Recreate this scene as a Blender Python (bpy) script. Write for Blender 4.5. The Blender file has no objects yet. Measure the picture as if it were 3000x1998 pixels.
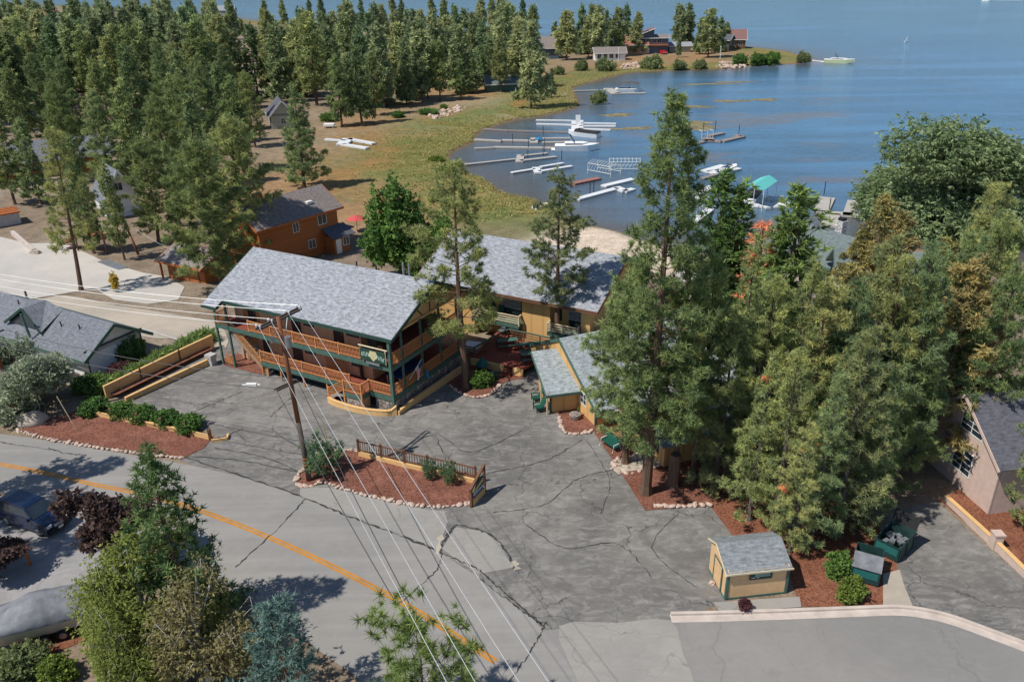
import bpy, bmesh, math, random
import numpy as np
from mathutils import Vector, Matrix
RNG = np.random.default_rng(7)
random.seed(7)
S = bpy.context.scene
COL = S.collection
PI = math.pi
R = math.radians

# ------------------------------------------------------------------ camera model (a drone 32 m above the car park)
FOC = 2333.0; PITCH = R(24.77); ROLL = R(1.0); CAMH = 32.0
_f = np.array([0, math.cos(PITCH), -math.sin(PITCH)]); _r = np.array([1, 0, 0.0]); _d = np.array([0, -math.sin(PITCH), -math.cos(PITCH)])
_r2 = math.cos(ROLL)*_r + math.sin(ROLL)*_d; _d2 = -math.sin(ROLL)*_r + math.cos(ROLL)*_d
_C = np.array([0, 0, CAMH])
K = 1.2743
WATER = -3.0
def sstep(a, b, x):
    t = np.clip((x-a)/(b-a), 0, 1); return t*t*(3-2*t)
def zg(x, y): return -2.7*float(sstep(66, 105, y))
def ray(x, y): return _f + _r2*(x-1500)/FOC + _d2*(y-999)/FOC
def at_z(x, y, z):
    d = ray(x*K, y*K); t = (z-CAMH)/d[2]; q = _C+t*d
    return Vector((q[0], q[1], q[2]))
def spot(x, y, dz=0.0):
    z = 0.0
    for _ in range(30):
        q = at_z(x, y, z+dz); z = .5*z+.5*zg(q[0], q[1])
    return Vector((q[0], q[1], z))
def spots(pts): return [spot(*p) for p in pts]
def rise(base, y):
    lo, hi = -5.0, 60.0
    for _ in range(50):
        m = (lo+hi)/2; v = np.array([base[0], base[1], m])-_C
        yy = (999+FOC*(v@_d2)/(v@_f))/K
        if yy > y: lo = m
        else: hi = m
    return lo
def under(x, y, tall):
    """ground spot of something 'tall' metres high whose tip shows at x, y"""
    z = 0.0
    for _ in range(40):
        q = at_z(x, y, z+tall); z = .5*z+.5*zg(q[0], q[1])
    return Vector((q[0], q[1], z))

# ------------------------------------------------------------------ objects
def tag(o, label=None, cat=None, group=None, kind=None):
    if label: o['label'] = label
    if cat: o['category'] = cat
    if group: o['group'] = group
    if kind: o['kind'] = kind
    return o
def thing(name, label, cat, loc=(0, 0, 0), rz=0.0, group=None):
    o = bpy.data.objects.new(name, None); COL.objects.link(o)
    o.location = loc; o.rotation_euler = (0, 0, rz); o.empty_display_size = .3
    return tag(o, label, cat, group)
def copy_tree(o, parent=None):
    c = o.copy(); COL.objects.link(c); c.parent = parent
    for ch in list(o.children): copy_tree(ch, c)
    return c
class MB:
    def __init__(s): s.v = []; s.f = []; s.mi = []; s.m = 0
    def add(s, vs, fs):
        b = len(s.v); s.v += [tuple(q) for q in vs]
        for f in fs: s.f.append(tuple(b+i for i in f)); s.mi.append(s.m)
        return s
    def face(s, pts): return s.add(pts, [tuple(range(len(pts)))])
    def box(s, x0, x1, y0, y1, z0, z1):
        return s.add([(x0,y0,z0),(x1,y0,z0),(x1,y1,z0),(x0,y1,z0),(x0,y0,z1),(x1,y0,z1),(x1,y1,z1),(x0,y1,z1)],
                     [(0,3,2,1),(4,5,6,7),(0,1,5,4),(1,2,6,5),(2,3,7,6),(3,0,4,7)])
    def cbox(s, c, sz, rz=0.0):
        x, y, z = [k/2 for k in sz]; co, si = math.cos(rz), math.sin(rz); vs = []
        for dz in (-z, z):
            for dx, dy in ((-x,-y),(x,-y),(x,y),(-x,y)):
                vs.append((c[0]+dx*co-dy*si, c[1]+dx*si+dy*co, c[2]+dz))
        return s.add(vs, [(0,3,2,1),(4,5,6,7),(0,1,5,4),(1,2,6,5),(2,3,7,6),(3,0,4,7)])
    def beam(s, p, q, w, h=None):
        h = h or w; p = Vector(p); q = Vector(q); d = (q-p).normalized()
        a = d.cross(Vector((0, 0, 1)))
        if a.length < 1e-4: a = Vector((1, 0, 0))
        a.normalize(); b = a.cross(d).normalized()
        vs = []
        for e in (p, q):
            for i, j in ((-1,-1),(1,-1),(1,1),(-1,1)): vs.append(e+a*(i*w/2)+b*(j*h/2))
        return s.add(vs, [(0,1,2,3),(7,6,5,4),(0,4,5,1),(1,5,6,2),(2,6,7,3),(3,7,4,0)])
    def tube(s, pts, r, n=6, cap=True):
        pts = [Vector(q) for q in pts]; k = len(pts)
        rs = r if isinstance(r, (list, tuple)) else [r]*k
        vs = []
        for i, q in enumerate(pts):
            d = (pts[min(i+1, k-1)]-pts[max(i-1, 0)]).normalized()
            a = d.cross(Vector((.31, .95, .05)) if abs(d.z) > .9 else Vector((0, 0, 1))).normalized(); b = d.cross(a)
            for j in range(n):
                t = 2*PI*j/n; vs.append(q+a*(rs[i]*math.cos(t))+b*(rs[i]*math.sin(t)))
        fs = [(i*n+j, i*n+(j+1) % n, (i+1)*n+(j+1) % n, (i+1)*n+j) for i in range(k-1) for j in range(n)]
        if cap: fs += [tuple(range(n-1, -1, -1)), tuple((k-1)*n+j for j in range(n))]
        return s.add(vs, fs)
    def prism(s, poly, z0, z1):
        n = len(poly)
        if sum(poly[i][0]*poly[(i+1) % n][1]-poly[(i+1) % n][0]*poly[i][1] for i in range(n)) < 0: poly = poly[::-1]
        zb = z0 if callable(z0) else (lambda x, y: z0); zt = z1 if callable(z1) else (lambda x, y: z1)
        vs = [(q[0], q[1], zb(q[0], q[1])) for q in poly]+[(q[0], q[1], zt(q[0], q[1])) for q in poly]
        return s.add(vs, [tuple(range(n-1, -1, -1)), tuple(range(n, 2*n))]+[(i, (i+1) % n, n+(i+1) % n, n+i) for i in range(n)])
    def slab(s, pts, t):
        """a sheet of thickness t below the given planar outline"""
        p = [Vector(q) for q in pts]; n = len(p); nn = Vector((0, 0, 0))
        for i in range(n): nn += p[i].cross(p[(i+1) % n])
        nn.normalize()
        if nn.z < 0: p = p[::-1]; nn = -nn
        b = [q-nn*t for q in p]
        return s.add(p+b, [tuple(range(n)), tuple(range(2*n-1, n-1, -1))]+[(n+i, n+(i+1) % n, (i+1) % n, i) for i in range(n)])
    def dome(s, c, r, hz, n=12, m=5, jit=0.0, low=0.0):
        vs = []
        for i in range(m):
            t = (PI/2)*i/m*(1-low)+low*0
            for j in range(n):
                k = 1+jit*random.uniform(-1, 1)
                vs.append((c[0]+r[0]*math.cos(t)*math.cos(2*PI*j/n)*k, c[1]+r[1]*math.cos(t)*math.sin(2*PI*j/n)*k, c[2]+hz*math.sin(t)*k))
        vs.append((c[0], c[1], c[2]+hz))
        fs = [(i*n+j, i*n+(j+1) % n, (i+1)*n+(j+1) % n, (i+1)*n+j) for i in range(m-1) for j in range(n)]
        fs += [((m-1)*n+j, (m-1)*n+(j+1) % n, m*n) for j in range(n)]+[tuple(range(n-1, -1, -1))]
        return s.add(vs, fs)
    def build(s, name, mat, parent=None, smooth=False):
        me = bpy.data.meshes.new(name); me.from_pydata(s.v, [], s.f); me.update()
        ms = mat if isinstance(mat, (list, tuple)) else [mat]
        for m in ms: me.materials.append(m)
        if len(ms) > 1: me.polygons.foreach_set('material_index', s.mi)
        if smooth: me.polygons.foreach_set('use_smooth', [True]*len(s.f))
        o = bpy.data.objects.new(name, me); COL.objects.link(o); o.parent = parent
        return o
def solo(mb, name, mat, label, cat, group=None, smooth=False):
    """a thing that is a single mesh, its origin moved to its base"""
    vs = np.array(mb.v); c = (vs.min(0)+vs.max(0))/2; c[2] = vs[:, 2].min()
    mb.v = [tuple(q) for q in (vs-c)]
    o = mb.build(name, mat, None, smooth); o.location = c
    return tag(o, label, cat, group)
def bulk(name, verts, faces_n, mat, cols=None, smooth=False):
    """big mesh from numpy; every face has faces_n corners, vertices in face order"""
    n = len(verts); nf = n//faces_n
    me = bpy.data.meshes.new(name); me.vertices.add(n); me.vertices.foreach_set('co', np.ascontiguousarray(verts, dtype=np.float32).ravel())
    me.loops.add(n); me.loops.foreach_set('vertex_index', np.arange(n, dtype=np.int32))
    me.polygons.add(nf); me.polygons.foreach_set('loop_start', np.arange(0, n, faces_n, dtype=np.int32))
    me.polygons.foreach_set('loop_total', np.full(nf, faces_n, dtype=np.int32))
    if cols is not None:
        a = me.color_attributes.new('tint', 'FLOAT_COLOR', 'POINT')
        a.data.foreach_set('color', np.ascontiguousarray(np.concatenate([cols, np.ones((n, 1))], 1), dtype=np.float32).ravel())
    me.materials.append(mat); me.update(); me.validate()
    return me

# ------------------------------------------------------------------ materials
def nt(name):
    m = bpy.data.materials.new(name); m.use_nodes = True; t = m.node_tree; t.nodes.clear()
    out = t.nodes.new('ShaderNodeOutputMaterial'); b = t.nodes.new('ShaderNodeBsdfPrincipled')
    t.links.new(b.outputs[0], out.inputs[0])
    return m, t, b
def nd(t, typ, **kw):
    n = t.nodes.new('ShaderNode'+typ)
    for k, v in kw.items(): setattr(n, k, v)
    return n
def put(t, sock, val):
    if hasattr(val, 'is_linked') or isinstance(val, bpy.types.NodeSocket): t.links.new(val, sock)
    else:
        if isinstance(val, (tuple, list)) and len(val) == 3 and sock.type == 'RGBA': val = (*val, 1)
        sock.default_value = val
def mixc(t, fac, a, b, mode='MIX'):
    n = nd(t, 'Mix', data_type='RGBA', blend_type=mode); put(t, n.inputs[0], fac); put(t, n.inputs[6], a); put(t, n.inputs[7], b); return n.outputs[2]
def math_(t, op, a, b=None, c=None):
    n = nd(t, 'Math', operation=op); put(t, n.inputs[0], a)
    if b is not None: put(t, n.inputs[1], b)
    if c is not None: put(t, n.inputs[2], c)
    return n.outputs[0]
def ramp(t, fac, stops):
    n = nd(t, 'ValToRGB'); r = n.color_ramp
    while len(r.elements) < len(stops): r.elements.new(.5)
    for e, (p, c) in zip(r.elements, stops):
        e.position = p; e.color = (*c, 1) if isinstance(c, (tuple, list)) else (c, c, c, 1)
    put(t, n.inputs[0], fac); return n.outputs[0]
def coords(t, kind='Object', scale=(1, 1, 1), rot=(0, 0, 0)):
    tc = nd(t, 'TexCoord'); mp = nd(t, 'Mapping'); put(t, mp.inputs['Scale'], scale); put(t, mp.inputs['Rotation'], rot)
    t.links.new(tc.outputs[kind], mp.inputs[0]); return mp.outputs[0]
def noise(t, vec, scale, detail=3, rough=.55, dist=0.0):
    n = nd(t, 'TexNoise'); put(t, n.inputs['Vector'], vec); put(t, n.inputs['Scale'], scale); put(t, n.inputs['Detail'], detail)
    put(t, n.inputs['Roughness'], rough); put(t, n.inputs['Distortion'], dist); return n.outputs[0]
def bump(t, b, h, strength=.4, dist=.02):
    n = nd(t, 'Bump'); put(t, n.inputs['Strength'], strength); put(t, n.inputs['Distance'], dist); put(t, n.inputs['Height'], h); t.links.new(n.outputs[0], b.inputs['Normal'])
def lum(c, k): return tuple(min(1, q*k) for q in c)
def paint(name, c, rough=.7, var=.18, scale=2.5, metal=0.0, spec=.3, b_=0.0):
    m, t, b = nt(name); v = coords(t)
    n1 = noise(t, v, scale, 4); n2 = noise(t, v, scale*9, 3)
    a = mixc(t, ramp(t, n1, [(.3, 0.0), (.7, 1.0)]), lum(c, 1-var), lum(c, 1+var*.6))
    a = mixc(t, math_(t, 'MULTIPLY', n2, .35), a, lum(c, 1-var*1.6))
    put(t, b.inputs['Base Color'], a); put(t, b.inputs['Roughness'], rough); put(t, b.inputs['Metallic'], metal); put(t, b.inputs['Specular IOR Level'], spec)
    if b_: bump(t, b, n2, b_)
    return m
def boards(name, c, pitch, axis='z', rough=.75, gap=.55, var=.22, spec=.2):
    """boards or logs: darker joints every 'pitch' metres along an axis (z level boards, x or y upright boards)"""
    m, t, b = nt(name); v = coords(t); sx = nd(t, 'SeparateXYZ'); t.links.new(v, sx.inputs[0])
    if axis == 'z': q = sx.outputs[2]
    elif axis == 'xy': q = math_(t, 'ADD', sx.outputs[0], sx.outputs[1])
    else: q = sx.outputs['xyz'.index(axis)]
    k = math_(t, 'DIVIDE', q, pitch); fr = math_(t, 'FRACT', k); fl = math_(t, 'FLOOR', k)
    wn = nd(t, 'TexWhiteNoise', noise_dimensions='1D'); put(t, wn.inputs['W'], fl)
    dist = math_(t, 'ABSOLUTE', math_(t, 'SUBTRACT', fr, .5))
    j = ramp(t, dist, [(.36, 0.0), (.5, 1.0)])
    st = (1.2, 1.2, 14) if axis == 'z' else (14, 14, 1.2)
    g = noise(t, coords(t, scale=st), 1.6, 4)
    a = mixc(t, g, lum(c, 1-var), lum(c, 1+var)); a = mixc(t, math_(t, 'MULTIPLY', wn.outputs[0], .45), a, lum(c, .72))
    a = mixc(t, math_(t, 'MULTIPLY', j, gap), a, lum(c, .22))
    put(t, b.inputs['Base Color'], a); put(t, b.inputs['Roughness'], rough); put(t, b.inputs['Specular IOR Level'], spec)
    bump(t, b, math_(t, 'MULTIPLY', j, -1), .6, .03)
    return m
def shingles(name, c, dark=.55, w=.42, h=.2, rough=.9, axis=0):
    """asphalt shingles; courses run along local x (axis 0) or y (axis 1)"""
    m, t, b = nt(name); v = coords(t); sx = nd(t, 'SeparateXYZ'); t.links.new(v, sx.inputs[0])
    cb = nd(t, 'CombineXYZ'); t.links.new(sx.outputs[axis], cb.inputs[0]); t.links.new(sx.outputs[1-axis], cb.inputs[1])
    br = nd(t, 'TexBrick'); t.links.new(cb.outputs[0], br.inputs[0]); put(t, br.inputs['Scale'], 1.0); put(t, br.inputs['Brick Width'], w); put(t, br.inputs['Row Height'], h)
    put(t, br.inputs['Mortar Size'], .012); put(t, br.inputs['Color1'], lum(c, 1.35)); put(t, br.inputs['Color2'], lum(c, dark)); put(t, br.inputs['Mortar'], lum(c, .5)); put(t, br.inputs['Bias'], -.05)
    mp = nd(t, 'Mapping'); put(t, mp.inputs['Scale'], (1.0, 2.6, 1)); t.links.new(cb.outputs[0], mp.inputs[0])
    n1 = noise(t, mp.outputs[0], 2.2, 4, .75); n2 = noise(t, v, .35, 3)
    a = mixc(t, .6, br.outputs[0], mixc(t, ramp(t, n1, [(.38, 0.0), (.62, 1.0)]), lum(c, dark*.72), lum(c, 1.6)))
    a = mixc(t, math_(t, 'MULTIPLY', n2, .3), a, lum(c, .8))
    put(t, b.inputs['Base Color'], a); put(t, b.inputs['Roughness'], rough); put(t, b.inputs['Specular IOR Level'], .25); bump(t, b, n1, .35, .02)
    return m
def speckle(name, c1, c2, scale, rough=.95, c3=None, big=.25, bmp=.5):
    m, t, b = nt(name); v = coords(t)
    vo = nd(t, 'TexVoronoi'); put(t, vo.inputs['Vector'], v); put(t, vo.inputs['Scale'], scale)
    sp = nd(t, 'SeparateColor'); t.links.new(vo.outputs['Color'], sp.inputs[0])
    a = mixc(t, sp.outputs[0], c1, c2)
    if c3: a = mixc(t, ramp(t, sp.outputs[1], [(.72, 0.0), (.8, 1.0)]), a, c3)
    n = noise(t, v, big, 5, .65); a = mixc(t, ramp(t, n, [(.35, 0.0), (.7, .55)]), a, lum(c1, .62)); n3 = noise(t, v, big*3.1, 6, .7); a = mixc(t, ramp(t, n3, [(.52, 0.0), (.72, .5)]), a, lum(c2, 1.3))
    put(t, b.inputs['Base Color'], a); put(t, b.inputs['Roughness'], rough); put(t, b.inputs['Specular IOR Level'], .15); bump(t, b, sp.outputs[0], bmp, .03)
    return m
def masonry(name, stones, joint, scale, rough=.9):
    m, t, b = nt(name); v = coords(t)
    vo = nd(t, 'TexVoronoi', feature='F1'); put(t, vo.inputs['Vector'], v); put(t, vo.inputs['Scale'], scale)
    ve = nd(t, 'TexVoronoi', feature='DISTANCE_TO_EDGE'); put(t, ve.inputs['Vector'], v); put(t, ve.inputs['Scale'], scale)
    sp = nd(t, 'SeparateColor'); t.links.new(vo.outputs['Color'], sp.inputs[0])
    a = ramp(t, sp.outputs[0], [(i/(len(stones)-1), c) for i, c in enumerate(stones)])
    e = ramp(t, ve.outputs['Distance'], [(.03, 1.0), (.1, 0.0)]); a = mixc(t, e, a, joint)
    put(t, b.inputs['Base Color'], a); put(t, b.inputs['Roughness'], rough); bump(t, b, ve.outputs['Distance'], .8, .05)
    return m
def asphalt(name, c, crack=.6, cell=.16, patch=.5, warm=(1, .97, .93), wear=.3, streak=0.0):
    m, t, b = nt(name); v = coords(t)
    big = noise(t, v, .11, 6, .62, .4); mid = noise(t, v, .8, 5, .6); fine = noise(t, v, 28, 3, .7)
    a = mixc(t, ramp(t, big, [(.34, 0.0), (.66, 1.0)]), lum(c, 1-patch*.5), tuple(q*(1+patch*.45)*w for q, w in zip(c, warm)))
    a = mixc(t, ramp(t, mid, [(.4, 0.0), (.75, wear)]), a, lum(c, .62)); md2 = noise(t, coords(t, scale=(.55, 1.25, 1), rot=(0, 0, .5)), 1.5, 7, .74, 1.1); a = mixc(t, ramp(t, md2, [(.46, 0.0), (.66, wear)]), a, lum(c, 1.7)); md3 = noise(t, v, .33, 6, .7, 1.2); a = mixc(t, ramp(t, md3, [(.5, 0.0), (.62, wear*.9)]), a, lum(c, .55))
    a = mixc(t, math_(t, 'MULTIPLY', fine, .5), a, lum(c, .78))
    if streak:
        s = noise(t, coords(t, scale=(.12, 2.2, 1), rot=(0, 0, streak)), .5, 4); a = mixc(t, ramp(t, s, [(.45, 0.0), (.8, .35)]), a, lum(c, 1.45))
    if crack:
        wv = nd(t, 'Mix', data_type='VECTOR'); put(t, wv.inputs[0], .28); t.links.new(v, wv.inputs[4])
        nn = nd(t, 'TexNoise'); t.links.new(v, nn.inputs['Vector']); put(t, nn.inputs['Scale'], .6); put(t, nn.inputs['Detail'], 4.0)
        sc = nd(t, 'VectorMath', operation='SCALE'); t.links.new(nn.outputs['Color'], sc.inputs[0]); put(t, sc.inputs['Scale'], 6.0); t.links.new(sc.outputs[0], wv.inputs[5])
        for s_, w_, k_ in ((cell, .006, crack), (cell*3.3, .012, crack*.55)):
            ve = nd(t, 'TexVoronoi', feature='DISTANCE_TO_EDGE'); t.links.new(wv.outputs[1], ve.inputs['Vector']); put(t, ve.inputs['Scale'], s_)
            e = ramp(t, ve.outputs['Distance'], [(0, 1.0), (w_*.25, .8), (w_*.9, 0.0)])
            gate = ramp(t, noise(t, v, .22 if s_ == cell else .17, 2), [(.36, 0.0), (.5, 1.0)])
            a = mixc(t, math_(t, 'MULTIPLY', math_(t, 'MULTIPLY', e, k_), gate), a, lum(c, .22))
    put(t, b.inputs['Base Color'], a); put(t, b.inputs['Roughness'], .9); put(t, b.inputs['Specular IOR Level'], .25); bump(t, b, fine, .25, .01)
    return m
def foliage(name, trans=.3, rnd=.22, hue=.02, gain=2.55):
    m = bpy.data.materials.new(name); m.use_nodes = True; t = m.node_tree; t.nodes.clear()
    out = nd(t, 'OutputMaterial'); at = nd(t, 'Attribute', attribute_name='tint'); oi = nd(t, 'ObjectInfo')
    hs = nd(t, 'HueSaturation'); t.links.new(at.outputs['Color'], hs.inputs['Color'])
    put(t, hs.inputs['Value'], math_(t, 'MULTIPLY_ADD', oi.outputs['Random'], 2*rnd*gain, (1-rnd)*gain))
    put(t, hs.inputs['Hue'], math_(t, 'MULTIPLY_ADD', oi.outputs['Random'], -2*hue, .5+hue))
    d = nd(t, 'BsdfDiffuse'); tr = nd(t, 'BsdfTranslucent'); mx = nd(t, 'MixShader'); put(t, mx.inputs[0], trans)
    t.links.new(hs.outputs[0], d.inputs[0]); t.links.new(hs.outputs[0], tr.inputs[0]); t.links.new(d.outputs[0], mx.inputs[1]); t.links.new(tr.outputs[0], mx.inputs[2]); t.links.new(mx.outputs[0], out.inputs[0])
    return m
def glass(name, c=(.02, .03, .04)):
    m, t, b = nt(name); n = noise(t, coords(t), .9, 3); put(t, b.inputs['Base Color'], mixc(t, n, lum(c, .5), lum(c, 2.2))); put(t, b.inputs['Roughness'], .08); put(t, b.inputs['Specular IOR Level'], .7); return m

X = {}
X['shingle'] = shingles('grey_shingles', (.285, .30, .325))
X['shingle_green'] = shingles('greygreen_shingles', (.30, .335, .345))
X['shingle_slate'] = shingles('slate_shingles', (.15, .16, .18), .8)
X['shingle_brown'] = shingles('brown_shingles', (.21, .18, .165), .75)
X['shingle_dark'] = shingles('charcoal_shingles', (.10, .10, .12), .8)
X['shingle_rust'] = shingles('rust_shingles', (.30, .12, .08), .75)
X['shingle_plum'] = shingles('plum_shingles', (.20, .11, .10), .75)
X['shingle_moss'] = shingles('moss_shingles', (.13, .16, .16), .8)
X['shingle_shed'] = shingles('shed_shingles', (.20, .215, .225), .75, .6, .2)
X['ochre'] = boards('ochre_siding', (.66, .40, .16), 1.22, 'xy', gap=.25, var=.08)
X['ochre_plain'] = paint('ochre_stucco', (.70, .44, .19), .85, .1)
X['tan_wall'] = boards('tan_siding', (.62, .36, .20), .3, 'xy', gap=.18, var=.1)
X['shed_wall'] = paint('peach_siding', (.68, .44, .23), .8, .1)
X['green'] = paint('dark_green_paint', (.028, .068, .052), .55, .2)
X['green_mid'] = paint('faded_green_paint', (.075, .145, .115), .6, .25)
X['cedar'] = boards('red_cedar_rail', (.56, .25, .10), .9, 'z', gap=.1)
X['cedar_pale'] = boards('pale_cedar', (.58, .30, .13), .9, 'z', gap=.1)  # paler cedar tone for the stair rail, folding chair and lookout
X['deck_red'] = boards('red_deck', (.27, .075, .05), .14, 'x', gap=.5)
X['dark_door'] = paint('dark_brown_door', (.045, .03, .025), .5, .3)
X['glass'] = glass('window_glass')
X['trim_white'] = paint('white_trim', (.75, .74, .70), .6, .08)
X['white'] = paint('white_paint', (.80, .80, .78), .55, .06)
X['white_siding'] = boards('white_siding', (.72, .72, .72), .2, 'z', gap=.18, var=.05)
X['cream'] = paint('cream_rail', (.62, .52, .34), .7, .15)
X['log'] = boards('orange_logs', (.44, .15, .048), .26, 'z', gap=.75, var=.25)
X['log_end'] = paint('orange_log_post', (.46, .14, .04), .7, .3)
X['stone'] = masonry('river_stone', [(.16, .13, .11), (.42, .36, .31), (.26, .2, .17), (.55, .48, .42)], (.09, .08, .075), 3.6)
X['stone_light'] = masonry('white_stone', [(.35, .35, .35), (.75, .74, .72), (.5, .5, .49), (.85, .84, .82)], (.10, .10, .10), 4.0)
X['stone_pink'] = paint('pink_granite', (.56, .42, .34), .9, .3, 5, b_=.5)
X['boulder'] = paint('tan_boulder', (.47, .40, .33), .95, .3, 1.6, b_=.6)
X['conc'] = paint('concrete', (.48, .46, .43), .9, .2, 1.3, b_=.2)
X['conc_pink'] = paint('pinkish_curb', (.54, .46, .40), .9, .2, 1.3, b_=.2)
X['mulch'] = speckle('bark_mulch', (.17, .066, .042), (.29, .13, .09), 14, c3=(.10, .045, .035))
X['rust_mulch'] = speckle('rust_mulch', (.19, .072, .042), (.29, .125, .075), 12, c3=(.12, .05, .03))
X['rubble'] = speckle('rubble', (.40, .33, .26), (.55, .48, .40), 5, c3=(.2, .16, .13))
X['lot'] = asphalt('old_asphalt', (.196, .187, .175), .85, .2, .9, wear=.75)
X['street'] = asphalt('street_asphalt', (.262, .252, .238), .0, .2, .28, wear=.12, streak=.5)
X['side_street'] = asphalt('side_asphalt', (.245, .236, .224), .25, .1, .25, wear=.12)
X['apron'] = asphalt('pale_apron', (.305, .292, .27), .35, .2, .3, wear=.15)
X['drive'] = asphalt('concrete_drive', (.50, .47, .425), .4, .2, .25, wear=.1)
X['dirt_road'] = asphalt('gravel_lane', (.42, .37, .305), 0, .2, .35, wear=.2)
X['shade_drive'] = asphalt('left_drive', (.30, .29, .29), .3, .15, .3)
X['seal'] = paint('crack_tar', (.05, .05, .05), .8, .3, 3)
X['yellow'] = paint('yellow_line', (.50, .215, .03), .8, .25, 1.2)
X['pole_wood'] = boards('pole_wood', (.23, .095, .05), .07, 'xy', gap=.4, var=.35)
X['pole_grey'] = boards('weathered_pole', (.12, .095, .08), .07, 'xy', gap=.4, var=.35)
X['brown_wood'] = boards('dark_stained_wood', (.17, .085, .05), .6, 'z', gap=.15)
X['grey_wood'] = boards('grey_wood', (.30, .25, .20), .25, 'xy', gap=.3)
X['dock'] = boards('dock_boards', (.45, .42, .38), .22, 'xy', gap=.35)
X['dock_dark'] = boards('dark_dock_boards', (.28, .24, .22), .22, 'xy', gap=.35)
X['dock_white'] = boards('white_dock_boards', (.68, .69, .69), .3, 'xy', gap=.2, var=.08)
X['steel'] = paint('galvanised', (.36, .38, .4), .4, .2, metal=.6)
X['black'] = paint('black_rubber', (.02, .02, .02), .6, .3)
X['wire'] = paint('bare_wire', (.6, .6, .6), .4, .1, metal=.3)
X['cable'] = paint('dark_cable', (.06, .06, .065), .6, .1)
X['bark'] = boards('pine_bark', (.15, .095, .065), .12, 'xy', gap=.5, var=.45)
X['bark_grey'] = boards('grey_bark', (.13, .11, .095), .1, 'xy', gap=.5, var=.4)
X['bark_white'] = paint('white_birch_bark', (.62, .58, .52), .8, .25, 4)
X['needles'] = foliage('needles', .36, .20, .015)
X['leaves'] = foliage('leaves', .42, .12, .01, 2.6)
X['teal'] = paint('teal_canvas', (.13, .50, .47), .7, .1)
X['blue_cover'] = paint('blue_cover', (.02, .045, .14), .6, .2)
X['red_cloth'] = paint('red_cloth', (.55, .09, .08), .7, .15)
X['pink_wall'] = paint('pink_stucco', (.56, .43, .37), .9, .12)
X['blue_wall'] = paint('slate_blue_siding', (.10, .14, .19), .7, .15)
X['sage'] = boards('sage_siding', (.42, .41, .33), .22, 'z', gap=.2, var=.06)
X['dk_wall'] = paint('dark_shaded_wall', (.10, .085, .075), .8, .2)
X['navy'] = paint('navy_car_paint', (.006, .016, .05), .18, .15, spec=.6)
X['red_car'] = paint('red_car_paint', (.5, .01, .02), .2, .1, spec=.6)
X['tarp'] = paint('grey_boat_cover', (.21, .215, .235), .75, .35, 2.2)
X['bin'] = paint('dumpster_green', (.018, .05, .047), .5, .3)
X['teal_sign'] = paint('teal_panel', (.02, .13, .12), .6, .1)
X['adir'] = paint('green_plastic', (.014, .085, .06), .45, .15)
X['blue'] = paint('blue_paint', (.02, .22, .42), .5, .15)
X['lettering'] = paint('sign_lettering', (.45, .62, .50), .6, .1)
X['gold'] = paint('sign_gold', (.62, .50, .25), .6, .1)
# ------------------------------------------------------------------ camera, sky, sun
cam = bpy.data.cameras.new('camera'); camo = bpy.data.objects.new('camera', cam); COL.objects.link(camo); S.camera = camo
cam.sensor_width = 36; cam.lens = FOC/3000*36; cam.clip_start = .5; cam.clip_end = 12000
mw = Matrix.Identity(4)
for i in range(3): mw[i][0] = _r2[i]; mw[i][1] = -_d2[i]; mw[i][2] = -_f[i]; mw[i][3] = _C[i]
camo.matrix_world = mw
S.view_settings.view_transform = 'Standard'; S.view_settings.look = 'None'; S.view_settings.exposure = 0; S.view_settings.gamma = 1
SUN_EL = R(55); SUN_AZ = R(26)          # shadows fall towards this angle from +x
w = bpy.data.worlds.new('World'); S.world = w; w.use_nodes = True; t = w.node_tree
bg = t.nodes['Background']; sky = t.nodes.new('ShaderNodeTexSky'); sky.sky_type = 'NISHITA'; sky.sun_disc = False
sky.sun_elevation = SUN_EL; sx, sy = -math.cos(SUN_AZ), -math.sin(SUN_AZ); sky.sun_rotation = math.atan2(sx, sy)
sky.altitude = 2000; sky.air_density = 1.0; sky.dust_density = .4; sky.ozone_density = 1.5
t.links.new(sky.outputs[0], bg.inputs[0]); bg.inputs[1].default_value = .125
sl = bpy.data.lights.new('sun', 'SUN'); sl.energy = 4.9; sl.angle = R(.53); sl.color = (1, .955, .88)
so = bpy.data.objects.new('sun', sl); COL.objects.link(so)
dv = Vector((math.cos(SUN_AZ)*math.cos(SUN_EL), math.sin(SUN_AZ)*math.cos(SUN_EL), -math.sin(SUN_EL)))
so.rotation_euler = dv.to_track_quat('-Z', 'Y').to_euler(); so.location = (-60, -30, 90)

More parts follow.
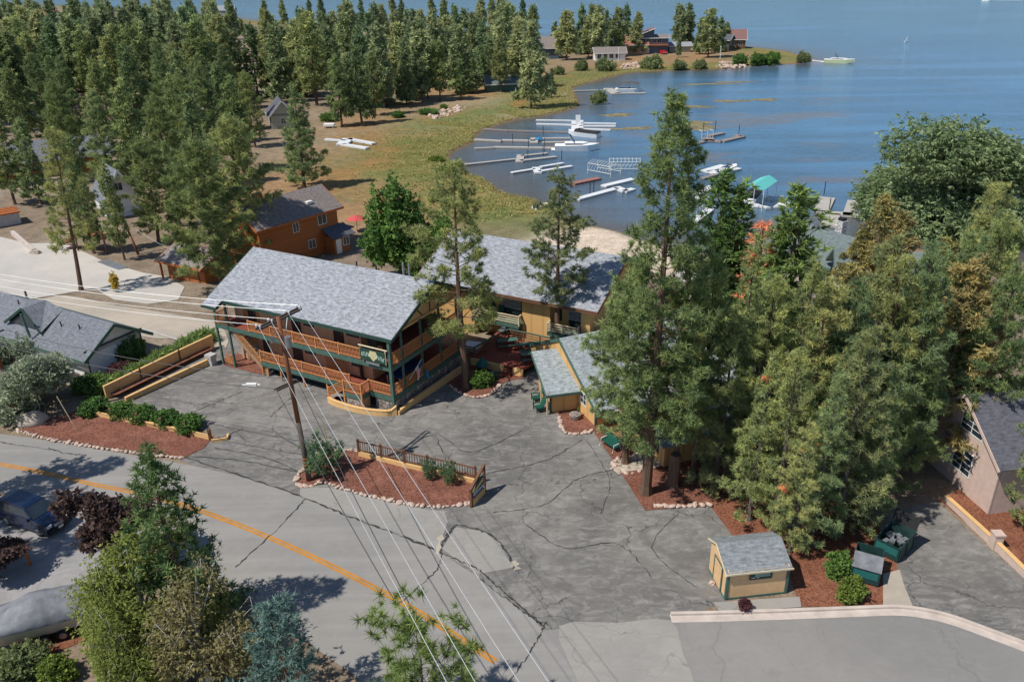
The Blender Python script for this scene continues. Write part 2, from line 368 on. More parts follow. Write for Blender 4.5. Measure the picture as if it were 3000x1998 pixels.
# ------------------------------------------------------------------ terrain and lake
def vnoise(x, y, s, seed=0):
    x = x/s+seed*17.3; y = y/s-seed*9.1; xi = np.floor(x).astype(np.int64); yi = np.floor(y).astype(np.int64); fx = x-xi; fy = y-yi
    fx = fx*fx*(3-2*fx); fy = fy*fy*(3-2*fy)
    def h(a, b):
        n = (a*374761393+b*668265263+seed*1442695) & 0x7fffffff; n = ((n ^ (n >> 13))*1274126177) & 0x7fffffff; return ((n ^ (n >> 16)) & 0xffff)/65535.
    return (h(xi, yi)*(1-fx)+h(xi+1, yi)*fx)*(1-fy)+(h(xi, yi+1)*(1-fx)+h(xi+1, yi+1)*fx)*fy
def fbm(x, y, s, seed=0): return .5*vnoise(x, y, s, seed)+.3*vnoise(x, y, s/2.3, seed+1)+.2*vnoise(x, y, s/5.1, seed+2)
shore_px = [(2354,602),(2150,578),(1990,552),(1850,566),(1700,566),(1600,580),(1500,560),(1421,533),(1336,513),(1290,488),(1231,460),(1156,443),(1121,416),(1081,400),(1044,378),
 (1033,368),(1038,353),(1061,341),(1091,328),(1093,315),(1111,300),(1141,290),(1194,275),(1231,271),(1294,258),(1331,246),(1332,238),(1325,220),(1318,203),(1352,192.6),(1402,180),
 (1453,167.6),(1552,162.4),(1653,160),(1722,153),(1800,149),(1826,147.5),(1868,143),(1866,136),(1810,119),(1700,106),(1500,98),(1250,93),(1150,86),(1000,76),(800,64),(600,50),(540,42),(400,28),(200,16),(0,8)]
shore = [(at_z(a, b, WATER).x, at_z(a, b, WATER).y) for a, b in shore_px]
poly = np.array([(600, 90), (220, 96)]+shore+[(-1500, 1300), (-1500, -400), (600, -400)])
def shore_dist(px_, py_):
    d = np.full(px_.shape, 1e9); ins = np.zeros(px_.shape, bool); n = len(poly)
    for i in range(n):
        ax, ay = poly[i]; bx, by = poly[(i+1) % n]; ex, ey = bx-ax, by-ay; L = ex*ex+ey*ey
        tt = np.clip(((px_-ax)*ex+(py_-ay)*ey)/L, 0, 1); d = np.minimum(d, np.hypot(px_-ax-tt*ex, py_-ay-tt*ey))
        if ay != by:
            c = ((ay > py_) != (by > py_)) & (px_ < (bx-ax)*(py_-ay)/(by-ay)+ax); ins ^= c
    return np.where(ins, d, -d)
def fan(rows, cols, smax, apex):
    y = np.array(rows)[:, None]; s = np.linspace(-smax, smax, cols)[None, :]
    return s*(y+apex), np.repeat(y, cols, 1)
def grid_mesh(name, xx, yy, zz, cols, mat):
    r_, c_ = xx.shape; me = bpy.data.meshes.new(name); n = r_*c_
    me.vertices.add(n); me.vertices.foreach_set('co', np.stack([xx, yy, zz], -1).astype(np.float32).ravel())
    i = np.arange(n).reshape(r_, c_); q = np.stack([i[:-1, :-1], i[:-1, 1:], i[1:, 1:], i[1:, :-1]], -1).reshape(-1, 4)
    me.loops.add(q.size); me.loops.foreach_set('vertex_index', q.astype(np.int32).ravel()); me.polygons.add(len(q))
    me.polygons.foreach_set('loop_start', np.arange(0, q.size, 4, dtype=np.int32)); me.polygons.foreach_set('loop_total', np.full(len(q), 4, dtype=np.int32))
    a = me.color_attributes.new('tint', 'FLOAT_COLOR', 'POINT'); a.data.foreach_set('color', np.concatenate([cols.reshape(-1, 3), np.ones((n, 1))], 1).astype(np.float32).ravel())
    me.polygons.foreach_set('use_smooth', [True]*len(q)); me.materials.append(mat); me.update(); me.validate()
    o = bpy.data.objects.new(name, me); COL.objects.link(o); tag(o, kind='structure'); return o
rows = list(np.arange(-60, 20, 4.0)); y = 20.0
while y < 1400: rows.append(y); y += max(.8, (y-20)*.0085)
xx, yy = fan(rows, 620, 1.25, 90)
dd = shore_dist(xx, yy)
def zland(x, y, d):
    z = -2.7*sstep(66, 105, y); return np.minimum(z, WATER+.03+np.clip(d, -60, 60)*.25)
zz = zland(xx, yy, dd)+np.where(yy > 118, .25*(fbm(xx, yy, 14, 5)-.5), 0)*np.clip(dd/8, 0, 1)
nA, nB, nC = fbm(xx, yy, 16, 11), fbm(xx, yy, 5, 21), fbm(xx, yy, 40, 31)
c = np.empty(xx.shape+(3,)); c[:] = (.23, .175, .125)
def lay(col, wgt):
    global c
    wgt = np.clip(wgt, 0, 1)[..., None]; c = c*(1-wgt)+np.array(col)*wgt
lay((.30, .25, .19), (nA-.45)*2.2)
mead = sstep(108, 126, yy)*sstep(-75, -30, xx)*sstep(95, 40, dd)
lay((.29, .20, .11), mead*(.55+.9*(nB-.3))); lay((.16, .155, .07), mead*np.clip((fbm(xx, yy, 9, 91)-.52)*5, 0, .6)); lay((.33, .19, .09), mead*np.clip((fbm(xx, yy, 22, 95)-.5)*5, 0, .7))
lay((.34, .27, .18), mead*np.clip((nC-.55)*4, 0, .7))
gr = np.exp(-((dd-12-16*(nC-.5))/11)**2)
lay((.12, .165, .045), gr*(.62+1.3*(nA-.35))*sstep(100, 112, yy))
lay((.25, .20, .075), np.exp(-((dd-4)/3.5)**2)*np.clip((nB-.42)*4, 0, .9)*sstep(100, 112, yy))
lay((.32, .17, .07), np.exp(-((dd-18)/9)**2)*np.clip((nA-.5)*4, 0, .8)*sstep(104, 116, yy))
lay((.17, .125, .075), sstep(2.2, .4, dd))
sb = spot(1500, 565); lay((.60, .49, .38), sstep(15, 9, np.hypot((xx-sb.x+3)*.75, (yy-sb.y+2)))*sstep(85, 92, yy)*sstep(.3, 1.5, dd))
lay((.10, .075, .055), sstep(-1, -6, dd))
gm, t, b = nt('earth'); at = nd(t, 'Attribute', attribute_name='tint'); v = coords(t)
f1 = noise(t, v, 5, 5, .7); f2 = noise(t, v, .6, 5, .7)
a = mixc(t, ramp(t, f1, [(.3, .62), (.72, 1.35)]), (0, 0, 0), at.outputs['Color'], 'MIX')
a = mixc(t, 1.0, at.outputs['Color'], ramp(t, f1, [(.28, .55), (.72, 1.35)]), 'MULTIPLY'); a = mixc(t, 1.0, a, ramp(t, f2, [(.3, .72), (.7, 1.22)]), 'MULTIPLY')
put(t, b.inputs['Base Color'], a); put(t, b.inputs['Roughness'], 1.0); put(t, b.inputs['Specular IOR Level'], .1); bump(t, b, f1, .7, .08)
grid_mesh('ground', xx, yy, zz, c, gm)

rows = []; y = 92.0
while y < 6500: rows.append(y); y += max(1.2, (y-60)*.013)
xx, yy = fan(rows, 420, 1.15, 90); dd = shore_dist(xx, yy)
sh = np.exp(np.clip(dd, -200, 0)/16.0)*(.55+.9*fbm(xx, yy, 18, 41))
weed = np.clip((fbm(xx*.8, yy*1.9, 17, 51)-.56)*5, 0, .8)*sstep(-2, -12, dd)*sstep(-105, -55, dd)*sstep(300, 230, yy)
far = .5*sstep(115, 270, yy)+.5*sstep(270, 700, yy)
band = np.clip((fbm(xx*.35+yy*.12, yy*1.3-xx*.25, 60, 61)-.4)*4, 0, 1)
col = np.stack([np.clip(sh, 0, 1), weed, far], -1)
wm, t, b = nt('lake_water'); at = nd(t, 'Attribute', attribute_name='tint'); sp = nd(t, 'SeparateColor'); t.links.new(at.outputs['Color'], sp.inputs[0])
v = coords(t); n1 = noise(t, coords(t, scale=(.028, .11, 1), rot=(0, 0, R(-8))), 1.0, 5, .6); n0 = noise(t, coords(t, scale=(.5, 1.6, 1), rot=(0, 0, R(-10))), 1.0, 4, .6)
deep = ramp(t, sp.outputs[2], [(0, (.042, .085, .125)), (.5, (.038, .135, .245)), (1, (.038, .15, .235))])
deep = mixc(t, ramp(t, n1, [(.36, .35), (.66, 0.0)]), deep, (.035, .09, .15))
strk = noise(t, coords(t, scale=(.006, .034, 1), rot=(0, 0, R(14))), 1.0, 4, .6, .6); deep = mixc(t, ramp(t, strk, [(.48, 0.0), (.62, .75)]), deep, (.075, .215, .385))
deep = mixc(t, ramp(t, n0, [(.35, 0.0), (.72, .55)]), deep, (.07, .20, .34))
a = mixc(t, sp.outputs[1], deep, mixc(t, n0, (.15, .11, .11), (.12, .13, .12)))
a = mixc(t, sp.outputs[0], a, mixc(t, n1, (.085, .07, .052), (.11, .10, .085)))
put(t, b.inputs['Base Color'], a); put(t, b.inputs['Roughness'], .14); put(t, b.inputs['IOR'], 1.33); put(t, b.inputs['Specular IOR Level'], .42)
hw = math_(t, 'ADD', noise(t, coords(t, scale=(.55, 2.2, 1), rot=(0, 0, R(-12))), 1.3, 3), noise(t, coords(t, scale=(.12, .5, 1), rot=(0, 0, R(6))), 1.0, 3)); bump(t, b, hw, .20, .35)
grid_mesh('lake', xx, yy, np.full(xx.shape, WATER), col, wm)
# far side of the lake: wooded hills, beyond the top of the photograph
hm, t, b = nt('hill_forest'); v = coords(t); put(t, b.inputs['Base Color'], mixc(t, noise(t, v, .02, 6, .7), (.035, .05, .035), (.10, .10, .065))); put(t, b.inputs['Roughness'], 1.0)
hx = np.linspace(-6000, 6000, 160)[None, :].repeat(8, 0); hy = np.linspace(3600, 6400, 8)[:, None].repeat(160, 1)
prof = np.array([-4, 60, 150, 260, 340, 400, 430, 440])[:, None]
grid_mesh('far_hills', hx, hy, prof*(.5+.9*fbm(hx, hy, 1500, 71)), np.zeros(hx.shape+(3,)), hm)

# ------------------------------------------------------------------ roads, car park, beds: thin sheets one above the other
def smooth(pts, n=6, closed=False):
    p = [Vector(q) for q in pts]; m = len(p); out = []
    for i in range(m if closed else m-1):
        if closed: a, b_, c_, d = p[i-1], p[i], p[(i+1) % m], p[(i+2) % m]
        else: a, b_, c_, d = p[max(i-1, 0)], p[i], p[i+1], p[min(i+2, m-1)]
        for k in range(n):
            u = k/n; out.append(.5*((2*b_)+(c_-a)*u+(2*a-5*b_+4*c_-d)*u*u+(3*b_-a-3*c_+d)*u**3))
    if not closed: out.append(p[-1])
    return out
def drape(bm, off):
    ys = [v.co.y for v in bm.verts]
    for k in range(60, 110, 2):
        if min(ys) < k < max(ys): bmesh.ops.bisect_plane(bm, geom=bm.verts[:]+bm.edges[:]+bm.faces[:], plane_co=(0, k, 0), plane_no=(0, 1, 0))
    for v in bm.verts: v.co.z = zg(v.co.x, v.co.y)+off
def sheet(name, pts, off, mat, kind='structure', rounded=0, px=True):
    p = spots(pts) if px else [Vector((q[0], q[1], 0)) for q in pts]
    if rounded: p = smooth(p, rounded, True)
    bm = bmesh.new(); f = bm.faces.new([bm.verts.new((q.x, q.y, 0)) for q in p]); bm.normal_update()
    if f.normal.z < 0: f.normal_flip()
    bmesh.ops.triangulate(bm, faces=[f]); drape(bm, off)
    me = bpy.data.meshes.new(name); bm.to_mesh(me); bm.free(); me.materials.append(mat)
    o = bpy.data.objects.new(name, me); COL.objects.link(o); return tag(o, kind=kind)
def ribbon_verts(p, wd, off=0.0, shift=0.0, wob=0.0):
    vs = []
    for i, q in enumerate(p):
        d = (p[min(i+1, len(p)-1)]-p[max(i-1, 0)]); d.z = 0; d.normalize(); n = Vector((-d.y, d.x, 0)); k = wd/2*(1+wob*random.uniform(-1, 1))
        for s_ in (-1, 1):
            e = q+n*(shift+s_*k); vs.append((e.x, e.y, zg(e.x, e.y)+off))
    return vs
def strip(name, pts, wd, off, mat, n=8, shift=0.0, wob=0.0, kind='structure', jit=0.0):
    p = smooth(spots(pts), n)
    if jit:
        for q in p: q.x += random.uniform(-jit, jit); q.y += random.uniform(-jit, jit)
    vs = ribbon_verts(p, wd, off, shift, wob); mb = MB(); mb.add(vs, [(2*i, 2*i+1, 2*i+3, 2*i+2) for i in range(len(p)-1)])
    o = mb.build(name, mat); return tag(o, kind=kind)
sheet('car_park', [(400,1050),(500,1000),(330,935),(290,915),(470,820),(520,770),(760,760),(1000,800),(1110,790),(1260,860),(1340,930),(1490,1160),(1700,1165),(1690,1370),(1560,1430),(1260,1470),(1060,1400),(700,1200)], .012, X['lot'])
sheet('street', [(-260,975),(0,998),(100,1012),(250,1037),(400,1063),(560,1098),(690,1142),(800,1182),(905,1222),(1000,1265),(1110,1335),(1190,1395),(1245,1445),(1330,1570),(1380,1750),(900,1750),(850,1590),(740,1500),(600,1400),(430,1300),(160,1180),(-60,1120),(-330,1080)], .022, X['street'], rounded=4)
sheet('side_street', [(1545,1424),(1800,1414),(2080,1404),(2140,1412),(2240,1443),(2354,1482),(2700,1600),(2700,1900),(1300,1900),(1250,1560),(1235,1450)], .017, X['side_street'])
sheet('pale_apron', [(690,1118),(760,1122),(880,1150),(980,1172),(1022,1175),(1030,1200),(1008,1262),(905,1222),(800,1182),(690,1142)], .028, X['apron'])
sheet('pale_apron', [(1048,1212),(1110,1222),(1150,1250),(1180,1305),(1100,1320),(1016,1262)], .028, X['apron'])
sheet('pale_apron', [(1285,1440),(1420,1432),(1540,1426),(1570,1500),(1600,1580),(1640,1750),(1390,1750),(1330,1570)], .028, X['apron'], rounded=3)
sheet('side_drive', [(2060,1300),(2040,1180),(2150,1150),(2354,1330),(2600,1500),(2354,1470),(2240,1432),(2130,1400),(2080,1392)], .014, X['lot'])
sheet('concrete_drive', [(-200,560),(0,545),(60,560),(150,560),(215,590),(235,600),(330,628),(380,636),(425,660),(410,690),(340,700),(262,690),(225,668),(170,672),(60,690),(-200,720)], .05, X['drive'])
sheet('gravel_lane', [(-100,700),(60,694),(150,680),(260,702),(390,722),(500,745),(520,800),(420,780),(330,775),(200,730),(0,730)], .05, X['dirt_road'], rounded=3)
strip('lane_kerb', [(330,758),(400,780),(440,792)], .25, .10, X['conc'])
sheet('left_drive', [(-300,1200),(60,1130),(150,1165),(250,1230),(260,1330),(150,1420),(100,1490),(-300,1560)], .026, X['shade_drive'])
sheet('brick_edge', [(-60,1540),(0,1500),(110,1450),(180,1440),(200,1470),(60,1530),(-60,1600)], .03, X['rust_mulch'])
sheet('mulch_bed', [(44,990),(80,975),(178,945),(300,972),(492,1003),(470,1030),(424,1053),(330,1040),(200,1022),(100,1005)], .045, X['mulch'])
sheet('mulch_bed', [(682,1108),(690,1085),(722,1050),(760,1036),(826,1040),(1096,1092),(1085,1162),(1040,1164),(980,1166),(880,1146),(800,1125),(760,1112),(720,1116),(692,1120)], .05, X['mulch'])
sheet('mulch_bed', [(1030,876),(1052,903),(1095,916),(1135,906),(1160,880),(1205,868),(1190,845),(1100,835)], .045, X['mulch'], rounded=4)
sheet('mulch_bed', [(1278,948),(1302,998),(1345,997),(1362,990),(1410,1060),(1482,1174),(1560,1168),(1620,1165),(1680,1100),(1640,1000),(1500,950),(1340,930)], .045, X['mulch'])
sheet('mulch_bed', [(1836,1395),(2090,1400),(2066,1330),(2060,1290),(2010,1190),(1940,1120),(1600,1120),(1690,1240),(1810,1290)], .036, X['rust_mulch'])
sheet('dirt_verge', [(2030,1397),(2100,1398),(2078,1345),(2068,1310),(2030,1320)], .047, X['dirt_road'])
sheet('mulch_bed', [(500,832),(520,842),(600,862),(620,850),(590,830),(545,812)], .045, X['mulch'])
sheet('mulch_bed', [(2160,1150),(2290,1262),(2400,1350),(2400,1200),(2250,1100)], .047, X['rust_mulch'])
strip('planting_strip', [(255,914),(480,805)], 1.5, .40, X['mulch'], n=10)
sheet('concrete_pad', [(1640,1385),(1838,1372),(1842,1396),(1655,1408)], .04, X['apron'])
sheet('stepping_path', [(1405,1068),(1440,1055),(1520,1050),(1530,1070),(1440,1085),(1420,1090)], .056, X['rubble'], rounded=3)
sheet('patio', [(1545,560),(1640,640),(1560,650),(1540,600)], .05, X['drive'])
sheet('back_yard', [(1590,640),(2000,600),(2100,900),(1700,1000),(1560,760)], .03, X['dirt_road'])
line_px = [(-120,1052),(0,1068),(90,1085),(215,1114),(300,1131),(415,1160),(530,1200),(640,1245),(740,1291),(850,1346),(960,1406),(1060,1470),(1139,1521)]
strip('road_marking', line_px, .16, .030, X['yellow'], shift=.115, wob=.06); strip('road_marking', line_px, .16, .030, X['yellow'], shift=-.115, wob=.06)
cracks = [([(702,1147),(640,1215),(540,1305)], .07), ([(397,1062),(362,1105)], .1), ([(0,1016),(60,1026),(130,1036)], .07), ([(110,1030),(150,1042),(200,1047)], .07),
 ([(428,1052),(560,1096),(690,1141),(800,1186),(905,1226),(1004,1266)], .11), ([(1016,1262),(1010,1300),(985,1330),(905,1398)], .06), ([(1256,1430),(1225,1490),(1172,1568)], .06),
 ([(1010,1270),(1060,1290),(1110,1318),(1170,1372),(1245,1434)], .09), ([(1046,1208),(1022,1240),(1010,1268)], .13), ([(1050,1206),(1120,1225),(1160,1262),(1184,1308)], .11), ([(490,1030),(600,1050),(690,1085)], .06),
 ([(560,985),(500,1010)], .05), ([(770,1010),(700,1030),(640,1000)], .05), ([(870,1060),(1000,1000),(1080,1040),(1200,990)], .05), ([(1110,1090),(1250,1060),(1340,1010)], .05), ([(1120,1180),(1250,1160),(1330,1100),(1420,1080)], .05),
 ([(1250,1440),(1190,1395),(1100,1330)], .07), ([(1010,860),(930,880),(840,950)], .05), ([(700,1090),(560,1060),(430,1050)], .06), ([(1000,1000),(1040,1090)], .05), ([(330,1035),(420,960),(560,900)], .05), ([(620,960),(700,900),(800,930)], .04), ([(1200,1200),(1300,1260),(1420,1250),(1500,1330)], .05), ([(1560,1180),(1500,1260),(1600,1350)], .04), ([(1330,990),(1400,1100),(1380,1180)], .04)]
for pts, wd in cracks: strip('road_crack', pts, wd, .034, X['seal'], n=14, wob=.8, jit=.07)
for pts in ([(1015,1230),(1005,1275)], [(1180,1290),(1190,1310)]): strip('crack_weeds', pts, .3, .037, X['dirt_road'], wob=.8)
# kerb and gutter along the side street
kp = [(1542,1413),(1640,1411),(1800,1406),(1960,1400),(2060,1397),(2130,1405),(2190,1420),(2260,1445),(2354,1480),(2500,1535)]
strip('gutter', [(a, b_+9) for a, b_ in kp], .62, .03, X['conc_pink'], n=6)
cp_ = smooth(spots(kp), 6); mb = MB()
vs = ribbon_verts(cp_, .2, .15); lo = ribbon_verts(cp_, .2, 0)
n_ = len(cp_)
mb.add(vs+lo, [(2*i, 2*i+1, 2*i+3, 2*i+2) for i in range(n_-1)]+[(2*n_+2*i, 2*i, 2*i+2, 2*n_+2*i+2) for i in range(n_-1)]+[(2*i+1, 2*n_+2*i+1, 2*n_+2*i+3, 2*i+3) for i in range(n_-1)]+[(0, 2*n_, 2*n_+1, 1)])
tag(mb.build('kerb', X['conc_pink']), kind='structure')
# ------------------------------------------------------------------ building helpers
TH = R(-29.3)
def frame(O, th):
    c_, s_ = math.cos(th), math.sin(th)
    return lambda x, y, z=0.0: Vector((O[0]+x*c_-y*s_, O[1]+x*s_+y*c_, z))
def rail_run(p, q, z0, h=.95, gap=.15, mat=None, parent=None, kind='pickets', wd=.05, name='railing'):
    """one bay of railing from p to q (local xy, optional z slope through 3-D points)"""
    mb = MB(); p = Vector((p[0], p[1], p[2] if len(p) > 2 else z0)); q = Vector((q[0], q[1], q[2] if len(q) > 2 else z0)); L = (q-p).length; up = Vector((0, 0, 1))
    mb.beam(p+up*h, q+up*h, wd*2.2, wd)
    if kind == 'pickets':
        mb.beam(p+up*.12, q+up*.12, wd*1.5, wd)
        n = max(2, int(L/gap))
        for i in range(1, n): a = p.lerp(q, i/n); mb.beam(a+up*.14, a+up*(h-.03), .045, .045)
    else:
        n = 4
        for i in range(1, n): mb.beam(p+up*(h*i/n), q+up*(h*i/n), wd*.7, wd*1.5)
    return mb.build(name, mat, parent)
def post(p, z0, z1, w_, mat, parent, name='post', extra=None):
    mb = MB(); mb.box(p[0]-w_/2, p[0]+w_/2, p[1]-w_/2, p[1]+w_/2, z0, z1)
    if extra: extra(mb)
    return mb.build(name, mat, parent)
def win_y(parent, x0, x1, z0, z1, y, face=-1, frame_m=None, mull=1, name='window', bars=0):
    """window on a wall facing local -y (face -1) or +y"""
    f = .07; o = face*.04; mb = MB()
    mb.box(x0-f, x1+f, min(y, y+o), max(y, y+o), z1, z1+f); mb.box(x0-f, x1+f, min(y, y+o), max(y, y+o), z0-f, z0)
    for a in (x0-f, x1): mb.box(a, a+f, min(y, y+o), max(y, y+o), z0, z1)
    for i in range(mull): a = x0+(x1-x0)*(i+1)/(mull+1); mb.box(a-.025, a+.025, min(y, y+o*.9), max(y, y+o*.9), z0, z1)
    for i in range(bars): a = z0+(z1-z0)*(i+1)/(bars+1); mb.box(x0, x1, min(y, y+o*.8), max(y, y+o*.8), a-.018, a+.018)
    fr = mb.build(name, frame_m or X['green'], parent)
    MB().box(x0, x1, min(y, y+o*.5), max(y, y+o*.5), z0, z1).build('pane', X['glass'], fr); return fr
def win_x(parent, y0, y1, z0, z1, x, face=1, frame_m=None, mull=1, name='window', bars=0):
    f = .07; o = face*.04; a0, a1 = min(x, x+o), max(x, x+o); mb = MB()
    mb.box(a0, a1, y0-f, y1+f, z1, z1+f); mb.box(a0, a1, y0-f, y1+f, z0-f, z0)
    for a in (y0-f, y1): mb.box(a0, a1, a, a+f, z0, z1)
    for i in range(mull): a = y0+(y1-y0)*(i+1)/(mull+1); mb.box(min(x, x+o*.9), max(x, x+o*.9), a-.025, a+.025, z0, z1)
    for i in range(bars): a = z0+(z1-z0)*(i+1)/(bars+1); mb.box(min(x, x+o*.8), max(x, x+o*.8), y0, y1, a-.018, a+.018)
    fr = mb.build(name, frame_m or X['green'], parent)
    MB().box(min(x, x+o*.5), max(x, x+o*.5), y0, y1, z0, z1).build('pane', X['glass'], fr); return fr
def door_y(parent, x0, x1, z0, z1, y, face=-1, mat=None):
    o = face*.06; mb = MB(); mb.box(x0, x1, min(y, y+o), max(y, y+o), z0, z1); d = mb.build('door', mat or X['dark_door'], parent)
    MB().cbox((x1-.1, y+o*1.4, z0+1.0), (.06, .05, .1)).build('handle', X['steel'], d); return d
def gable_roof(parent, x0, x1, ye, ze, yr, zr, yb, zb, mat, thick=.16, fascia=None, name='roof'):
    """ridge along local x"""
    mb = MB(); mb.slab([(x0, ye, ze), (x1, ye, ze), (x1, yr, zr), (x0, yr, zr)], thick); mb.slab([(x0, yr, zr), (x1, yr, zr), (x1, yb, zb), (x0, yb, zb)], thick)
    o = mb.build(name, mat, parent)
    if fascia:
        fb = MB(); t2 = thick+.12
        fb.beam((x0-.05, ye-.04, ze-t2/2), (x1+.05, ye-.04, ze-t2/2), .06, t2); fb.beam((x0-.05, yb+.04, zb-t2/2), (x1+.05, yb+.04, zb-t2/2), .06, t2)
        for x in (x0-.04, x1+.04): fb.beam((x, ye, ze-t2*.48), (x, yr, zr-t2*.48), .07, t2); fb.beam((x, yr, zr-t2*.48), (x, yb, zb-t2*.48), .07, t2)
        fb.build('fascia', fascia, parent)
    return o
def gable_wall(mb, x, y0, y1, zw, yr, zr, z0, t=.15):
    """end wall with a gable, in a plane of constant local x"""
    pts = [(y0, z0), (y1, z0), (y1, zw), (yr, zr), (y0, zw)]
    vs = [(x-t/2, a, b_) for a, b_ in pts]+[(x+t/2, a, b_) for a, b_ in pts]; n = 5
    mb.add(vs, [tuple(range(n-1, -1, -1)), tuple(range(n, 2*n))]+[(i, (i+1) % n, n+(i+1) % n, n+i) for i in range(n)]); return mb
def vent(parent, p, h=.5, r=.06, mat=None):
    MB().tube([(p[0], p[1], p[2]-.2), (p[0], p[1], p[2]+h)], r, 8).build('vent_pipe', mat or X['steel'], parent)

# ------------------------------------------------------------------ the lodge (two storeys with balconies)
LO = (-9.53, 55.85); lf = frame(LO, TH)
lodge = thing('lodge', 'two storey tan lodge with grey shingle roof, cedar railed balconies and outside stairs', 'lodge', (LO[0], LO[1], 0), TH)
D1, D2, EV, YR, ZR = 1.45, 4.12, 6.62, 6.0, 9.42
mb = MB(); mb.box(-18.6, -3.3, 1.7, 10.4, .15, 4.0); mb.build('lower_wall', X['tan_wall'], lodge)
mb = MB(); mb.box(-18.6, -4.25, 1.705, 10.4, 4.0, 6.9); gable_wall(mb, -18.55, 1.71, 10.4, 7.2, YR, 9.1, 4.0); mb.build('upper_wall', X['tan_wall'], lodge)
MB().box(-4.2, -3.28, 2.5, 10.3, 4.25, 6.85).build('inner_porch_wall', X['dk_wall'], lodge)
rf = MB(); rf.slab([(-19.6, -.9, EV-.42), (-17.85, -.9, EV-.42), (-17.85, -.1, EV-.04), (-19.6, -.1, EV-.04)], .14)
rf.slab([(-19.6, -.1, EV), (.35, -.1, EV), (.5, YR, ZR), (-19.7, YR, ZR)], .16); rf.slab([(-19.7, YR, ZR), (.5, YR, ZR), (.35, 12.1, EV), (-19.6, 12.1, EV)], .16)
roof = rf.build('roof', X['shingle'], lodge)
for x in (-14.2, -11.4, -7.7, -5.6): vent(roof, (x, 6.15, ZR), .35, .07, X['black'])
for x in (-3.1, -2.5): vent(roof, (x, 6.6, ZR-.2), 1.0, .09)
fb = MB()
fb.beam((-17.85, -.14, EV-.16), (.4, -.14, EV-.16), .06, .26); fb.beam((-17.8, -.9, EV-.5), (-17.8, -.1, EV-.14), .06, .24); fb.beam((-19.65, -.94, EV-.55), (-17.8, -.94, EV-.55), .06, .22)
for s_ in (0, 1): fb.beam((.42, -.1+s_*12.2, EV-.13), (.56, YR, ZR-.13), .06, .26); fb.beam((-19.66, -.1+s_*12.2, EV-.13), (-19.76, YR, ZR-.13), .06, .26)
fb.build('fascia', X['green'], lodge)
gb = MB(); gb.add([(-.25, .55, 6.62), (-.25, 11.5, 6.62), (-.25, YR, 9.1), (-.37, .55, 6.62), (-.37, 11.5, 6.62), (-.37, YR, 9.1)], [(0, 1, 2), (5, 4, 3), (0, 3, 4, 1), (1, 4, 5, 2), (2, 5, 3, 0)]); gb.build('gable', X['ochre_plain'], lodge)
gt = MB(); gt.beam((-.2, .9, 6.58), (-.2, 11.2, 6.58), .2, .16); gt.build('gable_beam', X['ochre_plain'], lodge)
gt = MB(); gt.beam((-.2, 3.7, 7.9), (-.2, 4.9, 6.7), .05, .1); gt.beam((-.2, 8.3, 7.9), (-.2, 7.1, 6.7), .05, .1); gt.beam((-.2, 6, 8.9), (-.2, 6, 6.7), .05, .1); gt.build('gable_brace', X['brown_wood'], lodge)
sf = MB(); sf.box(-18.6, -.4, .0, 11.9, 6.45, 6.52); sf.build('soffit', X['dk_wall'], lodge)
# decks
for z, x0 in ((D2, -19.4), (D1, -14.4)):
    nm = 'upper_deck' if z > 2 else 'lower_deck'
    mb = MB(); mb.box(x0, -.05, .08, 1.69, z-.12, z); mb.box(-3.29, -.05, 1.69, 10.3, z-.12, z); mb.build(nm, X['deck_red'], lodge)
    mb = MB(); mb.box(x0, .05, 0, .07, z-.42, z-.02); mb.box(-.02, .05, .07, 10.4, z-.42, z-.02); mb.box(x0, x0+.1, .07, 1.6, z-.4, z-.02); mb.build('deck_fascia', X['green_mid'], lodge)
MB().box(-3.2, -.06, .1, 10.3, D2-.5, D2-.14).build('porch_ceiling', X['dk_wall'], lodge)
# stone base on the gable side and front corner
mb = MB(); mb.box(-.22, -.03, .15, 10.3, -.6, D1-.42); mb.box(-1.9, -.22, .1, .25, -.2, D1-.42); mb.build('stone_base', X['stone'], lodge)
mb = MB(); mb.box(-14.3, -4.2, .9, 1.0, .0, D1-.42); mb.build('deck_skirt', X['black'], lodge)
# front posts and railings
fx = [-.1, -2.7, -5.25, -7.7, -10.2, -12.75, -15.3, -17.85, -19.35]
for x in fx[1:]:
    z0 = D1 if x > -14.4 else 0
    if x in (-19.35, -17.85): post((x, .08), 0, 6.3, .16, X['green_mid'], lodge)
    else: post((x, .08), D2-.35, D2+1.05, .12, X['cedar'], lodge)
post((-.05, .05), 0, 6.5, .24, X['green_mid'], lodge, 'corner_post')
for y in (1.62, 4.28, 6.97, 9.7): post((-.06, y), D1-.3, 6.6, .15, X['green_mid'], lodge)
for a, b_ in zip(fx[:-1], fx[1:]):
    if b_ >= -15.4 and a < -2.6: rail_run((b_+.06, .05), (a-.06, .05), D2, .98, .14, X['cedar'], lodge)
rail_run((-19.3, .05), (-17.9, .05), D2, .98, .14, X['cedar'], lodge); rail_run((-19.35, .1), (-19.35, 1.7), D2, .98, .14, X['cedar'], lodge)
rail_run((-17.6, 1.68), (-15.5, 1.68), D2, 2.0, .14, X['cedar'], lodge, name='privacy_screen')
gy = [.1, 1.62, 4.28, 6.97, 9.7]
for z in (D1, D2):
    for a, b_ in zip(gy[:-1], gy[1:]): rail_run((.0, a+.06), (.0, b_-.06), z, 1.1 if z > 2 else 1.0, .15, X['cedar'], lodge)
lx = [-4.45, -7.0, -9.6, -12.2, -14.4]
for x in lx: post((x, .08), .1, D1+1.05, .12, X['cedar'], lodge)
for a, b_ in zip(lx[:-1], lx[1:]): rail_run((b_+.06, .05), (a-.06, .05), D1, .98, .14, X['cedar'], lodge)
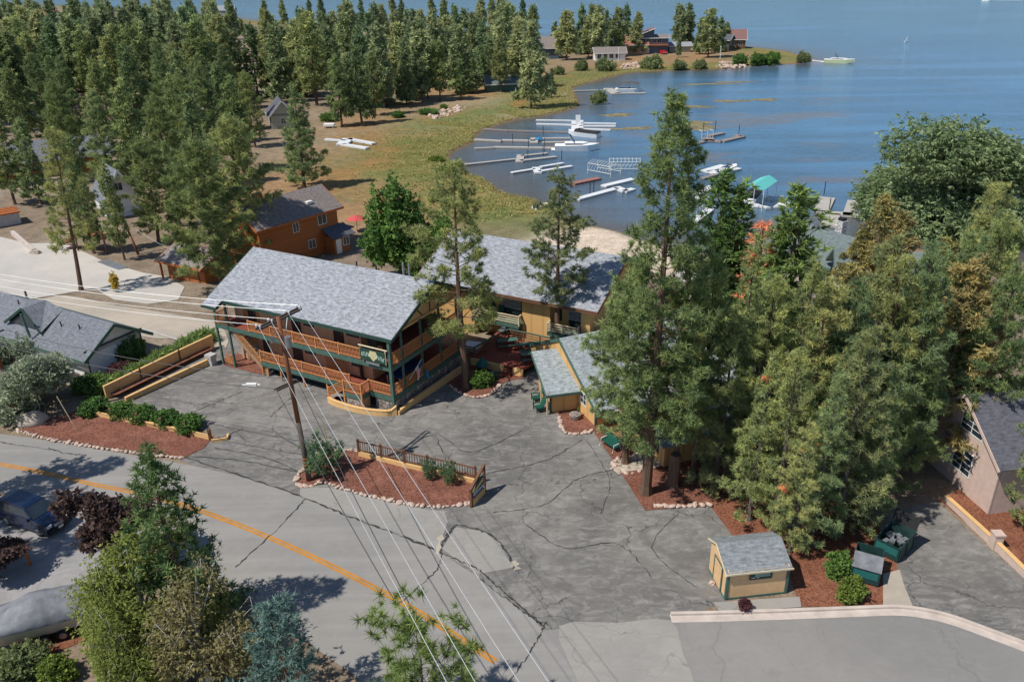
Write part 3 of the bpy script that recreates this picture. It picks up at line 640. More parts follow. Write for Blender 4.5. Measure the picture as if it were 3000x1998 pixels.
# bumped-out entry platform with its ramp rail
plat = [(-2.45, .06), (-2.5, -.95), (-4.25, -.95), (-4.2, .06)]
MB().prism(plat, D1-.12, D1-.005).build('entry_platform', X['deck_red'], lodge)
mb = MB(); mb.beam((-2.5, -.98, D1-.24), (-4.25, -.98, D1-.24), .06, .34); mb.beam((-2.42, 0, D1-.24), (-2.42, -1.0, D1-.24), .06, .34); mb.build('platform_fascia', X['green_mid'], lodge)
mb = MB(); mb.box(-4.15, -2.55, -.9, -.8, 0, D1-.4); mb.build('platform_stone', X['stone'], lodge)
MB().box(-2.56, -2.46, -.8, .05, 0, D1-.4).build('platform_wall', X['tan_wall'], lodge)
rail_run((-4.2, -.95), (-2.55, -.95), D1, .98, .14, X['cedar'], lodge); rail_run((-2.45, -.9), (-2.45, .05), D1, .98, .14, X['cedar'], lodge); rail_run((-2.4, .05), (-.2, .05), D1, .98, .14, X['cedar'], lodge)
rail_run((-6.0, -.9, .35), (-4.3, -.95, D1), 0, .95, .15, X['cedar'], lodge)
for q, z in (((-2.45, -.95), 0), ((-4.25, -.95), 0), ((-6.0, -.9), 0), ((-2.45, .05), D1)): post(q, z, D1+1.05 if q[0] > -5 else 1.4, .13, X['cedar'], lodge)
MB().add([(-6.1, -.85, .02), (-4.25, -.85, D1-.05), (-4.25, .05, D1-.05), (-6.1, .05, .02)], [(0, 1, 2, 3)]).build('ramp', X['deck_red'], lodge)
# doors, windows, slatted screens
for x0, x1 in ((-7.1, -6.05), (-11.75, -10.75), (-16.9, -15.95)): door_y(lodge, x0, x1, D2, D2+2.1, 1.7)
for x0, x1 in ((-12.05, -10.95), (-15.6, -14.9)): door_y(lodge, x0, x1, D1, D1+2.1, 1.7)
for x0, x1, z0, z1 in ((-5.65, -4.45, 5.1, 5.95), (-10.3, -9.3, 5.1, 5.95), (-10.55, -9.5, 2.45, 3.25), (-5.4, -4.65, 2.4, 3.2)): win_y(lodge, x0, x1, z0, z1, 1.7, -1, X['dark_door'])
for x0, x1 in ((-8.0, -5.9), (-17.4, -16.2)):
    mb = MB(); n = int((x1-x0)/.16)
    for i in range(n+1): mb.box(x0+i*.16, x0+i*.16+.07, 1.25, 1.3, D1 if x0 > -9 else .4, 3.65)
    mb.build('slatted_screen', X['cedar'], lodge)
post((-4.35, 1.5), D1, 3.7, .2, X['dark_door'], lodge)
win_x(lodge, 3.2, 4.6, 2.3, 3.4, -3.3, 1, X['dark_door']); win_x(lodge, 6.4, 8.0, 2.3, 3.4, -3.3, 1, X['dark_door'])
# outside stairs
sb = MB()
for y in (.25, 1.35): sb.beam((-13.9, y, .05), (-18.4, y, D2-.15), .08, .3)
sb.build('stringer', X['grey_wood'], lodge)
tr = MB()
for i in range(14): k = (i+.5)/14; x = -13.9-4.5*k; tr.box(x-.17, x+.15, .3, 1.3, D2*k-.03, D2*k+.03)
tr.build('stair_treads', X['conc'], lodge)
rail_run((-13.95, .2, .1), (-18.3, .2, D2), 0, .95, .15, X['cedar_pale'], lodge, name='stair_rail'); 
for y in (.2, 1.4): post((-13.9, y), 0, 1.15, .13, X['cedar_pale'], lodge, 'newel_post')
lt = MB()
for k in range(9): lt.beam((-19.1+k*.16, .12, .2), (-18.4+k*.16, .12, 1.6) if k < 5 else (-17.9, .12, 1.6-.2*(k-4)), .04, .03); lt.beam((-17.9-k*.1, .12, .2), (-18.9, .12, 1.3-.1*k), .04, .03)
lt.build('lattice', X['cedar'], lodge)

# hanging sign, flag, table, kayak-blue float
sg = thing('hanging_sign', 'dark green lodge sign with pale lettering and gold crest hung below balcony corner', 'sign', lf(-1.5, -.18, 4.3), TH)
MB().box(-1.3, 1.2, -.03, .03, .05, 1.05).build('sign_board', X['green'], sg)
mb = MB()
for a in (-1.25, 1.15): mb.tube([(a, 0, 1.0), (a, 0, 1.25)], .03, 6)
mb.tube([(-1.4, 0, 1.28), (1.4, 0, 1.28)], .06, 8); mb.tube([(1.22, 0, .0), (1.22, 0, 1.2)], .035, 6); mb.build('log_hanger', X['cream'], sg)
mb = MB()
for i, h in enumerate((.30, .34, .31, .36, .3, .33, .3, .35, .3, .34, .31, .33, .36, .3)):
    x = -1.15+i*.165; zc = .58+.10*math.sin(i/13*PI)-.012*i; mb.box(x, x+.045, -.045, -.031, zc-h/2, zc+h/2); mb.box(x+.05, x+.12, -.045, -.031, zc+(h/2-.07 if i % 2 else -h/2), zc+(h/2 if i % 2 else -h/2+.07))
    if i % 3 == 0: mb.box(x+.05, x+.11, -.045, -.031, zc-.03, zc+.03)
mb.build('lettering', X['lettering'], sg)
mb = MB(); mb.add([(-.45, -.04, .55), (0, -.04, .1), (.45, -.04, .55), (.3, -.04, .98), (-.3, -.04, .98), (-.45, -.036, .55), (0, -.036, .1), (.45, -.036, .55), (.3, -.036, .98), (-.3, -.036, .98)], [(0, 1, 2, 3, 4), (9, 8, 7, 6, 5)])
mb.build('crest', X['gold'], sg)
MB().box(-.8, .55, -.02, .02, -.22, -.02).build('name_strip', X['steel'], sg)
fl = thing('flag', 'striped red and white flag with blue corner drooping from a slanted pole', 'flag', lf(.02, 2.2, 2.0), TH)
MB().tube([(0, 0, 0), (.55, 1.1, 1.55)], .022, 6).build('flag_pole', X['trim_white'], fl)
pole_at = lambda k: Vector((.55*k, 1.1*k, 1.55*k))
def cloth(u, v_):   # u 0..1 along pole (from tip), v 0..1 hanging
    q = pole_at(.98-.5*u); drop = 1.25*v_; sq = .42*(1-.55*min(1, v_*1.6))
    base = pole_at(.72); q = base.lerp(q, 1-.62*min(1, v_*1.7)); return (q.x+.05*math.sin(u*14+v_*3), q.y+.03*math.sin(u*11), q.z-drop)
def cloth_part(name, mat, u0, u1, v0, v1, off=0):
    mb = MB(); n = 6; vs = []
    for i in range(n+1):
        for j in range(3): q = cloth(u0+(u1-u0)*j/2, v0+(v1-v0)*i/n); vs.append((q[0]+off, q[1], q[2]))
    mb.add(vs, [(i*3+j, i*3+j+1, i*3+j+4, i*3+j+3) for i in range(n) for j in range(2)]); return mb
sr = MB(); sw = MB()
for k in range(13):
    src = cloth_part('s', None, k/13, (k+1)/13, .0 if k > 6 else .42, 1); (sr if k % 2 == 0 else sw).add(src.v, src.f)
sr.build('red_stripes', X['red_cloth'], fl); sw.build('white_stripes', X['trim_white'], fl)
cloth_part('c', None, 0, 7/13, 0, .42).build('blue_canton', X['blue_cover'], fl)
tb = thing('covered_table', 'table under a dark blue cover inside the lower porch of the lodge', 'table', lf(-1.25, 3.4, D1), TH)
MB().box(-.72, .72, -1.75, 1.75, .80, .86).build('cover', X['blue_cover'], tb)
for dx in (-.62, .62):
    for dy in (-1.6, 1.6): MB().box(dx-.05, dx+.05, dy-.05, dy+.05, 0, .8).build('leg', X['steel'], tb)
mb = MB(); mb.dome((0, 0, 0), (.22, .1), .5, 10, 5); mb.dome((0, .05, .3), (.15, .09), .45, 10, 4)
k_ = solo(mb, 'float_toy', X['blue'], 'bright blue plastic float hung outside the lower porch railing', 'float', smooth=True); k_.location = lf(.16, 4.45, 1.25); k_.rotation_euler = (0, 0, TH)
ch = thing('folding_chair', 'pale wooden folding chair standing on the upper porch corner', 'chair', lf(-1.9, 1.1, D2), TH)
mb = MB(); mb.beam((-.25, -.2, 0), (-.2, .15, .95), .04); mb.beam((.25, -.2, 0), (.2, .15, .95), .04); mb.beam((-.25, .3, 0), (-.2, -.1, .6), .04); mb.beam((.25, .3, 0), (.2, -.1, .6), .04); mb.build('frame', X['cedar_pale'], ch)
MB().box(-.22, .22, -.15, .25, .42, .46).build('seat', X['cedar_pale'], ch); MB().box(-.2, .2, .1, .14, .65, .95).build('backrest', X['cedar_pale'], ch)
# low ochre retaining walls round the lodge
def wall_line(name, pts, h, th_, mat, label, cat='retaining wall', z0=-.3, posts=None):
    p = [Vector((q[0], q[1], 0)) for q in pts]; vs = []; n = len(p)
    for i, q in enumerate(p):
        d = (p[min(i+1, n-1)]-p[max(i-1, 0)]).normalized(); nn = Vector((-d.y, d.x, 0))*th_/2; hh = h[i] if isinstance(h, (list, tuple)) else h
        for e in (q-nn, q+nn): vs += [(e.x, e.y, z0), (e.x, e.y, hh)]
    fs = []
    for i in range(n-1):
        a = 4*i; b_ = a+4; fs += [(a, a+1, b_+1, b_), (a+2, b_+2, b_+3, a+3), (a+1, a+3, b_+3, b_+1)]
    fs += [(0, 2, 3, 1), (4*n-4, 4*n-3, 4*n-1, 4*n-2)]
    root = thing(name, label, cat, (p[0].x, p[0].y, 0)); mb = MB(); mb.add([(a-p[0].x, b_-p[0].y, c_) for a, b_, c_ in vs], fs); mb.build('wall', mat, root)
    cap = MB()
    for i in range(n-1):
        ha = h[i] if isinstance(h, (list, tuple)) else h; hb = h[i+1] if isinstance(h, (list, tuple)) else h
        cap.beam((p[i].x-p[0].x, p[i].y-p[0].y, ha+.025), (p[i+1].x-p[0].x, p[i+1].y-p[0].y, hb+.025), th_+.06, .05)
    cap.build('coping', X['ochre_plain'], root)
    return root
wall_line('retaining_wall', smooth([lf(-6.0, -1.0), lf(-5.0, -1.25), lf(-2.6, -1.25), lf(-.6, -.75), lf(-.05, -.35)], 3)+[lf(.3, -.1)], [.45]*13+[.8], .22, X['ochre_plain'], 'low curved ochre wall in front of the lodge entry platform')
wall_line('retaining_wall', [lf(.45, -.1), lf(.5, 1.5), lf(.75, 5.5), lf(1.0, 9.2)], [.35, .5, .55, .6], .2, X['ochre_plain'], 'ochre wall sloping along the stone base under the lodge gable')
a, b_ = spot(245, 918), spot(492, 800)
rw = wall_line('retaining_wall', [a, a.lerp(b_, .33), a.lerp(b_, .66), b_], [1.2, 1.25, 1.3, 1.3], .16, X['ochre_plain'], 'taller ochre boundary wall with dark posts beside the white house')
for k in (.3, .66):
    q = a.lerp(b_, k)-a; d = (b_-a).normalized(); nn = Vector((d.y, -d.x, 0))*.13; MB().cbox((q.x+nn.x, q.y+nn.y, .75), (.1, .1, 1.5), math.atan2(d.y, d.x)).build('post', X['brown_wood'], rw)
a, b_ = spot(290, 925), spot(482, 838)
wall_line('retaining_wall', [a, a.lerp(b_, .5), b_], [.42, .5, .55], .2, X['ochre_plain'], 'lower ochre garden wall with mulch behind it beside the car park')
for q, z in ((spot(488, 838), 1.0),):
    mb = MB(); mb.box(-.32, .32, -.3, .3, 0, .75); mb.box(-.4, .4, -.36, .36, .75, 1.05)
    o = mb.build('stone_pillar', X['conc'], None); o.location = q; o.rotation_euler = (0, 0, TH); tag(o, 'squat pale concrete pillar at the foot of the lodge corner post', 'pillar')

# ------------------------------------------------------------------ rear guest block
RO = (7.5, 64.2); rf_ = frame(RO, TH); RB = -1.2
blk = thing('guest_block', 'two storey ochre guest block with cream balconies under a grey roof', 'guest house', (RO[0], RO[1], 0), TH)
E2, R2 = 5.0, 8.0
mb = MB(); mb.box(-18.4, -1.0, 2.1, 12.4, RB-1, 5.45); gable_wall(mb, -1.05, 2.11, 12.4, 5.4, 6.9, 7.7, RB-1); mb.build('wall', X['ochre'], blk)
for x0, x1 in ((-7.9, -5.0), (-1.9, -1.02), (-18.4, -13.2)): MB().box(x0, x1, .8, 2.09, RB-1, 5.1).build('projecting_wall', X['ochre'], blk)
gable_roof(blk, -19.4, .0, 0.0, E2, 6.9, R2, 13.8, E2, X['shingle'], .16, X['brown_wood'])
for x0, x1, g in ((-13.1, -7.95, 0), (-5.0, -1.95, 1)):
    zf = 2.0; b0 = MB().box(x0, x1, .15, 2.09, zf-.3, zf).build('balcony', X['green_mid'], blk)
    n = 2
    for i in range(n): rail_run((x0+(x1-x0)*i/n+.05, .2), (x0+(x1-x0)*(i+1)/n-.05, .2), zf, .95, .2, X['cream'], b0, 'bars', .06)
    for x in (x0+.04, x1-.04): rail_run((x, .25), (x, .78), zf, .95, .2, X['cream'], b0, 'bars', .06)
    for i in range(n+1): post((x0+(x1-x0)*i/n, .2), zf, zf+1.0, .1, X['cream'], b0)
    mid = (x0+x1)/2
    MB().box(mid-.2, mid+1.9, 2.0, 2.08, zf, zf+2.0).build('sliding_door', X['glass'], blk)
    sh = MB()
    for i in range(6): sh.box(mid-.2, mid+1.9, 1.9, 1.96, zf+.9+i*.2, zf+.95+i*.2)
    sh.build('blind', X['trim_white'], blk)
    MB().box(mid-.1, mid+1.7, 2.0, 2.08, RB+.1, RB+2.2).build('sliding_door', X['glass'], blk)
    win_y(blk, mid-2.1, mid-1.0, zf+.6, zf+1.7, 2.1, -1, X['dark_door'])
for k, x in enumerate((-12.2, -10.6)):
    ad = thing('deck_chair', 'green slatted chair at the left end of the cream balcony' if k == 0 else 'green slatted chair nearer the sliding door on the cream balcony', 'chair', rf_(x, 1.2, 2.0), TH, 'green chairs on the balcony')
    MB().box(-.3, .3, -.3, .25, .36, .42).build('seat', X['adir'], ad); mb = MB(); mb.add([(-.3, .2, .38), (.3, .2, .38), (.34, .45, 1.1), (-.34, .45, 1.1), (-.3, .26, .38), (.3, .26, .38), (.34, .51, 1.1), (-.34, .51, 1.1)], [(0, 1, 2, 3), (7, 6, 5, 4), (0, 3, 7, 4), (1, 5, 6, 2), (2, 6, 7, 3)]); mb.build('backrest', X['adir'], ad)
    for dx in (-.27, .27): MB().box(dx-.04, dx+.04, -.28, .25, 0, .6).build('armrest', X['adir'], ad)

# ------------------------------------------------------------------ red deck between the buildings
dk = thing('red_deck', 'raised red timber deck with ochre base and dark railings between the buildings', 'deck', lf(0, 0, 0), TH)
DZ = .75
MB().prism([(.3, 10.0), (1.1, 10.35), (6.2, 10.35), (7.3, 15.4), (2.0, 15.4), (2.0, 17.6), (.2, 17.6)], DZ-.15, DZ).build('floor', X['deck_red'], dk)
mb = MB(); mb.box(.9, 4.3, 10.2, 10.34, -.9, DZ-.02); mb.build('base_wall', X['ochre_plain'], dk)
MB().box(5.2, 6.2, 10.2, 10.34, -.9, DZ-.02).build('base_wall', X['ochre_plain'], dk)
st = MB()
for i in range(4): st.box(4.35, 5.15, 9.3+i*.28, 9.58+i*.28+.05, -.1+i*.14, .02+i*.15)
st.build('steps', X['deck_red'], dk)
for p_, q_ in (((2.0, 15.3), (3.6, 15.3)), ((3.6, 15.3), (5.3, 15.3)), ((5.3, 15.3), (7.2, 15.3)), ((2.0, 15.3), (1.75, 13.4)), ((1.75, 13.4), (1.5, 11.8)), ((1.5, 11.8), (1.2, 10.4)), ((1.2, 10.4), (-.2, 10.4))):
    rail_run(p_, q_, DZ, .95, .2, X['brown_wood'], dk, 'bars', .06); post(p_, DZ, DZ+1.0, .11, X['brown_wood'], dk)
mb = MB(); mb.beam((2.0, 15.3, DZ+1.02), (7.2, 15.3, DZ+1.02), .14, .05); mb.beam((2.0, 15.3, DZ+1.02), (1.2, 10.4, DZ+1.02), .14, .05); mb.build('top_rail', X['green_mid'], dk)
def picnic(loc, rz, label):
    t_ = thing('picnic_table', label, 'picnic table', loc, rz, 'green picnic tables on the red deck')
    MB().box(-.95, .95, -.38, .38, .70, .75).build('tabletop', X['green_mid'], t_)
    for s_ in (-1, 1): MB().box(-.95, .95, s_*.72-.14, s_*.72+.14, .42, .46).build('bench', X['green_mid'], t_)
    for x in (-.65, .65):
        mb = MB(); mb.beam((x, -.7, 0), (x, -.25, .7), .08, .05); mb.beam((x, .7, 0), (x, .25, .7), .08, .05); mb.beam((x, -.75, .4), (x, .75, .4), .05, .08); mb.build('leg', X['green'], t_)
picnic(lf(2.75, 13.7, DZ), TH+R(38), 'green picnic table nearest the inner corner of the red deck railing')
picnic(lf(4.9, 13.8, DZ), TH+R(38), 'green picnic table in the middle of the red deck, half in sun')
picnic(lf(6.0, 12.2, DZ), TH+R(38), 'green picnic table at the open edge of the red deck by the office roof')
um = thing('garden_umbrella', 'closed faded green umbrella in front of the ochre deck base', 'umbrella', lf(2.4, 9.75, -.2))
MB().tube([(0, 0, 0), (0, 0, 1.6)], .03, 6).build('pole', X['brown_wood'], um)
mb = MB(); n = 10
vs = [(.62*math.cos(2*PI*i/n), .62*math.sin(2*PI*i/n), .75+(.05 if i % 2 else 0)) for i in range(n)]+[(0, 0, 1.55)]; mb.add(vs, [(i, (i+1) % n, n) for i in range(n)]); mb.build('canopy', X['teal_sign'], um)
mb = MB(); mb.tube([(0, 0, 0), (0, 0, .55)], [.34, .42], 10); pl = solo(mb, 'barrel_planter', X['green'], 'dark green tub with leaves at the foot of the deck steps', 'planter'); pl.location = lf(4.1, 8.9, 0)
hb = thing('fire_pit_table', 'pale square table with orange base on the deck beside the tall pine', 'table', lf(.35, 11.6, DZ), TH+R(10)); MB().box(-.8, .8, -.7, .7, .5, .6).build('top', X['trim_white'], hb); MB().box(-.6, .6, -.5, .5, 0, .5).build('base', X['conc'], hb)
for k, (x, y, lab) in enumerate(((.9, 15.9, 'rounded metal patio chair beside the ochre wall of the guest block'), (1.7, 16.4, 'white patio chair standing against the guest block wall'))):
    t_ = thing('patio_chair', lab, 'chair', lf(x, y, DZ), TH); m_ = X['steel'] if k == 0 else X['trim_white']
    MB().box(-.28, .28, -.28, .28, .4, .46).build('seat', m_, t_); MB().box(-.28, .28, .24, .3, .46, 1.15).build('backrest', m_, t_)
    for dx in (-.24, .24):
        for dy in (-.24, .24): MB().box(dx-.025, dx+.025, dy-.025, dy+.025, 0, .4).build('leg', X['black'], t_)

# ------------------------------------------------------------------ office with its low front wing
oc = Vector((2.95, 55.45, 0)); OTH = math.atan2(.55, 2.37)
of = frame((oc.x, oc.y), OTH)
off = thing('office', 'ochre office with grey shingle roofs, low front wing and side window', 'office', oc, OTH)
mb = MB(); mb.box(.12, 2.75, 0.05, 4.0, 0, 1.95); mb.build('wing_wall', X['ochre'], off)
mb = MB(); mb.slab([(-.45, -.55, 1.95), (2.75, -.55, 1.95), (2.75, 4.1, 3.65), (-.45, 4.1, 3.65)], .14); mb.build('wing_roof', X['shingle_green'], off)
mb = MB(); mb.beam((-.5, -.6, 1.85), (2.8, -.6, 1.85), .07, .2); mb.beam((-.5, -.6, 1.85), (-.5, 4.1, 3.55), .07, .2); mb.build('fascia', X['green_mid'], off)
for y in (-.2, 1.6): post((-.3, y), 0, 2.0+y*.36, .12, X['cream'], off)
post((.02, -.02), 0, 1.95, .14, X['green'], off)
# main hall: its gable end with the window faces the car park, roof falling towards the viewer
HTH = math.atan2(.376, .927)
hall = thing('office_hall', 'ochre hall behind the office wing, tall gable end with window, roof under pines', 'hall', (6.38, 53.34, 0), HTH)
mb = MB(); mb.box(.05, 12, .05, 12.6, 0, 1.5); gable_wall(mb, .0, 0, 12.8, 1.55, 6.4, 4.7, 0); gable_wall(mb, 12, 0, 12.8, 1.55, 6.4, 4.7, 0); mb.build('wall', X['ochre'], hall)
gable_roof(hall, -.13, 12.5, -.6, 1.3, 6.4, 4.85, 13.4, 1.3, X['shingle_green'], .14, X['green_mid'])
win_x(hall, 1.5, 2.4, 1.0, 1.9, -.08, -1, X['trim_white'], 1, bars=1)
MB().box(-.1, .06, -.06, .06, 0, 1.5).build('corner_trim', X['green_mid'], hall)
mb = MB(); mb.box(1.7, 9.5, -7.0, -.02, 0, 2.0); mb.build('side_wing', X['ochre'], hall)
mb = MB(); mb.slab([(1.3, -7.4, 1.95), (9.9, -7.4, 1.95), (9.9, -3.4, 3.3), (1.3, -3.4, 3.3)], .12); mb.slab([(1.3, .3, 1.95), (9.9, .3, 1.95), (9.9, -3.4, 3.3), (1.3, -3.4, 3.3)], .12); mb.build('wing_roof', X['shingle_green'], hall)
for y in (-6.2, -4.6, -3.0): win_x(hall, y, y+.9, .8, 1.6, 1.7, -1, X['green'])
dm = MB(); dm.add([(6.6, 2.2, 2.75), (9.0, 2.2, 2.75), (7.8, 2.2, 4.3), (7.8, 5.2, 4.3)], [(0, 2, 3), (2, 1, 3)]); dm.build('dormer_roof', X['shingle_green'], hall); dm = MB(); dm.add([(6.8, 2.3, 2.75), (8.8, 2.3, 2.75), (7.8, 2.3, 4.15)], [(0, 1, 2)]); dm.build('dormer_glass', X['glass'], hall)

# ------------------------------------------------------------------ garden shed
A_, B_, C_ = Vector((0, 0, 0)), None, None
s0 = spot(2124/K, 1757/K); s1 = spot(2305/K, 1737/K); STH = math.atan2(s1.y-s0.y, s1.x-s0.x)
shed = thing('garden_shed', 'peach coloured garden shed with green corner trim and small green sign', 'shed', s0, STH)
SW, SD, SH = 3.55, 2.55, 1.95
mb = MB(); mb.box(0, SW, 0, SD, 0.06, SH)
pts = [(0, SH), (SD, SH), (SD, SH+.28), (SD*.64, SH+.66), (SD*.62, SH+.66)]
for x in (0.0, SW-.06):
    vs = [(x, a, b_) for a, b_ in pts]+[(x+.06, a, b_) for a, b_ in pts]; mb.add(vs, [(4, 3, 2, 1, 0), (5, 6, 7, 8, 9)]+[(i, (i+1) % 5, 5+(i+1) % 5, 5+i) for i in range(5)])
mb.build('wall', X['shed_wall'], shed)
rp = [(-.2, SH-.10), (SD*.63, SH+.74), (SD+.16, SH+.24)]
mb = MB()
for (a, za), (b_, zb) in zip(rp[:-1], rp[1:]): mb.slab([(-.14, a, za), (SW+.14, a, za), (SW+.14, b_, zb), (-.14, b_, zb)], .06)
mb.build('roof', X['shingle_shed'], shed)
mb = MB(); mb.beam((-.16, -.18, SH-.06), (SW+.16, -.18, SH-.06), .05, .1)
for (a, za), (b_, zb) in zip(rp[:-1], rp[1:]): mb.beam((-.17, a, za-.03), (-.17, b_, zb-.03), .05, .1)
mb.build('roof_trim', X['cream'], shed)
mb = MB(); mb.box(-.04, .12, -.04, .0, 0.06, SH-.05); mb.box(SW-.12, SW+.04, -.04, 0, .06, SH-.05); mb.box(-.05, -.01, -.02, .1, .06, SH-.05); mb.box(0.13, SW-.13, -.03, 0, .0, .14); mb.box(-.05, .0, .12, SD, .0, .1); mb.build('corner_trim', X['green_mid'], shed)
dr = MB().box(-.06, -.005, .68, 1.72, .1, 1.72).build('door', X['shed_wall'], shed)
mb = MB(); mb.box(-.09, -.06, .60, .68, .1, 1.8); mb.box(-.09, -.06, 1.72, 1.80, .1, 1.8); mb.box(-.09, -.06, .68, 1.72, 1.72, 1.8); mb.build('door_frame', X['green_mid'], dr)
sp_ = thing('shed_sign', 'small dark green sign with brown frame on the shed front', 'sign', s0+Vector((math.cos(STH)*1.9+.0, math.sin(STH)*1.9, 1.35)), STH)
MB().box(-.62, .62, -.075, -.045, 0, .42).build('sign_board', X['green'], sp_)
mb = MB(); mb.box(-.66, .66, -.085, -.04, .42, .46); mb.box(-.66, .66, -.085, -.04, -.04, 0); mb.box(-.66, -.62, -.085, -.04, 0, .42); mb.box(.62, .66, -.085, -.04, 0, .42); mb.build('sign_frame', X['brown_wood'], sp_)
mb = MB()
for r_, z in enumerate((.33, .25, .17)):
    x = -.36
    while x < .5: w_ = random.uniform(.03, .08); mb.box(x, x+w_, -.082, -.076, z-.022, z+.022); x += w_+.02
mb.build('lettering', X['lettering'], sp_)
mb = MB(); mb.box(-.55, -.34, -.082, -.076, .07, .11); mb.box(-.25, -.1, -.082, -.076, .07, .11); mb.build('emblem', X['trim_white'], sp_)
mb = MB(); mb.dome((0, 0, 0), (.2, .16), .22, 8, 4, .15); k_ = solo(mb, 'white_stone', X['stone_pink'], 'pale stone block beside the shed door', 'stone'); k_.location = spot(1636, 1342)
# ------------------------------------------------------------------ neighbouring houses
def zoom(x0, y0, s): return lambda x, y: ((x0+x/s)/K, (y0+y/s)/K)
def house(name, label, cat, loc, rz, L, W, zw, zr, roof_m, wall_m, base=0.0, over=.5, fascia=None, wins=(), gwins=(), chimney=None, group=None, thick=.16, rx=None):
    """gabled house: ridge along local x from -L to 0, front wall y=0, facing -y; heights above loc.z"""
    o = thing(name, label, cat, loc, rz, group)
    mb = MB(); mb.box(-L, 0, 0, W, base, zw)
    k = (zr-zw)/(W/2)
    for x in (-L+.05, -.05): gable_wall(mb, x, .01, W-.01, zw-.05, W/2, zr-.12, zw-.4, .1)
    mb.build('wall', wall_m, o)
    r_ = gable_roof(o, -L-over, over, -over, zw-over*k+.04, W/2, zr+.04, W+over, zw-over*k+.04, roof_m, thick, fascia)
    for (x0, x1, z0, z1) in wins: win_y(o, x0, x1, z0, z1, 0, -1, X['trim_white'])
    for (y0, y1, z0, z1, side) in gwins: win_x(o, y0, y1, z0, z1, 0 if side > 0 else -L, side, X['trim_white'], bars=1)
    if chimney: x, y, h, m_ = chimney; MB().box(x-.4, x+.4, y-.35, y+.35, zw, zr+h).build('chimney', m_, r_)
    return o
# white house at the left edge
wh = house('white_house', 'low white house with slate roof and large green dormer at the left edge', 'house', (-37.3, 63.0, 0), TH, 19, 5.5, 2.55, 4.35, X['shingle_slate'], X['white'], -.2, .75, X['green_mid'])
whf = frame((-37.3, 63.0), TH)
gb = MB(); gb.beam((.12, -.2, 2.62), (.12, 5.7, 2.62), .07, .14); gb.beam((.12, 1.5, 2.6), (.12, 1.5, 3.5), .08, .1); gb.beam((.06, 0, 0), (.06, 0, 2.5), .08, .1); gb.beam((.06, 5.5, 0), (.06, 5.5, 2.5), .08, .1); gb.build('gable_trim', X['green'], wh)
dm = MB()
ap = (-9.2, .9, 4.75)
dm.add([(-9.2, .6, 4.75), (-9.2, 3.0, 4.75), (-11.9, .2, 3.05), (-11.9, 2.75, 4.4), (-6.4, .2, 3.05), (-6.4, 2.75, 4.4)], [(0, 2, 3, 1), (1, 5, 4, 0)]); dm.build('dormer_roof', X['shingle_slate'], wh)
dm = MB(); dm.add([(-9.2, .85, 4.68), (-11.7, .45, 3.1), (-6.6, .45, 3.1)], [(0, 1, 2)]); dm.build('dormer_glass', X['glass'], wh)
dm = MB(); dm.beam((-9.2, .55, 4.72), (-11.9, .15, 3.0), .1, .22); dm.beam((-9.2, .55, 4.72), (-6.4, .15, 3.0), .1, .22); dm.build('dormer_trim', X['green'], wh)
MB().tube([(-7.3, -.35, 2.6), (-7.6, -.4, 4.9)], .11, 8).build('flue_pipe', X['green_mid'], wh)
for x, y in ((-5.0, 1.4), (-2.6, 1.6), (-12.5, 2.2)): vent(wh, (x, y, 2.75+y*.6), .35, .06, X['black'])
mb = MB()
for k in range(4): mb.box(.4+k*.0, 3.4, 6.6+k*.55, 6.9+k*.55, .2, .3)
mb.build('timber_steps', X['grey_wood'], wh)
# log house behind the lodge
LH = thing('log_house', 'two storey orange log house with brown shingle roof behind the lodge', 'house', (-23.9, 107.6, -2.7), math.atan2(.79, .61))
mb = MB(); mb.box(-13, 0, 0, 7, 0, 6.0); gable_wall(mb, -.05, .01, 6.99, 6.0, 3.5, 8.3, 5.5, .1); gable_wall(mb, -12.95, .01, 6.99, 6.0, 3.5, 8.3, 5.5, .1); mb.build('wall', X['log'], LH)
r_ = gable_roof(LH, -13.6, .7, -.6, 5.85, 3.5, 8.45, 7.6, 5.85, X['shingle_brown'], .16, X['log_end'])
MB().box(-4.0, -3.1, 1.0, 1.6, 6.9, 7.25).build('skylight', X['trim_white'], r_); MB().box(-10.3, -9.3, 3.2, 4.1, 7.4, 9.3).build('chimney', X['log_end'], r_)
for x0, x1, z0, z1 in ((-3.4, -2.0, 4.1, 5.4), (-7.6, -6.7, 4.1, 5.3), (-5.4, -4.3, 1.3, 2.4)): win_y(LH, x0, x1, z0, z1, 0, -1, X['trim_white'])
MB().box(-2.7, .0, -2.0, -.01, 0, 2.4).build('entry_wall', X['log'], LH); mb = MB(); mb.slab([(-3.1, -2.4, 2.4), (.9, -2.4, 2.4), (.9, -.02, 3.5), (-3.1, -.02, 3.5)], .12); mb.build('entry_roof', X['shingle_dark'], LH)
mb = MB(); mb.slab([(.05, -.4, 2.5), (2.6, -.4, 2.5), (2.6, 7, 2.5), (.05, 7, 3.4)], .1); mb.build('side_roof', X['shingle_dark'], LH)
door_y(LH, -2.4, -1.5, .1, 2.1, -2.0, -1, X['trim_white']); win_y(LH, -1.1, -.1, 1.0, 2.1, -2.0, -1, X['trim_white'])
q = spot(822, 533); u_ = thing('red_umbrella', 'red patio umbrella between the log house and the green poplar', 'umbrella', q)
MB().tube([(0, 0, 0), (0, 0, 2.3)], .04, 6).build('pole', X['brown_wood'], u_); mb = MB(); n = 8; mb.add([(1.5*math.cos(2*PI*i/n), 1.5*math.sin(2*PI*i/n), 2.0) for i in range(n)]+[(0, 0, 2.6)], [(i, (i+1) % n, n) for i in range(n)]); mb.build('canopy', X['red_cloth'], u_)
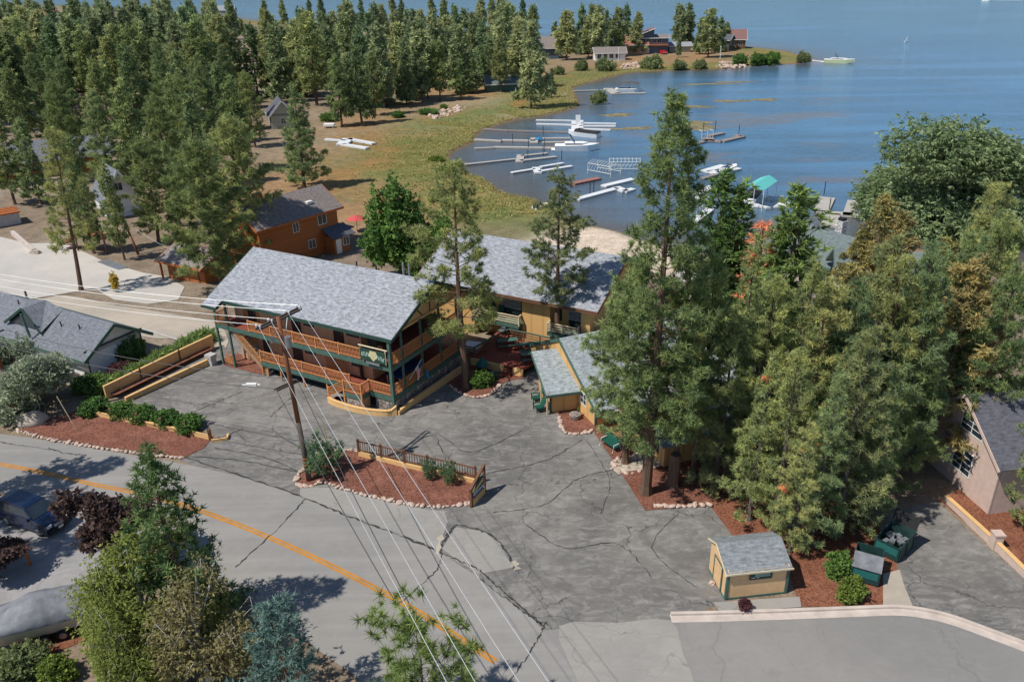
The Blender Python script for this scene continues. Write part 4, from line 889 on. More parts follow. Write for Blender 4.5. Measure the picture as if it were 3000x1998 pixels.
# log garage
zA = zoom(0, 400, 3.136)
g0 = spot(*zA(1560, 1300)); g1 = spot(*zA(1830, 1345)); ga = math.atan2(g1.y-g0.y, g1.x-g0.x)
GR = thing('log_garage', 'small orange log garage with brown roof behind the big pines', 'garage', g0, ga)
mb = MB(); mb.box(0, 6.5, 0, 5, -.3, 2.7); gable_wall(mb, .05, .01, 4.99, 2.7, 2.5, 3.7, 2.3, .1); mb.build('wall', X['log'], GR)
gable_roof(GR, -.8, 7.2, -1.0, 2.55, 2.5, 3.9, 5.8, 2.5, X['shingle_brown'], .14, X['log_end'])
dd_ = MB().box(1.3, 5.4, -.06, 0, .0, 2.15).build('garage_door', X['log'], GR); mb = MB(); mb.box(1.15, 1.3, -.1, 0, 0, 2.3); mb.box(5.4, 5.55, -.1, 0, 0, 2.3); mb.box(1.3, 5.4, -.1, -.0, 2.15, 2.3); mb.build('door_frame', X['brown_wood'], dd_)
post((-.45, -.6), -.2, 2.5, .2, X['log_end'], GR)
# long log cabin at the far left
zB = zoom(0, 0, 3.136)
c0 = spot(*zB(-60, 1680)); c1 = spot(*zB(1050, 1560)); ca = math.atan2(c1.y-c0.y, c1.x-c0.x); Lc = (c1-c0).length
house('log_cabin', 'long orange log cabin with grey roof at the far left behind young pines', 'cabin', (c1.x, c1.y, c1.z), ca, Lc, 9, 3.6, 6.4, X['shingle_slate'], X['log'], -.4, .8, X['brown_wood'], wins=[(-Lc+3+i*5, -Lc+4.6+i*5, 1.3, 2.6) for i in range(int(Lc/5)-1)])
w0 = spot(*zA(-20, 840)); w1 = spot(*zA(200, 800)); wa = math.atan2(w1.y-w0.y, w1.x-w0.x); cb = thing('boathouse_shed', 'low pale walled shed with red deck rail on top at the left edge', 'shed', w1, wa)
MB().box(-7, 0, 0, 4, 0, 1.8).build('wall', X['conc'], cb); MB().box(-7.2, .2, -.2, 4.2, 1.8, 1.95).build('roof', X['log_end'], cb); rail_run((-7, 0), (0, 0), 1.95, .9, .3, X['log_end'], cb, 'bars')
# white A-frame
zq = spot(*zA(1150, 730))
AF = thing('a_frame_house', 'steep white gabled house half hidden behind a telegraph pole and pines', 'house', zq, R(-52))
mb = MB(); gable_wall(mb, 0, -2.6, 2.6, 3.4, 0, 7.4, -.3, .2); mb.box(-7, -.1, -2.55, 2.55, -.3, 3.3); mb.build('wall', X['white_siding'], AF)
mb = MB(); mb.slab([(-7.3, -3.2, 2.6), (1.3, -3.2, 2.6), (1.3, 0, 7.6), (-7.3, 0, 7.6)], .14); mb.slab([(-7.3, 3.2, 2.6), (1.3, 3.2, 2.6), (1.3, 0, 7.6), (-7.3, 0, 7.6)], .14); mb.build('roof', X['shingle_slate'], AF)
mb = MB(); mb.beam((1.32, -3.2, 2.5), (1.32, 0, 7.5), .08, .3); mb.beam((1.32, 3.2, 2.5), (1.32, 0, 7.5), .08, .3); mb.build('fascia', X['trim_white'], AF); win_x(AF, -.7, .5, 4.2, 5.4, .1, 1, X['trim_white'])
# pale green house beyond
zC = zoom(750, 0, 3.136)
gq = spot(*zC(150, 1190)); PG = house('pale_house', 'pale sage house with dark roof and small window in the forest edge', 'house', gq, R(-70), 9, 6, 3.6, 6.8, X['shingle_dark'], X['sage'], -.3, .6, X['trim_white'], gwins=[(2.4, 3.6, 1.2, 2.4, 1)])
def far_house(label, x, y, rz, L, W, zw, zr, rm, wm, base_dz=0, **kw):
    q = spot(x, y); return house('forest_house' if 'forest' in label else 'lake_house', label, 'house', q, R(rz), L, W, zw, zr, rm, wm, -.5, .6, X['trim_white'], **kw)
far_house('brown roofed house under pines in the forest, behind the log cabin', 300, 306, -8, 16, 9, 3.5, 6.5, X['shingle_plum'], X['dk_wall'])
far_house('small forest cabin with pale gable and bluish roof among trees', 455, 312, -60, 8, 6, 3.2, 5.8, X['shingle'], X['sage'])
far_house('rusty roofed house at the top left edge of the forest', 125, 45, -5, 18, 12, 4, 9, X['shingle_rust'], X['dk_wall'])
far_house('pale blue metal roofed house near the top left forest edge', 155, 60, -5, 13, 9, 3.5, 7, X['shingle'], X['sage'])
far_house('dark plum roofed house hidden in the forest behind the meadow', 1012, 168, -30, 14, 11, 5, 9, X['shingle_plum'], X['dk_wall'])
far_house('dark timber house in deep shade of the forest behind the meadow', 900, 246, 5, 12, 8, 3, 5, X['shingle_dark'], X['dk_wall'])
far_house('green cottage under pines where the forest meets the cove', 1190, 210, 10, 10, 6, 2.8, 4.8, X['shingle_moss'], X['green_mid'])
far_house('grey roofed house high in the forest near the lake', 540, 35, 5, 16, 10, 5, 9, X['shingle'], X['sage'])
# peninsula houses
zD = zoom(1500, 0, 3.136)
def pen(label, x, y, rz, L, W, zw, zr, rm, wm, **kw):
    q = spot(*zD(x, y)); return house('lake_house', label, 'house', q, R(rz), L, W, zw, zr, rm, wm, -.5, .7, X['trim_white'], **kw)
h1 = pen('grey roofed lake house with white truss gable on the left of the peninsula', 430, 545, 4, 22, 13, 5.0, 9.0, X['shingle_brown'], X['blue_wall'], wins=[(-6, -4, 1, 2.5)])
gq = MB(); gq.add([(-16.5, -3, 4.2), (-9.5, -3, 4.2), (-13, -3, 7.2), (-16.5, 5, 4.2), (-9.5, 5, 4.2), (-13, 5, 7.2)], [(0, 2, 5, 3), (2, 1, 4, 5)]); gq.build('porch_roof', X['shingle_brown'], h1)
gq = MB(); gq.beam((-16.6, -3.05, 4.1), (-13, -3.05, 7.2), .3, .35); gq.beam((-9.4, -3.05, 4.1), (-13, -3.05, 7.2), .3, .35); gq.beam((-16.4, -3.05, 4.2), (-9.6, -3.05, 4.2), .25, .3); gq.beam((-13, -3.05, 4.2), (-13, -3.05, 7.0), .25, .25); gq.beam((-13, -3.05, 4.3), (-14.7, -3.05, 5.8), .2, .2); gq.beam((-13, -3.05, 4.3), (-11.3, -3.05, 5.8), .2, .2); gq.build('gable_truss', X['trim_white'], h1)
MB().box(-16.3, -9.7, -2.9, 0, 0, 4.0).build('garage_wall', X['blue_wall'], h1)
pen('white and dark lakeside house behind the rocky bank of the peninsula', 1040, 555, 2, 13, 7, 3.4, 5.2, X['shingle_brown'], X['white'], wins=[(-12+i*2.6, -10.4+i*2.6, .8, 2.6) for i in range(4)])
h2 = pen('red roofed house beside the big dark gabled lake house', 1240, 500, 3, 13, 10, 4.5, 7.5, X['shingle_rust'], X['tan_wall'], wins=[(-3, -1.5, 1, 2.4)])
h3 = pen('big dark blue lake house with sloping roof and red balcony rail', 1430, 495, -3, 16, 11, 7.0, 8.0, X['shingle_brown'], X['blue_wall'], wins=[(-14.5+i*2.4, -12.8+i*2.4, 4.6, 6.6) for i in range(5)])
mb = MB(); mb.slab([(-16.5, -1.5, 7.4), (-6.5, -1.5, 11.0), (-6.5, 9, 11.0), (-16.5, 9, 7.4)], .3); mb.build('monopitch_roof', X['shingle_plum'], h3); mb = MB(); mb.add([(-15.8, 0, 7), (-6.6, 0, 7), (-6.6, 0, 10.7), (-15.8, 0, 7.5)], [(0, 1, 2, 3)]); mb.build('upper_wall', X['blue_wall'], h3); mb = MB(); mb.beam((-16.5, -1.55, 7.3), (-6.5, -1.55, 10.9), .2, .35); mb.build('barge_board', X['trim_white'], h3)
MB().box(-16, 0, -1.6, -.05, 3.6, 3.9).build('balcony', X['log_end'], h3); rail_run((-16, -1.5), (0, -1.5), 3.9, 1.0, .5, X['log_end'], h3)
for x0 in (-15, -11.5): MB().box(x0, x0+3, -.12, 0, .1, 2.6).build('garage_door', X['trim_white'], h3)
h4 = pen('reddish brown lake house with chimney near the tip of the peninsula', 2140, 450, -12, 16, 12, 4.6, 8.4, X['shingle_plum'], X['brown_wood'], wins=[(-15+i*3, -13.4+i*3, 1.2, 3.2) for i in range(5)], chimney=(-11, 6, 1.2, X['pink_wall']))
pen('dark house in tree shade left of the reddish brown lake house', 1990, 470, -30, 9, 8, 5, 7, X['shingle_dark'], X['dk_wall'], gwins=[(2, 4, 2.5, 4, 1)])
pen('pale garage behind tall pines on the right half of the peninsula', 1640, 480, 0, 10, 7, 3, 4.2, X['shingle'], X['sage'])
# dark green roofed house with the tall stone chimney on the right shore
zE = zoom(1950, 350, 3.136)
q = spot(1900, 655); SHs = house('chimney_house', 'dark slate roofed house with a tall white stone chimney by the shore', 'house', (q.x, q.y, q.z), R(-62), 9, 6.5, 2.8, 5.2, X['shingle_moss'], X['dk_wall'], -1, .7, X['green_mid'])
qc = at_z(*zE(1588, 1150), q.z+.6); chm = MB(); chm.box(-.55, .55, -.5, .5, 0, rise(qc, zE(0, 930)[1])-q.z)
o = chm.build('chimney', X['stone_light'], None); o.parent = SHs; iv = SHs.matrix_basis.copy()
iv = (Matrix.Translation(SHs.location) @ Matrix.Rotation(R(-62), 4, 'Z')).inverted(); o.location = iv @ Vector((qc.x, qc.y, q.z))
MB().box(-.4, .4, -.35, .35, rise(qc, zE(0, 930)[1])-q.z, rise(qc, zE(0, 930)[1])-q.z+.35).build('chimney_cap', X['black'], o)
q = spot(2165, 720); house('shore_house', 'wide grey green roofed house mostly hidden by pines at the right', 'house', q, R(-15), 10, 8, 2.6, 5.0, X['shingle_moss'], X['sage'], -1, .7, X['green_mid'])
q = spot(1888, 705); ts = thing('timber_stairs', 'brown timber terrace steps seen between pines below the chimney house', 'steps', q, R(-20))
for i in range(7): MB().box(-1.6, 1.6, i*.55, i*.55+.4, i*.22, i*.22+.12).build('step', X['grey_wood'], ts)
q = spot(1935, 1060); house('cottage', 'grey green roofed cottage showing through pines behind the shed', 'cottage', q, R(-20), 9, 7, 2.8, 5, X['shingle_green'], X['white'], -.3, .6, X['green_mid'])
# pink house at the right edge: gable end faces left
PK = thing('pink_house', 'pale pink stucco house with large paned windows at the right edge', 'house', (30.3, 41.5, 0), R(8))
mb = MB(); mb.box(.1, 9, 0, 7.4, -.2, 4.0); gable_wall(mb, .08, 0, 7.4, 4.0, 3.7, 6.6, -.2, .16); mb.build('wall', X['pink_wall'], PK)
mb = MB(); mb.slab([(-.5, -.5, 3.7), (9.5, -.5, 3.7), (9.5, 3.7, 6.8), (-.5, 3.7, 6.8)], .14); mb.slab([(-.5, 7.9, 3.7), (9.5, 7.9, 3.7), (9.5, 3.7, 6.8), (-.5, 3.7, 6.8)], .14); mb.build('roof', X['shingle_dark'], PK)
mb = MB(); mb.beam((-.52, -.5, 3.62), (-.52, 3.7, 6.72), .06, .2); mb.beam((-.52, 7.9, 3.62), (-.52, 3.7, 6.72), .06, .2); mb.build('fascia', X['pink_wall'], PK)
win_x(PK, 2.0, 4.0, 4.3, 5.4, 0, -1, X['trim_white'], 1, bars=2); win_x(PK, 2.3, 4.0, 1.3, 2.9, 0, -1, X['trim_white'], 1, bars=3)
a, b_, c_ = spot(2172, 1152), spot(2288, 1262), spot(2375, 1345)
wall_line('garden_wall', [a, a.lerp(b_, .5), b_, b_.lerp(c_, .5), c_], [.45, .5, .55, .5, .45], .22, X['pink_wall'], 'low pink garden wall along the drive by the pink house', 'garden wall')
mb = MB(); mb.box(-.26, .26, -.26, .26, 0, 1.0); mb.box(-.31, .31, -.31, .31, 1.0, 1.1); o = solo(mb, 'gate_pillar', X['pink_wall'], 'square pink gate pillar at the corner of the garden wall', 'pillar'); o.location = spot(2286, 1258)

# ------------------------------------------------------------------ jetties
def jetty(name, label, segs, mat, zf, group=None, z=WATER+.35, piles=(), cat='jetty'):
    P_ = [[at_z(*zf(*q), z) for q in s[:2]] for s in segs]; c0 = P_[0][0].copy()
    root = thing(name, label, cat, (c0.x, c0.y, WATER), 0, group)
    for (p, q), s in zip(P_, segs):
        nm = s[3] if len(s) > 3 else 'deck'; mb = MB(); h = s[4] if len(s) > 4 else .3
        mb.beam((p.x-c0.x, p.y-c0.y, .35-h/2+(s[5] if len(s) > 5 else 0)), (q.x-c0.x, q.y-c0.y, .35-h/2), s[2], h); mb.build(nm, mat, root)
    for q in piles:
        e = at_z(*zf(*q), WATER); MB().tube([(e.x-c0.x, e.y-c0.y, -1.5), (e.x-c0.x, e.y-c0.y, 2.2)], .07, 6).build('pile', X['black'], root)
    return root
zF = zoom(1250, 300, 3.136); GJ = 'jetties in the cove'
jetty('jetty', 'long thin gangway jetty ending in a two fingered grey dock nearest the meadow', [((80, 598), (820, 518), .9, 'gangway', .15), ((865, 480), (850, 545), 1.6, 'deck'), ((865, 490), (1110, 464), 1.0, 'finger'), ((860, 534), (1190, 496), 1.1, 'finger')], X['dock'], zF, GJ, piles=[(1085, 460), (1070, 495), (930, 535)])
jetty('jetty', 'short two fingered grey dock floating free in front of the long gangway', [((780, 643), (995, 608), .9, 'gangway', .2), ((1000, 595), (1025, 645), 1.4), ((1045, 590), (1255, 555), .9, 'finger'), ((1030, 632), (1335, 582), 1.0, 'finger')], X['dock_white'], zF, GJ, piles=[(1240, 540)])
jetty('jetty', 'white three fingered dock with an upright white panel at the back of the cove', [((1005, 160), (1375, 166), .8, 'walkway'), ((1010, 195), (1380, 206), .9, 'walkway'), ((1385, 165), (1385, 255), 3.0), ((1420, 188), (1740, 194), 1.0, 'finger'), ((1400, 214), (1735, 216), 1.0, 'finger'), ((1390, 240), (1690, 250), 1.1, 'finger')], X['dock_white'], zF, GJ)
q = at_z(*zF(1390, 200), WATER+.35); mb = MB(); mb.cbox((0, 0, 1.1), (1.2, .1, 2.2)); o = solo(mb, 'upright_panel', X['white'], 'white upright dock panel standing on the three fingered dock', 'panel'); o.location = (q.x, q.y, WATER+.35)
jetty('jetty', 'long jetty half brown half white leading to the dark covered runabout', [((525, 243), (750, 256), .9, 'walkway'), ((935, 262), (1310, 272), .9, 'walkway'), ((750, 256), (935, 262), .9, 'walkway')], X['dock_dark'], zF, GJ)
jetty('jetty', 'grey jetty with two short fingers and a red and blue bundle', [((440, 338), (690, 352), 1.2, 'walkway'), ((690, 345), (1000, 350), 1.4, 'walkway'), ((990, 325), (985, 370), 1.8), ((1060, 328), (1315, 326), 1.0, 'finger'), ((1060, 366), (1315, 360), 1.0, 'finger')], X['dock'], zF, GJ, piles=[(1070, 300), (790, 380)])
q = at_z(*zF(1030, 342), WATER+.4); mb = MB(); mb.dome((0, 0, 0), (1.0, .6), .5, 8, 4, .2); o = solo(mb, 'tarp_bundle', X['blue'], 'blue bundle lying on the grey jetty with two short fingers', 'bundle'); o.location = (q.x, q.y, WATER+.4)
jetty('jetty', 'straight grey jetty running out to the white cruiser', [((440, 420), (620, 412), .9, 'walkway'), ((620, 408), (1215, 416), 1.2, 'walkway')], X['dock'], zF, GJ, piles=[(935, 430), (1085, 420)])
jetty('jetty', 'white tee shaped dock with side landing under the empty boat lifts', [((1380, 885), (1750, 785), 1.3, 'walkway'), ((1625, 765), (1900, 700), 1.4, 'walkway'), ((1740, 775), (1830, 815), 1.5), ((1815, 815), (1900, 790), 1.2, 'finger')], X['dock_white'], zF, GJ, piles=[(1535, 830), (1500, 840)])
jetty('jetty', 'small red brown float beside the white tee shaped dock', [((1340, 742), (1585, 692), 1.4, 'deck', .4)], paint('redbrown_float', (.33, .15, .12), .8, .2), zF, GJ)
bl = None
for k, (a, b_, lab) in enumerate((((1480, 650), (1690, 690), 'left empty white boat lift frame beside the tee dock'), ((1680, 640), (1960, 640), 'right empty white boat lift frame behind the tall pine'))):
    p, q = at_z(*zF(*a), WATER), at_z(*zF(*b_), WATER); L = (q-p).length; bl = thing('boat_lift', lab, 'boat lift', p, math.atan2(q.y-p.y, q.x-p.x), 'empty boat lifts')
    mb = MB()
    for y in (0, 3.0):
        for x in (0, L): mb.tube([(x, y, -1), (x, y, 1.9)], .05, 6)
        mb.tube([(0, y, 1.9), (L, y, 1.9)], .05, 6); mb.tube([(0, y, .6), (L, y, .6)], .05, 6)
    mb.build('frame', X['trim_white'], bl); mb = MB()
    for i in range(9): x = L*i/8; mb.tube([(x, 0, 1.9), (x, 1.5, 2.4), (x, 3, 1.9)], .035, 5)
    for i in range(8): mb.tube([(L*i/8, 0, .6), (L*(i+1)/8, 0, 1.9)], .028, 5)
    mb.build('canopy_hoops', X['trim_white'], bl)
jetty('jetty', 'gangway and square dock beside the covered pontoon boat off the peninsula', [((560, 835), (880, 826), 1.0, 'gangway', .2), ((880, 812), (960, 862), 3.0), ((950, 856), (1225, 852), 1.6, 'finger')], X['dock'], zD, GJ)
jetty('jetty', 'dark dock with white rail and open arms in the middle of the cove', [((205, 242), (395, 186), 1.3, 'walkway'), ((385, 165), (400, 200), 2.5), ((395, 150), (530, 122), 1.3, 'finger'), ((395, 188), (515, 200), 1.5, 'finger'), ((515, 198), (712, 152), 1.6, 'finger'), ((640, 142), (712, 152), 1.5, 'finger')], X['dock_dark'], zE, GJ, piles=[(455, 100), (672, 140), (345, 120)])
q = at_z(*zE(330, 180), WATER+.35); rr_ = thing('dock_rail', 'white rail cage standing on the dark dock in the middle of the cove', 'rail', q, R(15))
for x in (0, 1.4, 2.8): MB().tube([(x, 0, 0), (x, 0, 1.7)], .05, 6).build('post', X['trim_white'], rr_)
mb = MB(); mb.beam((0, 0, 1.7), (2.8, 0, 1.7), .08); mb.beam((0, 0, .9), (2.8, 0, .9), .06); mb.beam((0, 1.5, 1.7), (2.8, 1.5, 1.7), .08); mb.beam((0, 0, 1.7), (0, 1.5, 1.7), .08); mb.beam((2.8, 0, 1.7), (2.8, 1.5, 1.7), .08); mb.build('bars', X['trim_white'], rr_)
jetty('jetty', 'small white U shaped dock with a brown plank in front', [((350, 475), (540, 420), 1.8, 'finger'), ((400, 470), (490, 492), 1.8), ((480, 488), (680, 446), 1.3, 'finger')], X['dock_white'], zE, GJ)
jetty('jetty', 'brown plank float in front of the small white U shaped dock', [((335, 540), (470, 500), 1.0, 'deck', .25)], X['dock_dark'], zE, GJ)
jetty('jetty', 'white L shaped float left of the teal canopy', [((275, 690), (430, 612), 1.5, 'finger'), ((255, 708), (390, 722), 1.2, 'finger')], X['dock_white'], zE, GJ, piles=[(262, 760)])
gw = jetty('gangway', 'sloping white gangway with slender rails below the tall pine', [((125, 1035), (420, 812), 1.3, 'ramp', .2)], X['dock_white'], zE, None, cat='gangway')
p, q = [at_z(*zE(*e), WATER+.35) for e in ((125, 1035), (420, 812))]; mb = MB()
for s_ in (-.6, .6):
    d = (q-p).normalized(); nn = Vector((-d.y, d.x, 0))*s_; mb.beam(nn+Vector((0, 0, 1.3)), q-p+nn+Vector((0, 0, 1.3)), .05)
    for i in range(12): e = (q-p)*(i/11)+nn; mb.beam(e+Vector((0, 0, .3)), e+Vector((0, 0, 1.3)), .04)
mb.build('handrail', X['trim_white'], gw)
jetty('jetty', 'white platform with fingers carrying the teal boat canopy', [((740, 700), (900, 770), 1.6), ((890, 790), (1150, 775), 2.6), ((985, 745), (1062, 702), .9, 'finger'), ((600, 745), (900, 790), 1.4, 'walkway')], X['dock_white'], zE, GJ)
tc = [(735, 612), (870, 535), (905, 652), (1030, 566)]
zc = WATER+3.4; c4 = [at_z(*zE(*e), zc) for e in tc]; cc = (c4[0]+c4[1]+c4[2]+c4[3])/4; cn = thing('boat_canopy', 'teal pitched boat canopy on slender white posts', 'canopy', (cc.x, cc.y, WATER))
L_ = lambda v, dz=0: (v.x-cc.x, v.y-cc.y, 3.4+dz)
m0, m1 = (c4[0]+c4[2])/2, (c4[1]+c4[3])/2
mb = MB(); mb.add([L_(c4[0]), L_(m0, .7), L_(m1, .7), L_(c4[1])], [(0, 1, 2, 3)]); mb.add([L_(m0, .7), L_(c4[2]), L_(c4[3]), L_(m1, .7)], [(0, 1, 2, 3)]); mb.add([L_(c4[0]), L_(c4[2]), L_(m0, .7)], [(0, 1, 2)]); mb.add([L_(c4[1]), L_(c4[3]), L_(m1, .7)], [(0, 2, 1)]); mb.build('canvas', X['teal'], cn)
for e in c4: MB().tube([(e.x-cc.x, e.y-cc.y, -.2), (e.x-cc.x, e.y-cc.y, 3.4)], .05, 6).build('post', X['trim_white'], cn)
for e in (m0, m1): MB().tube([(e.x-cc.x, e.y-cc.y, 0), (e.x-cc.x, e.y-cc.y, 4.05)], .05, 6).build('post', X['trim_white'], cn)
jetty('jetty', 'weathered grey dock shaped like a letter Y near the stone chimney', [((1488, 715), (1425, 845), 2.4, 'finger'), ((1385, 848), (1720, 872), 2.0), ((1745, 745), (1700, 885), 2.4, 'finger'), ((1540, 862), (1492, 975), 2.2, 'walkway')], X['dock'], zE, GJ, piles=[(1455, 690), (1500, 850)])
jetty('jetty', 'thin jetty off the very tip of the peninsula', [((1560, 535), (1790, 560), 1.0, 'gangway', .3)], X['dock_white'], zoom(2000, 50, 4.28), GJ)
# dock pulled up on the meadow
dz_ = [spot(*zC(*e)) for e in ((640, 1295), (830, 1310), (850, 1290), (790, 1345), (850, 1293), (1085, 1335), (795, 1342), (1025, 1378))]
dk2 = thing('beached_dock', 'white forked dock pulled up on the dry meadow', 'dock', dz_[0]); mb = None
for i, w_, nm in ((0, .9, 'walkway'), (2, 2.6, 'deck'), (4, 1.3, 'finger'), (6, 1.3, 'finger')):
    p, q = dz_[i]-dz_[0], dz_[i+1]-dz_[0]; mb = MB(); mb.beam((p.x, p.y, .3), (q.x, q.y, .3), w_, .4); mb.build(nm, X['dock_white'], dk2)
q = spot(*zC(675, 1175)); mb = MB(); mb.box(-1.3, 1.3, -.9, .9, .5, 1.0); mb.box(-1.1, -.9, -.7, -.5, 0, .5); mb.box(.9, 1.1, -.7, -.5, 0, .5); mb.box(-1.1, -.9, .5, .7, 0, .5); mb.box(.9, 1.1, .5, .7, 0, .5)
o = solo(mb, 'hot_tub', X['white'], 'white square hot tub cover on posts at the meadow edge', 'tub'); o.location = q
# ------------------------------------------------------------------ boats
def hull_pts(L, B, H, bow=.34, flare=.8, n=9):
    out = []
    for i in range(n):
        t = i/(n-1); x = -L/2+L*t; k = 1 if t < 1-bow else max(.03, 1-((t-(1-bow))/bow)**2.0); sh_ = H*(1+.22*t*t)
        out.append((x, B/2*k, sh_, B/2*k*flare, H*.05+(.45*H*max(0, (t-(1-bow))/bow)**2)))
    return out
def hull(L, B, H, bow=.34):
    mb = MB(); hp = hull_pts(L, B, H, bow); vs = []
    for x, b, z, bb, zb in hp: vs += [(x, -b, z), (x, -bb, zb), (x, 0, zb-.12*H), (x, bb, zb), (x, b, z)]
    fs = [(5*i+j, 5*i+j+1, 5*i+j+6, 5*i+j+5) for i in range(len(hp)-1) for j in range(4)]; fs.append((4, 3, 2, 1, 0)); mb.add(vs, fs); return mb, hp
def deck_over(hp, up=.0, inset=.04, crown=.0, i0=0, i1=None):
    mb = MB(); h = hp[i0:i1]; vs = []
    for x, b, z, bb, zb in h: vs += [(x, -b+inset*min(1, b), z+up), (x, -b*.45, z+up+crown*.8), (x, 0, z+up+crown), (x, b*.45, z+up+crown*.8), (x, b-inset*min(1, b), z+up)]
    mb.add(vs, [(5*i+j, 5*i+j+1, 5*i+j+6, 5*i+j+5) for i in range(len(h)-1) for j in range(4)]); return mb
def boat(label, x, y, zf, hx, hy, L, B, H, hull_m, kind, z=WATER, extra=None):
    p = at_z(*zf(x, y), z); q = at_z(*zf(hx, hy), z); rz = math.atan2(q.y-p.y, q.x-p.x)
    o = thing('boat', label, 'boat', (p.x, p.y, z-.15), rz); mb, hp = hull(L, B, H); mb.build('hull', hull_m, o)
    if kind == 'cruiser':
        deck_over(hp, .0, .02, .12).build('deck', X['white'], o)
        mb = MB(); mb.prism([(-L*.28, -B*.36), (L*.14, -B*.36), (L*.26, 0), (L*.14, B*.36), (-L*.28, B*.36)], H, H+.55); mb.build('cabin', X['white'], o)
        mb = MB(); mb.prism([(-L*.26, -B*.37), (L*.13, -B*.37), (L*.24, 0), (L*.13, B*.37), (-L*.26, B*.37)], H+.2, H+.42); mb.build('windows', X['glass'], o)
        mb = MB(); mb.beam((-L*.05, -B*.35, H+.5), (-L*.16, -B*.3, H+2.1), .12); mb.beam((-L*.05, B*.35, H+.5), (-L*.16, B*.3, H+2.1), .12); mb.beam((-L*.16, -B*.3, H+2.1), (-L*.16, B*.3, H+2.1), .15); mb.build('radar_arch', X['black'], o)
        mb = MB(); mb.box(-L*.58, -L*.5, -B*.4, B*.4, H*.2, H*.35); mb.build('swim_step', X['white'], o)
    elif kind == 'covered':
        deck_over(hp, .05, .0, .5, 0, 7).build('cover', X['black'], o); deck_over(hp, .0, .02, .08, 6).build('foredeck', X['white'], o)
    elif kind == 'open':
        deck_over(hp, -.12, .12, 0).build('floor', X['cream'], o)
        for t_ in (-.2, .12): MB().box(L*t_-.15, L*t_+.15, -B*.42, B*.42, H*.6, H*.7).build('seat', X['white'], o)
        MB().box(-L*.52, -L*.45, -.2, .2, H*.3, H*1.4).build('outboard_motor', X['black'], o)
    elif kind == 'runabout':
        deck_over(hp, .0, .02, .1).build('deck', X['white'], o); mb = MB(); mb.add([(L*.05, -B*.4, H), (L*.12, 0, H), (L*.05, B*.4, H), (-.1, -B*.36, H+.5), (.12, 0, H+.5), (-.1, B*.36, H+.5)], [(0, 1, 4, 3), (1, 2, 5, 4)]); mb.build('windscreen', X['glass'], o); MB().box(-L*.4, -L*.02, -B*.3, B*.3, H+.02, H+.16).build('cockpit', X['blue_cover'], o)
    if extra: extra(o, L, B, H)
    return o
boat('white cabin cruiser with dark radar arch moored at the straight grey jetty', 1380, 440, zF, 1560, 440, 9.5, 3.0, 1.3, X['white'], 'cruiser')
boat('black covered white runabout moored at the half brown jetty', 1440, 312, zF, 1300, 298, 8.0, 2.5, 1.1, X['white'], 'covered')
def ponto(o, L, B, H):
    mb = MB()
    for y in (-B*.45, B*.45):
        for x in (-L*.35, 0, L*.35): mb.tube([(x, y, H), (x, y*.95, H+1.7)], .05, 5)
    mb.build('canopy_posts', X['steel'], o); mb = MB(); n = 8; vs = []
    for i in range(n+1):
        t_ = i/n; vs += [(-L*.42+L*.84*t_, -B*.55, H+1.55+.3*math.sin(PI*t_)), (-L*.42+L*.84*t_, 0, H+1.85+.35*math.sin(PI*t_)), (-L*.42+L*.84*t_, B*.55, H+1.55+.3*math.sin(PI*t_))]
    mb.add(vs, [(3*i+j, 3*i+j+1, 3*i+j+4, 3*i+j+3) for i in range(n) for j in range(2)]); mb.build('canopy', X['dk_wall'], o)
boat('pontoon boat under a dark plum cover beside the peninsula dock', 1070, 842, zD, 1240, 846, 8.5, 3, 1.0, X['white'], 'runabout', extra=ponto)
boat('small white speedboat tucked inside the small white U shaped dock', 585, 460, zE, 660, 440, 4.5, 1.8, .7, X['white'], 'runabout')
boat('small white rowing boat tied to the right arm of the weathered grey dock', 1845, 755, zE, 1910, 735, 5.2, 1.8, .6, X['white'], 'open')
boat('pale yellow and white ski boat at the tip jetty of the peninsula', 1960, 580, zoom(2000, 50, 4.28), 2120, 585, 11.5, 3.0, 1.5, paint('pale_lime_hull', (.62, .68, .40), .4, .08), 'cruiser')
o = boat('little white rowing boat pulled onto the grassy bank by the cove', 1245, 476, lambda a, b_: (a, b_), 1256, 473, 3.4, 1.3, .5, X['white'], 'open', z=WATER+.35)
boat('white canopy boat shell moored under the teal canopy', 800, 735, zE, 870, 660, 6.5, 2.4, 1.1, X['white'], 'covered')
o = boat('white speedboat crossing open water at the very top right', 2265, 3, lambda a, b_: (a, b_), 2230, 2.2, 9, 3, 1.6, X['white'], 'cruiser')
p = at_z(2300, 4.5, WATER+.02); mb = MB(); mb.add([(0, -.6, .03), (44, -3, .03), (44, 3, .03), (0, .6, .03)], [(0, 1, 2, 3)]); wk = mb.build('wake', paint('foam', (.7, .76, .8), .8, .3, .4)); wk.location = (o.location.x+4, o.location.y, WATER+.02); tag(wk, 'white foam wake trailing behind the speedboat', 'wake')
p = at_z(2085, 97, WATER); sb_ = thing('sailboat', 'tiny white sail far out on the open lake', 'sailboat', p); mb, hp = hull(2.4, 1.0, .4); mb.build('hull', X['white'], sb_); mb = MB(); mb.add([(0, 0, .6), (-.9, 0, .8), (0, 0, 3.0), (0, .05, .6), (-.9, .05, .8), (0, .05, 3.0)], [(0, 1, 2), (5, 4, 3)]); mb.build('sail', X['white'], sb_); MB().tube([(0, 0, .3), (0, 0, 3.1)], .05, 6).build('mast', X['steel'], sb_)

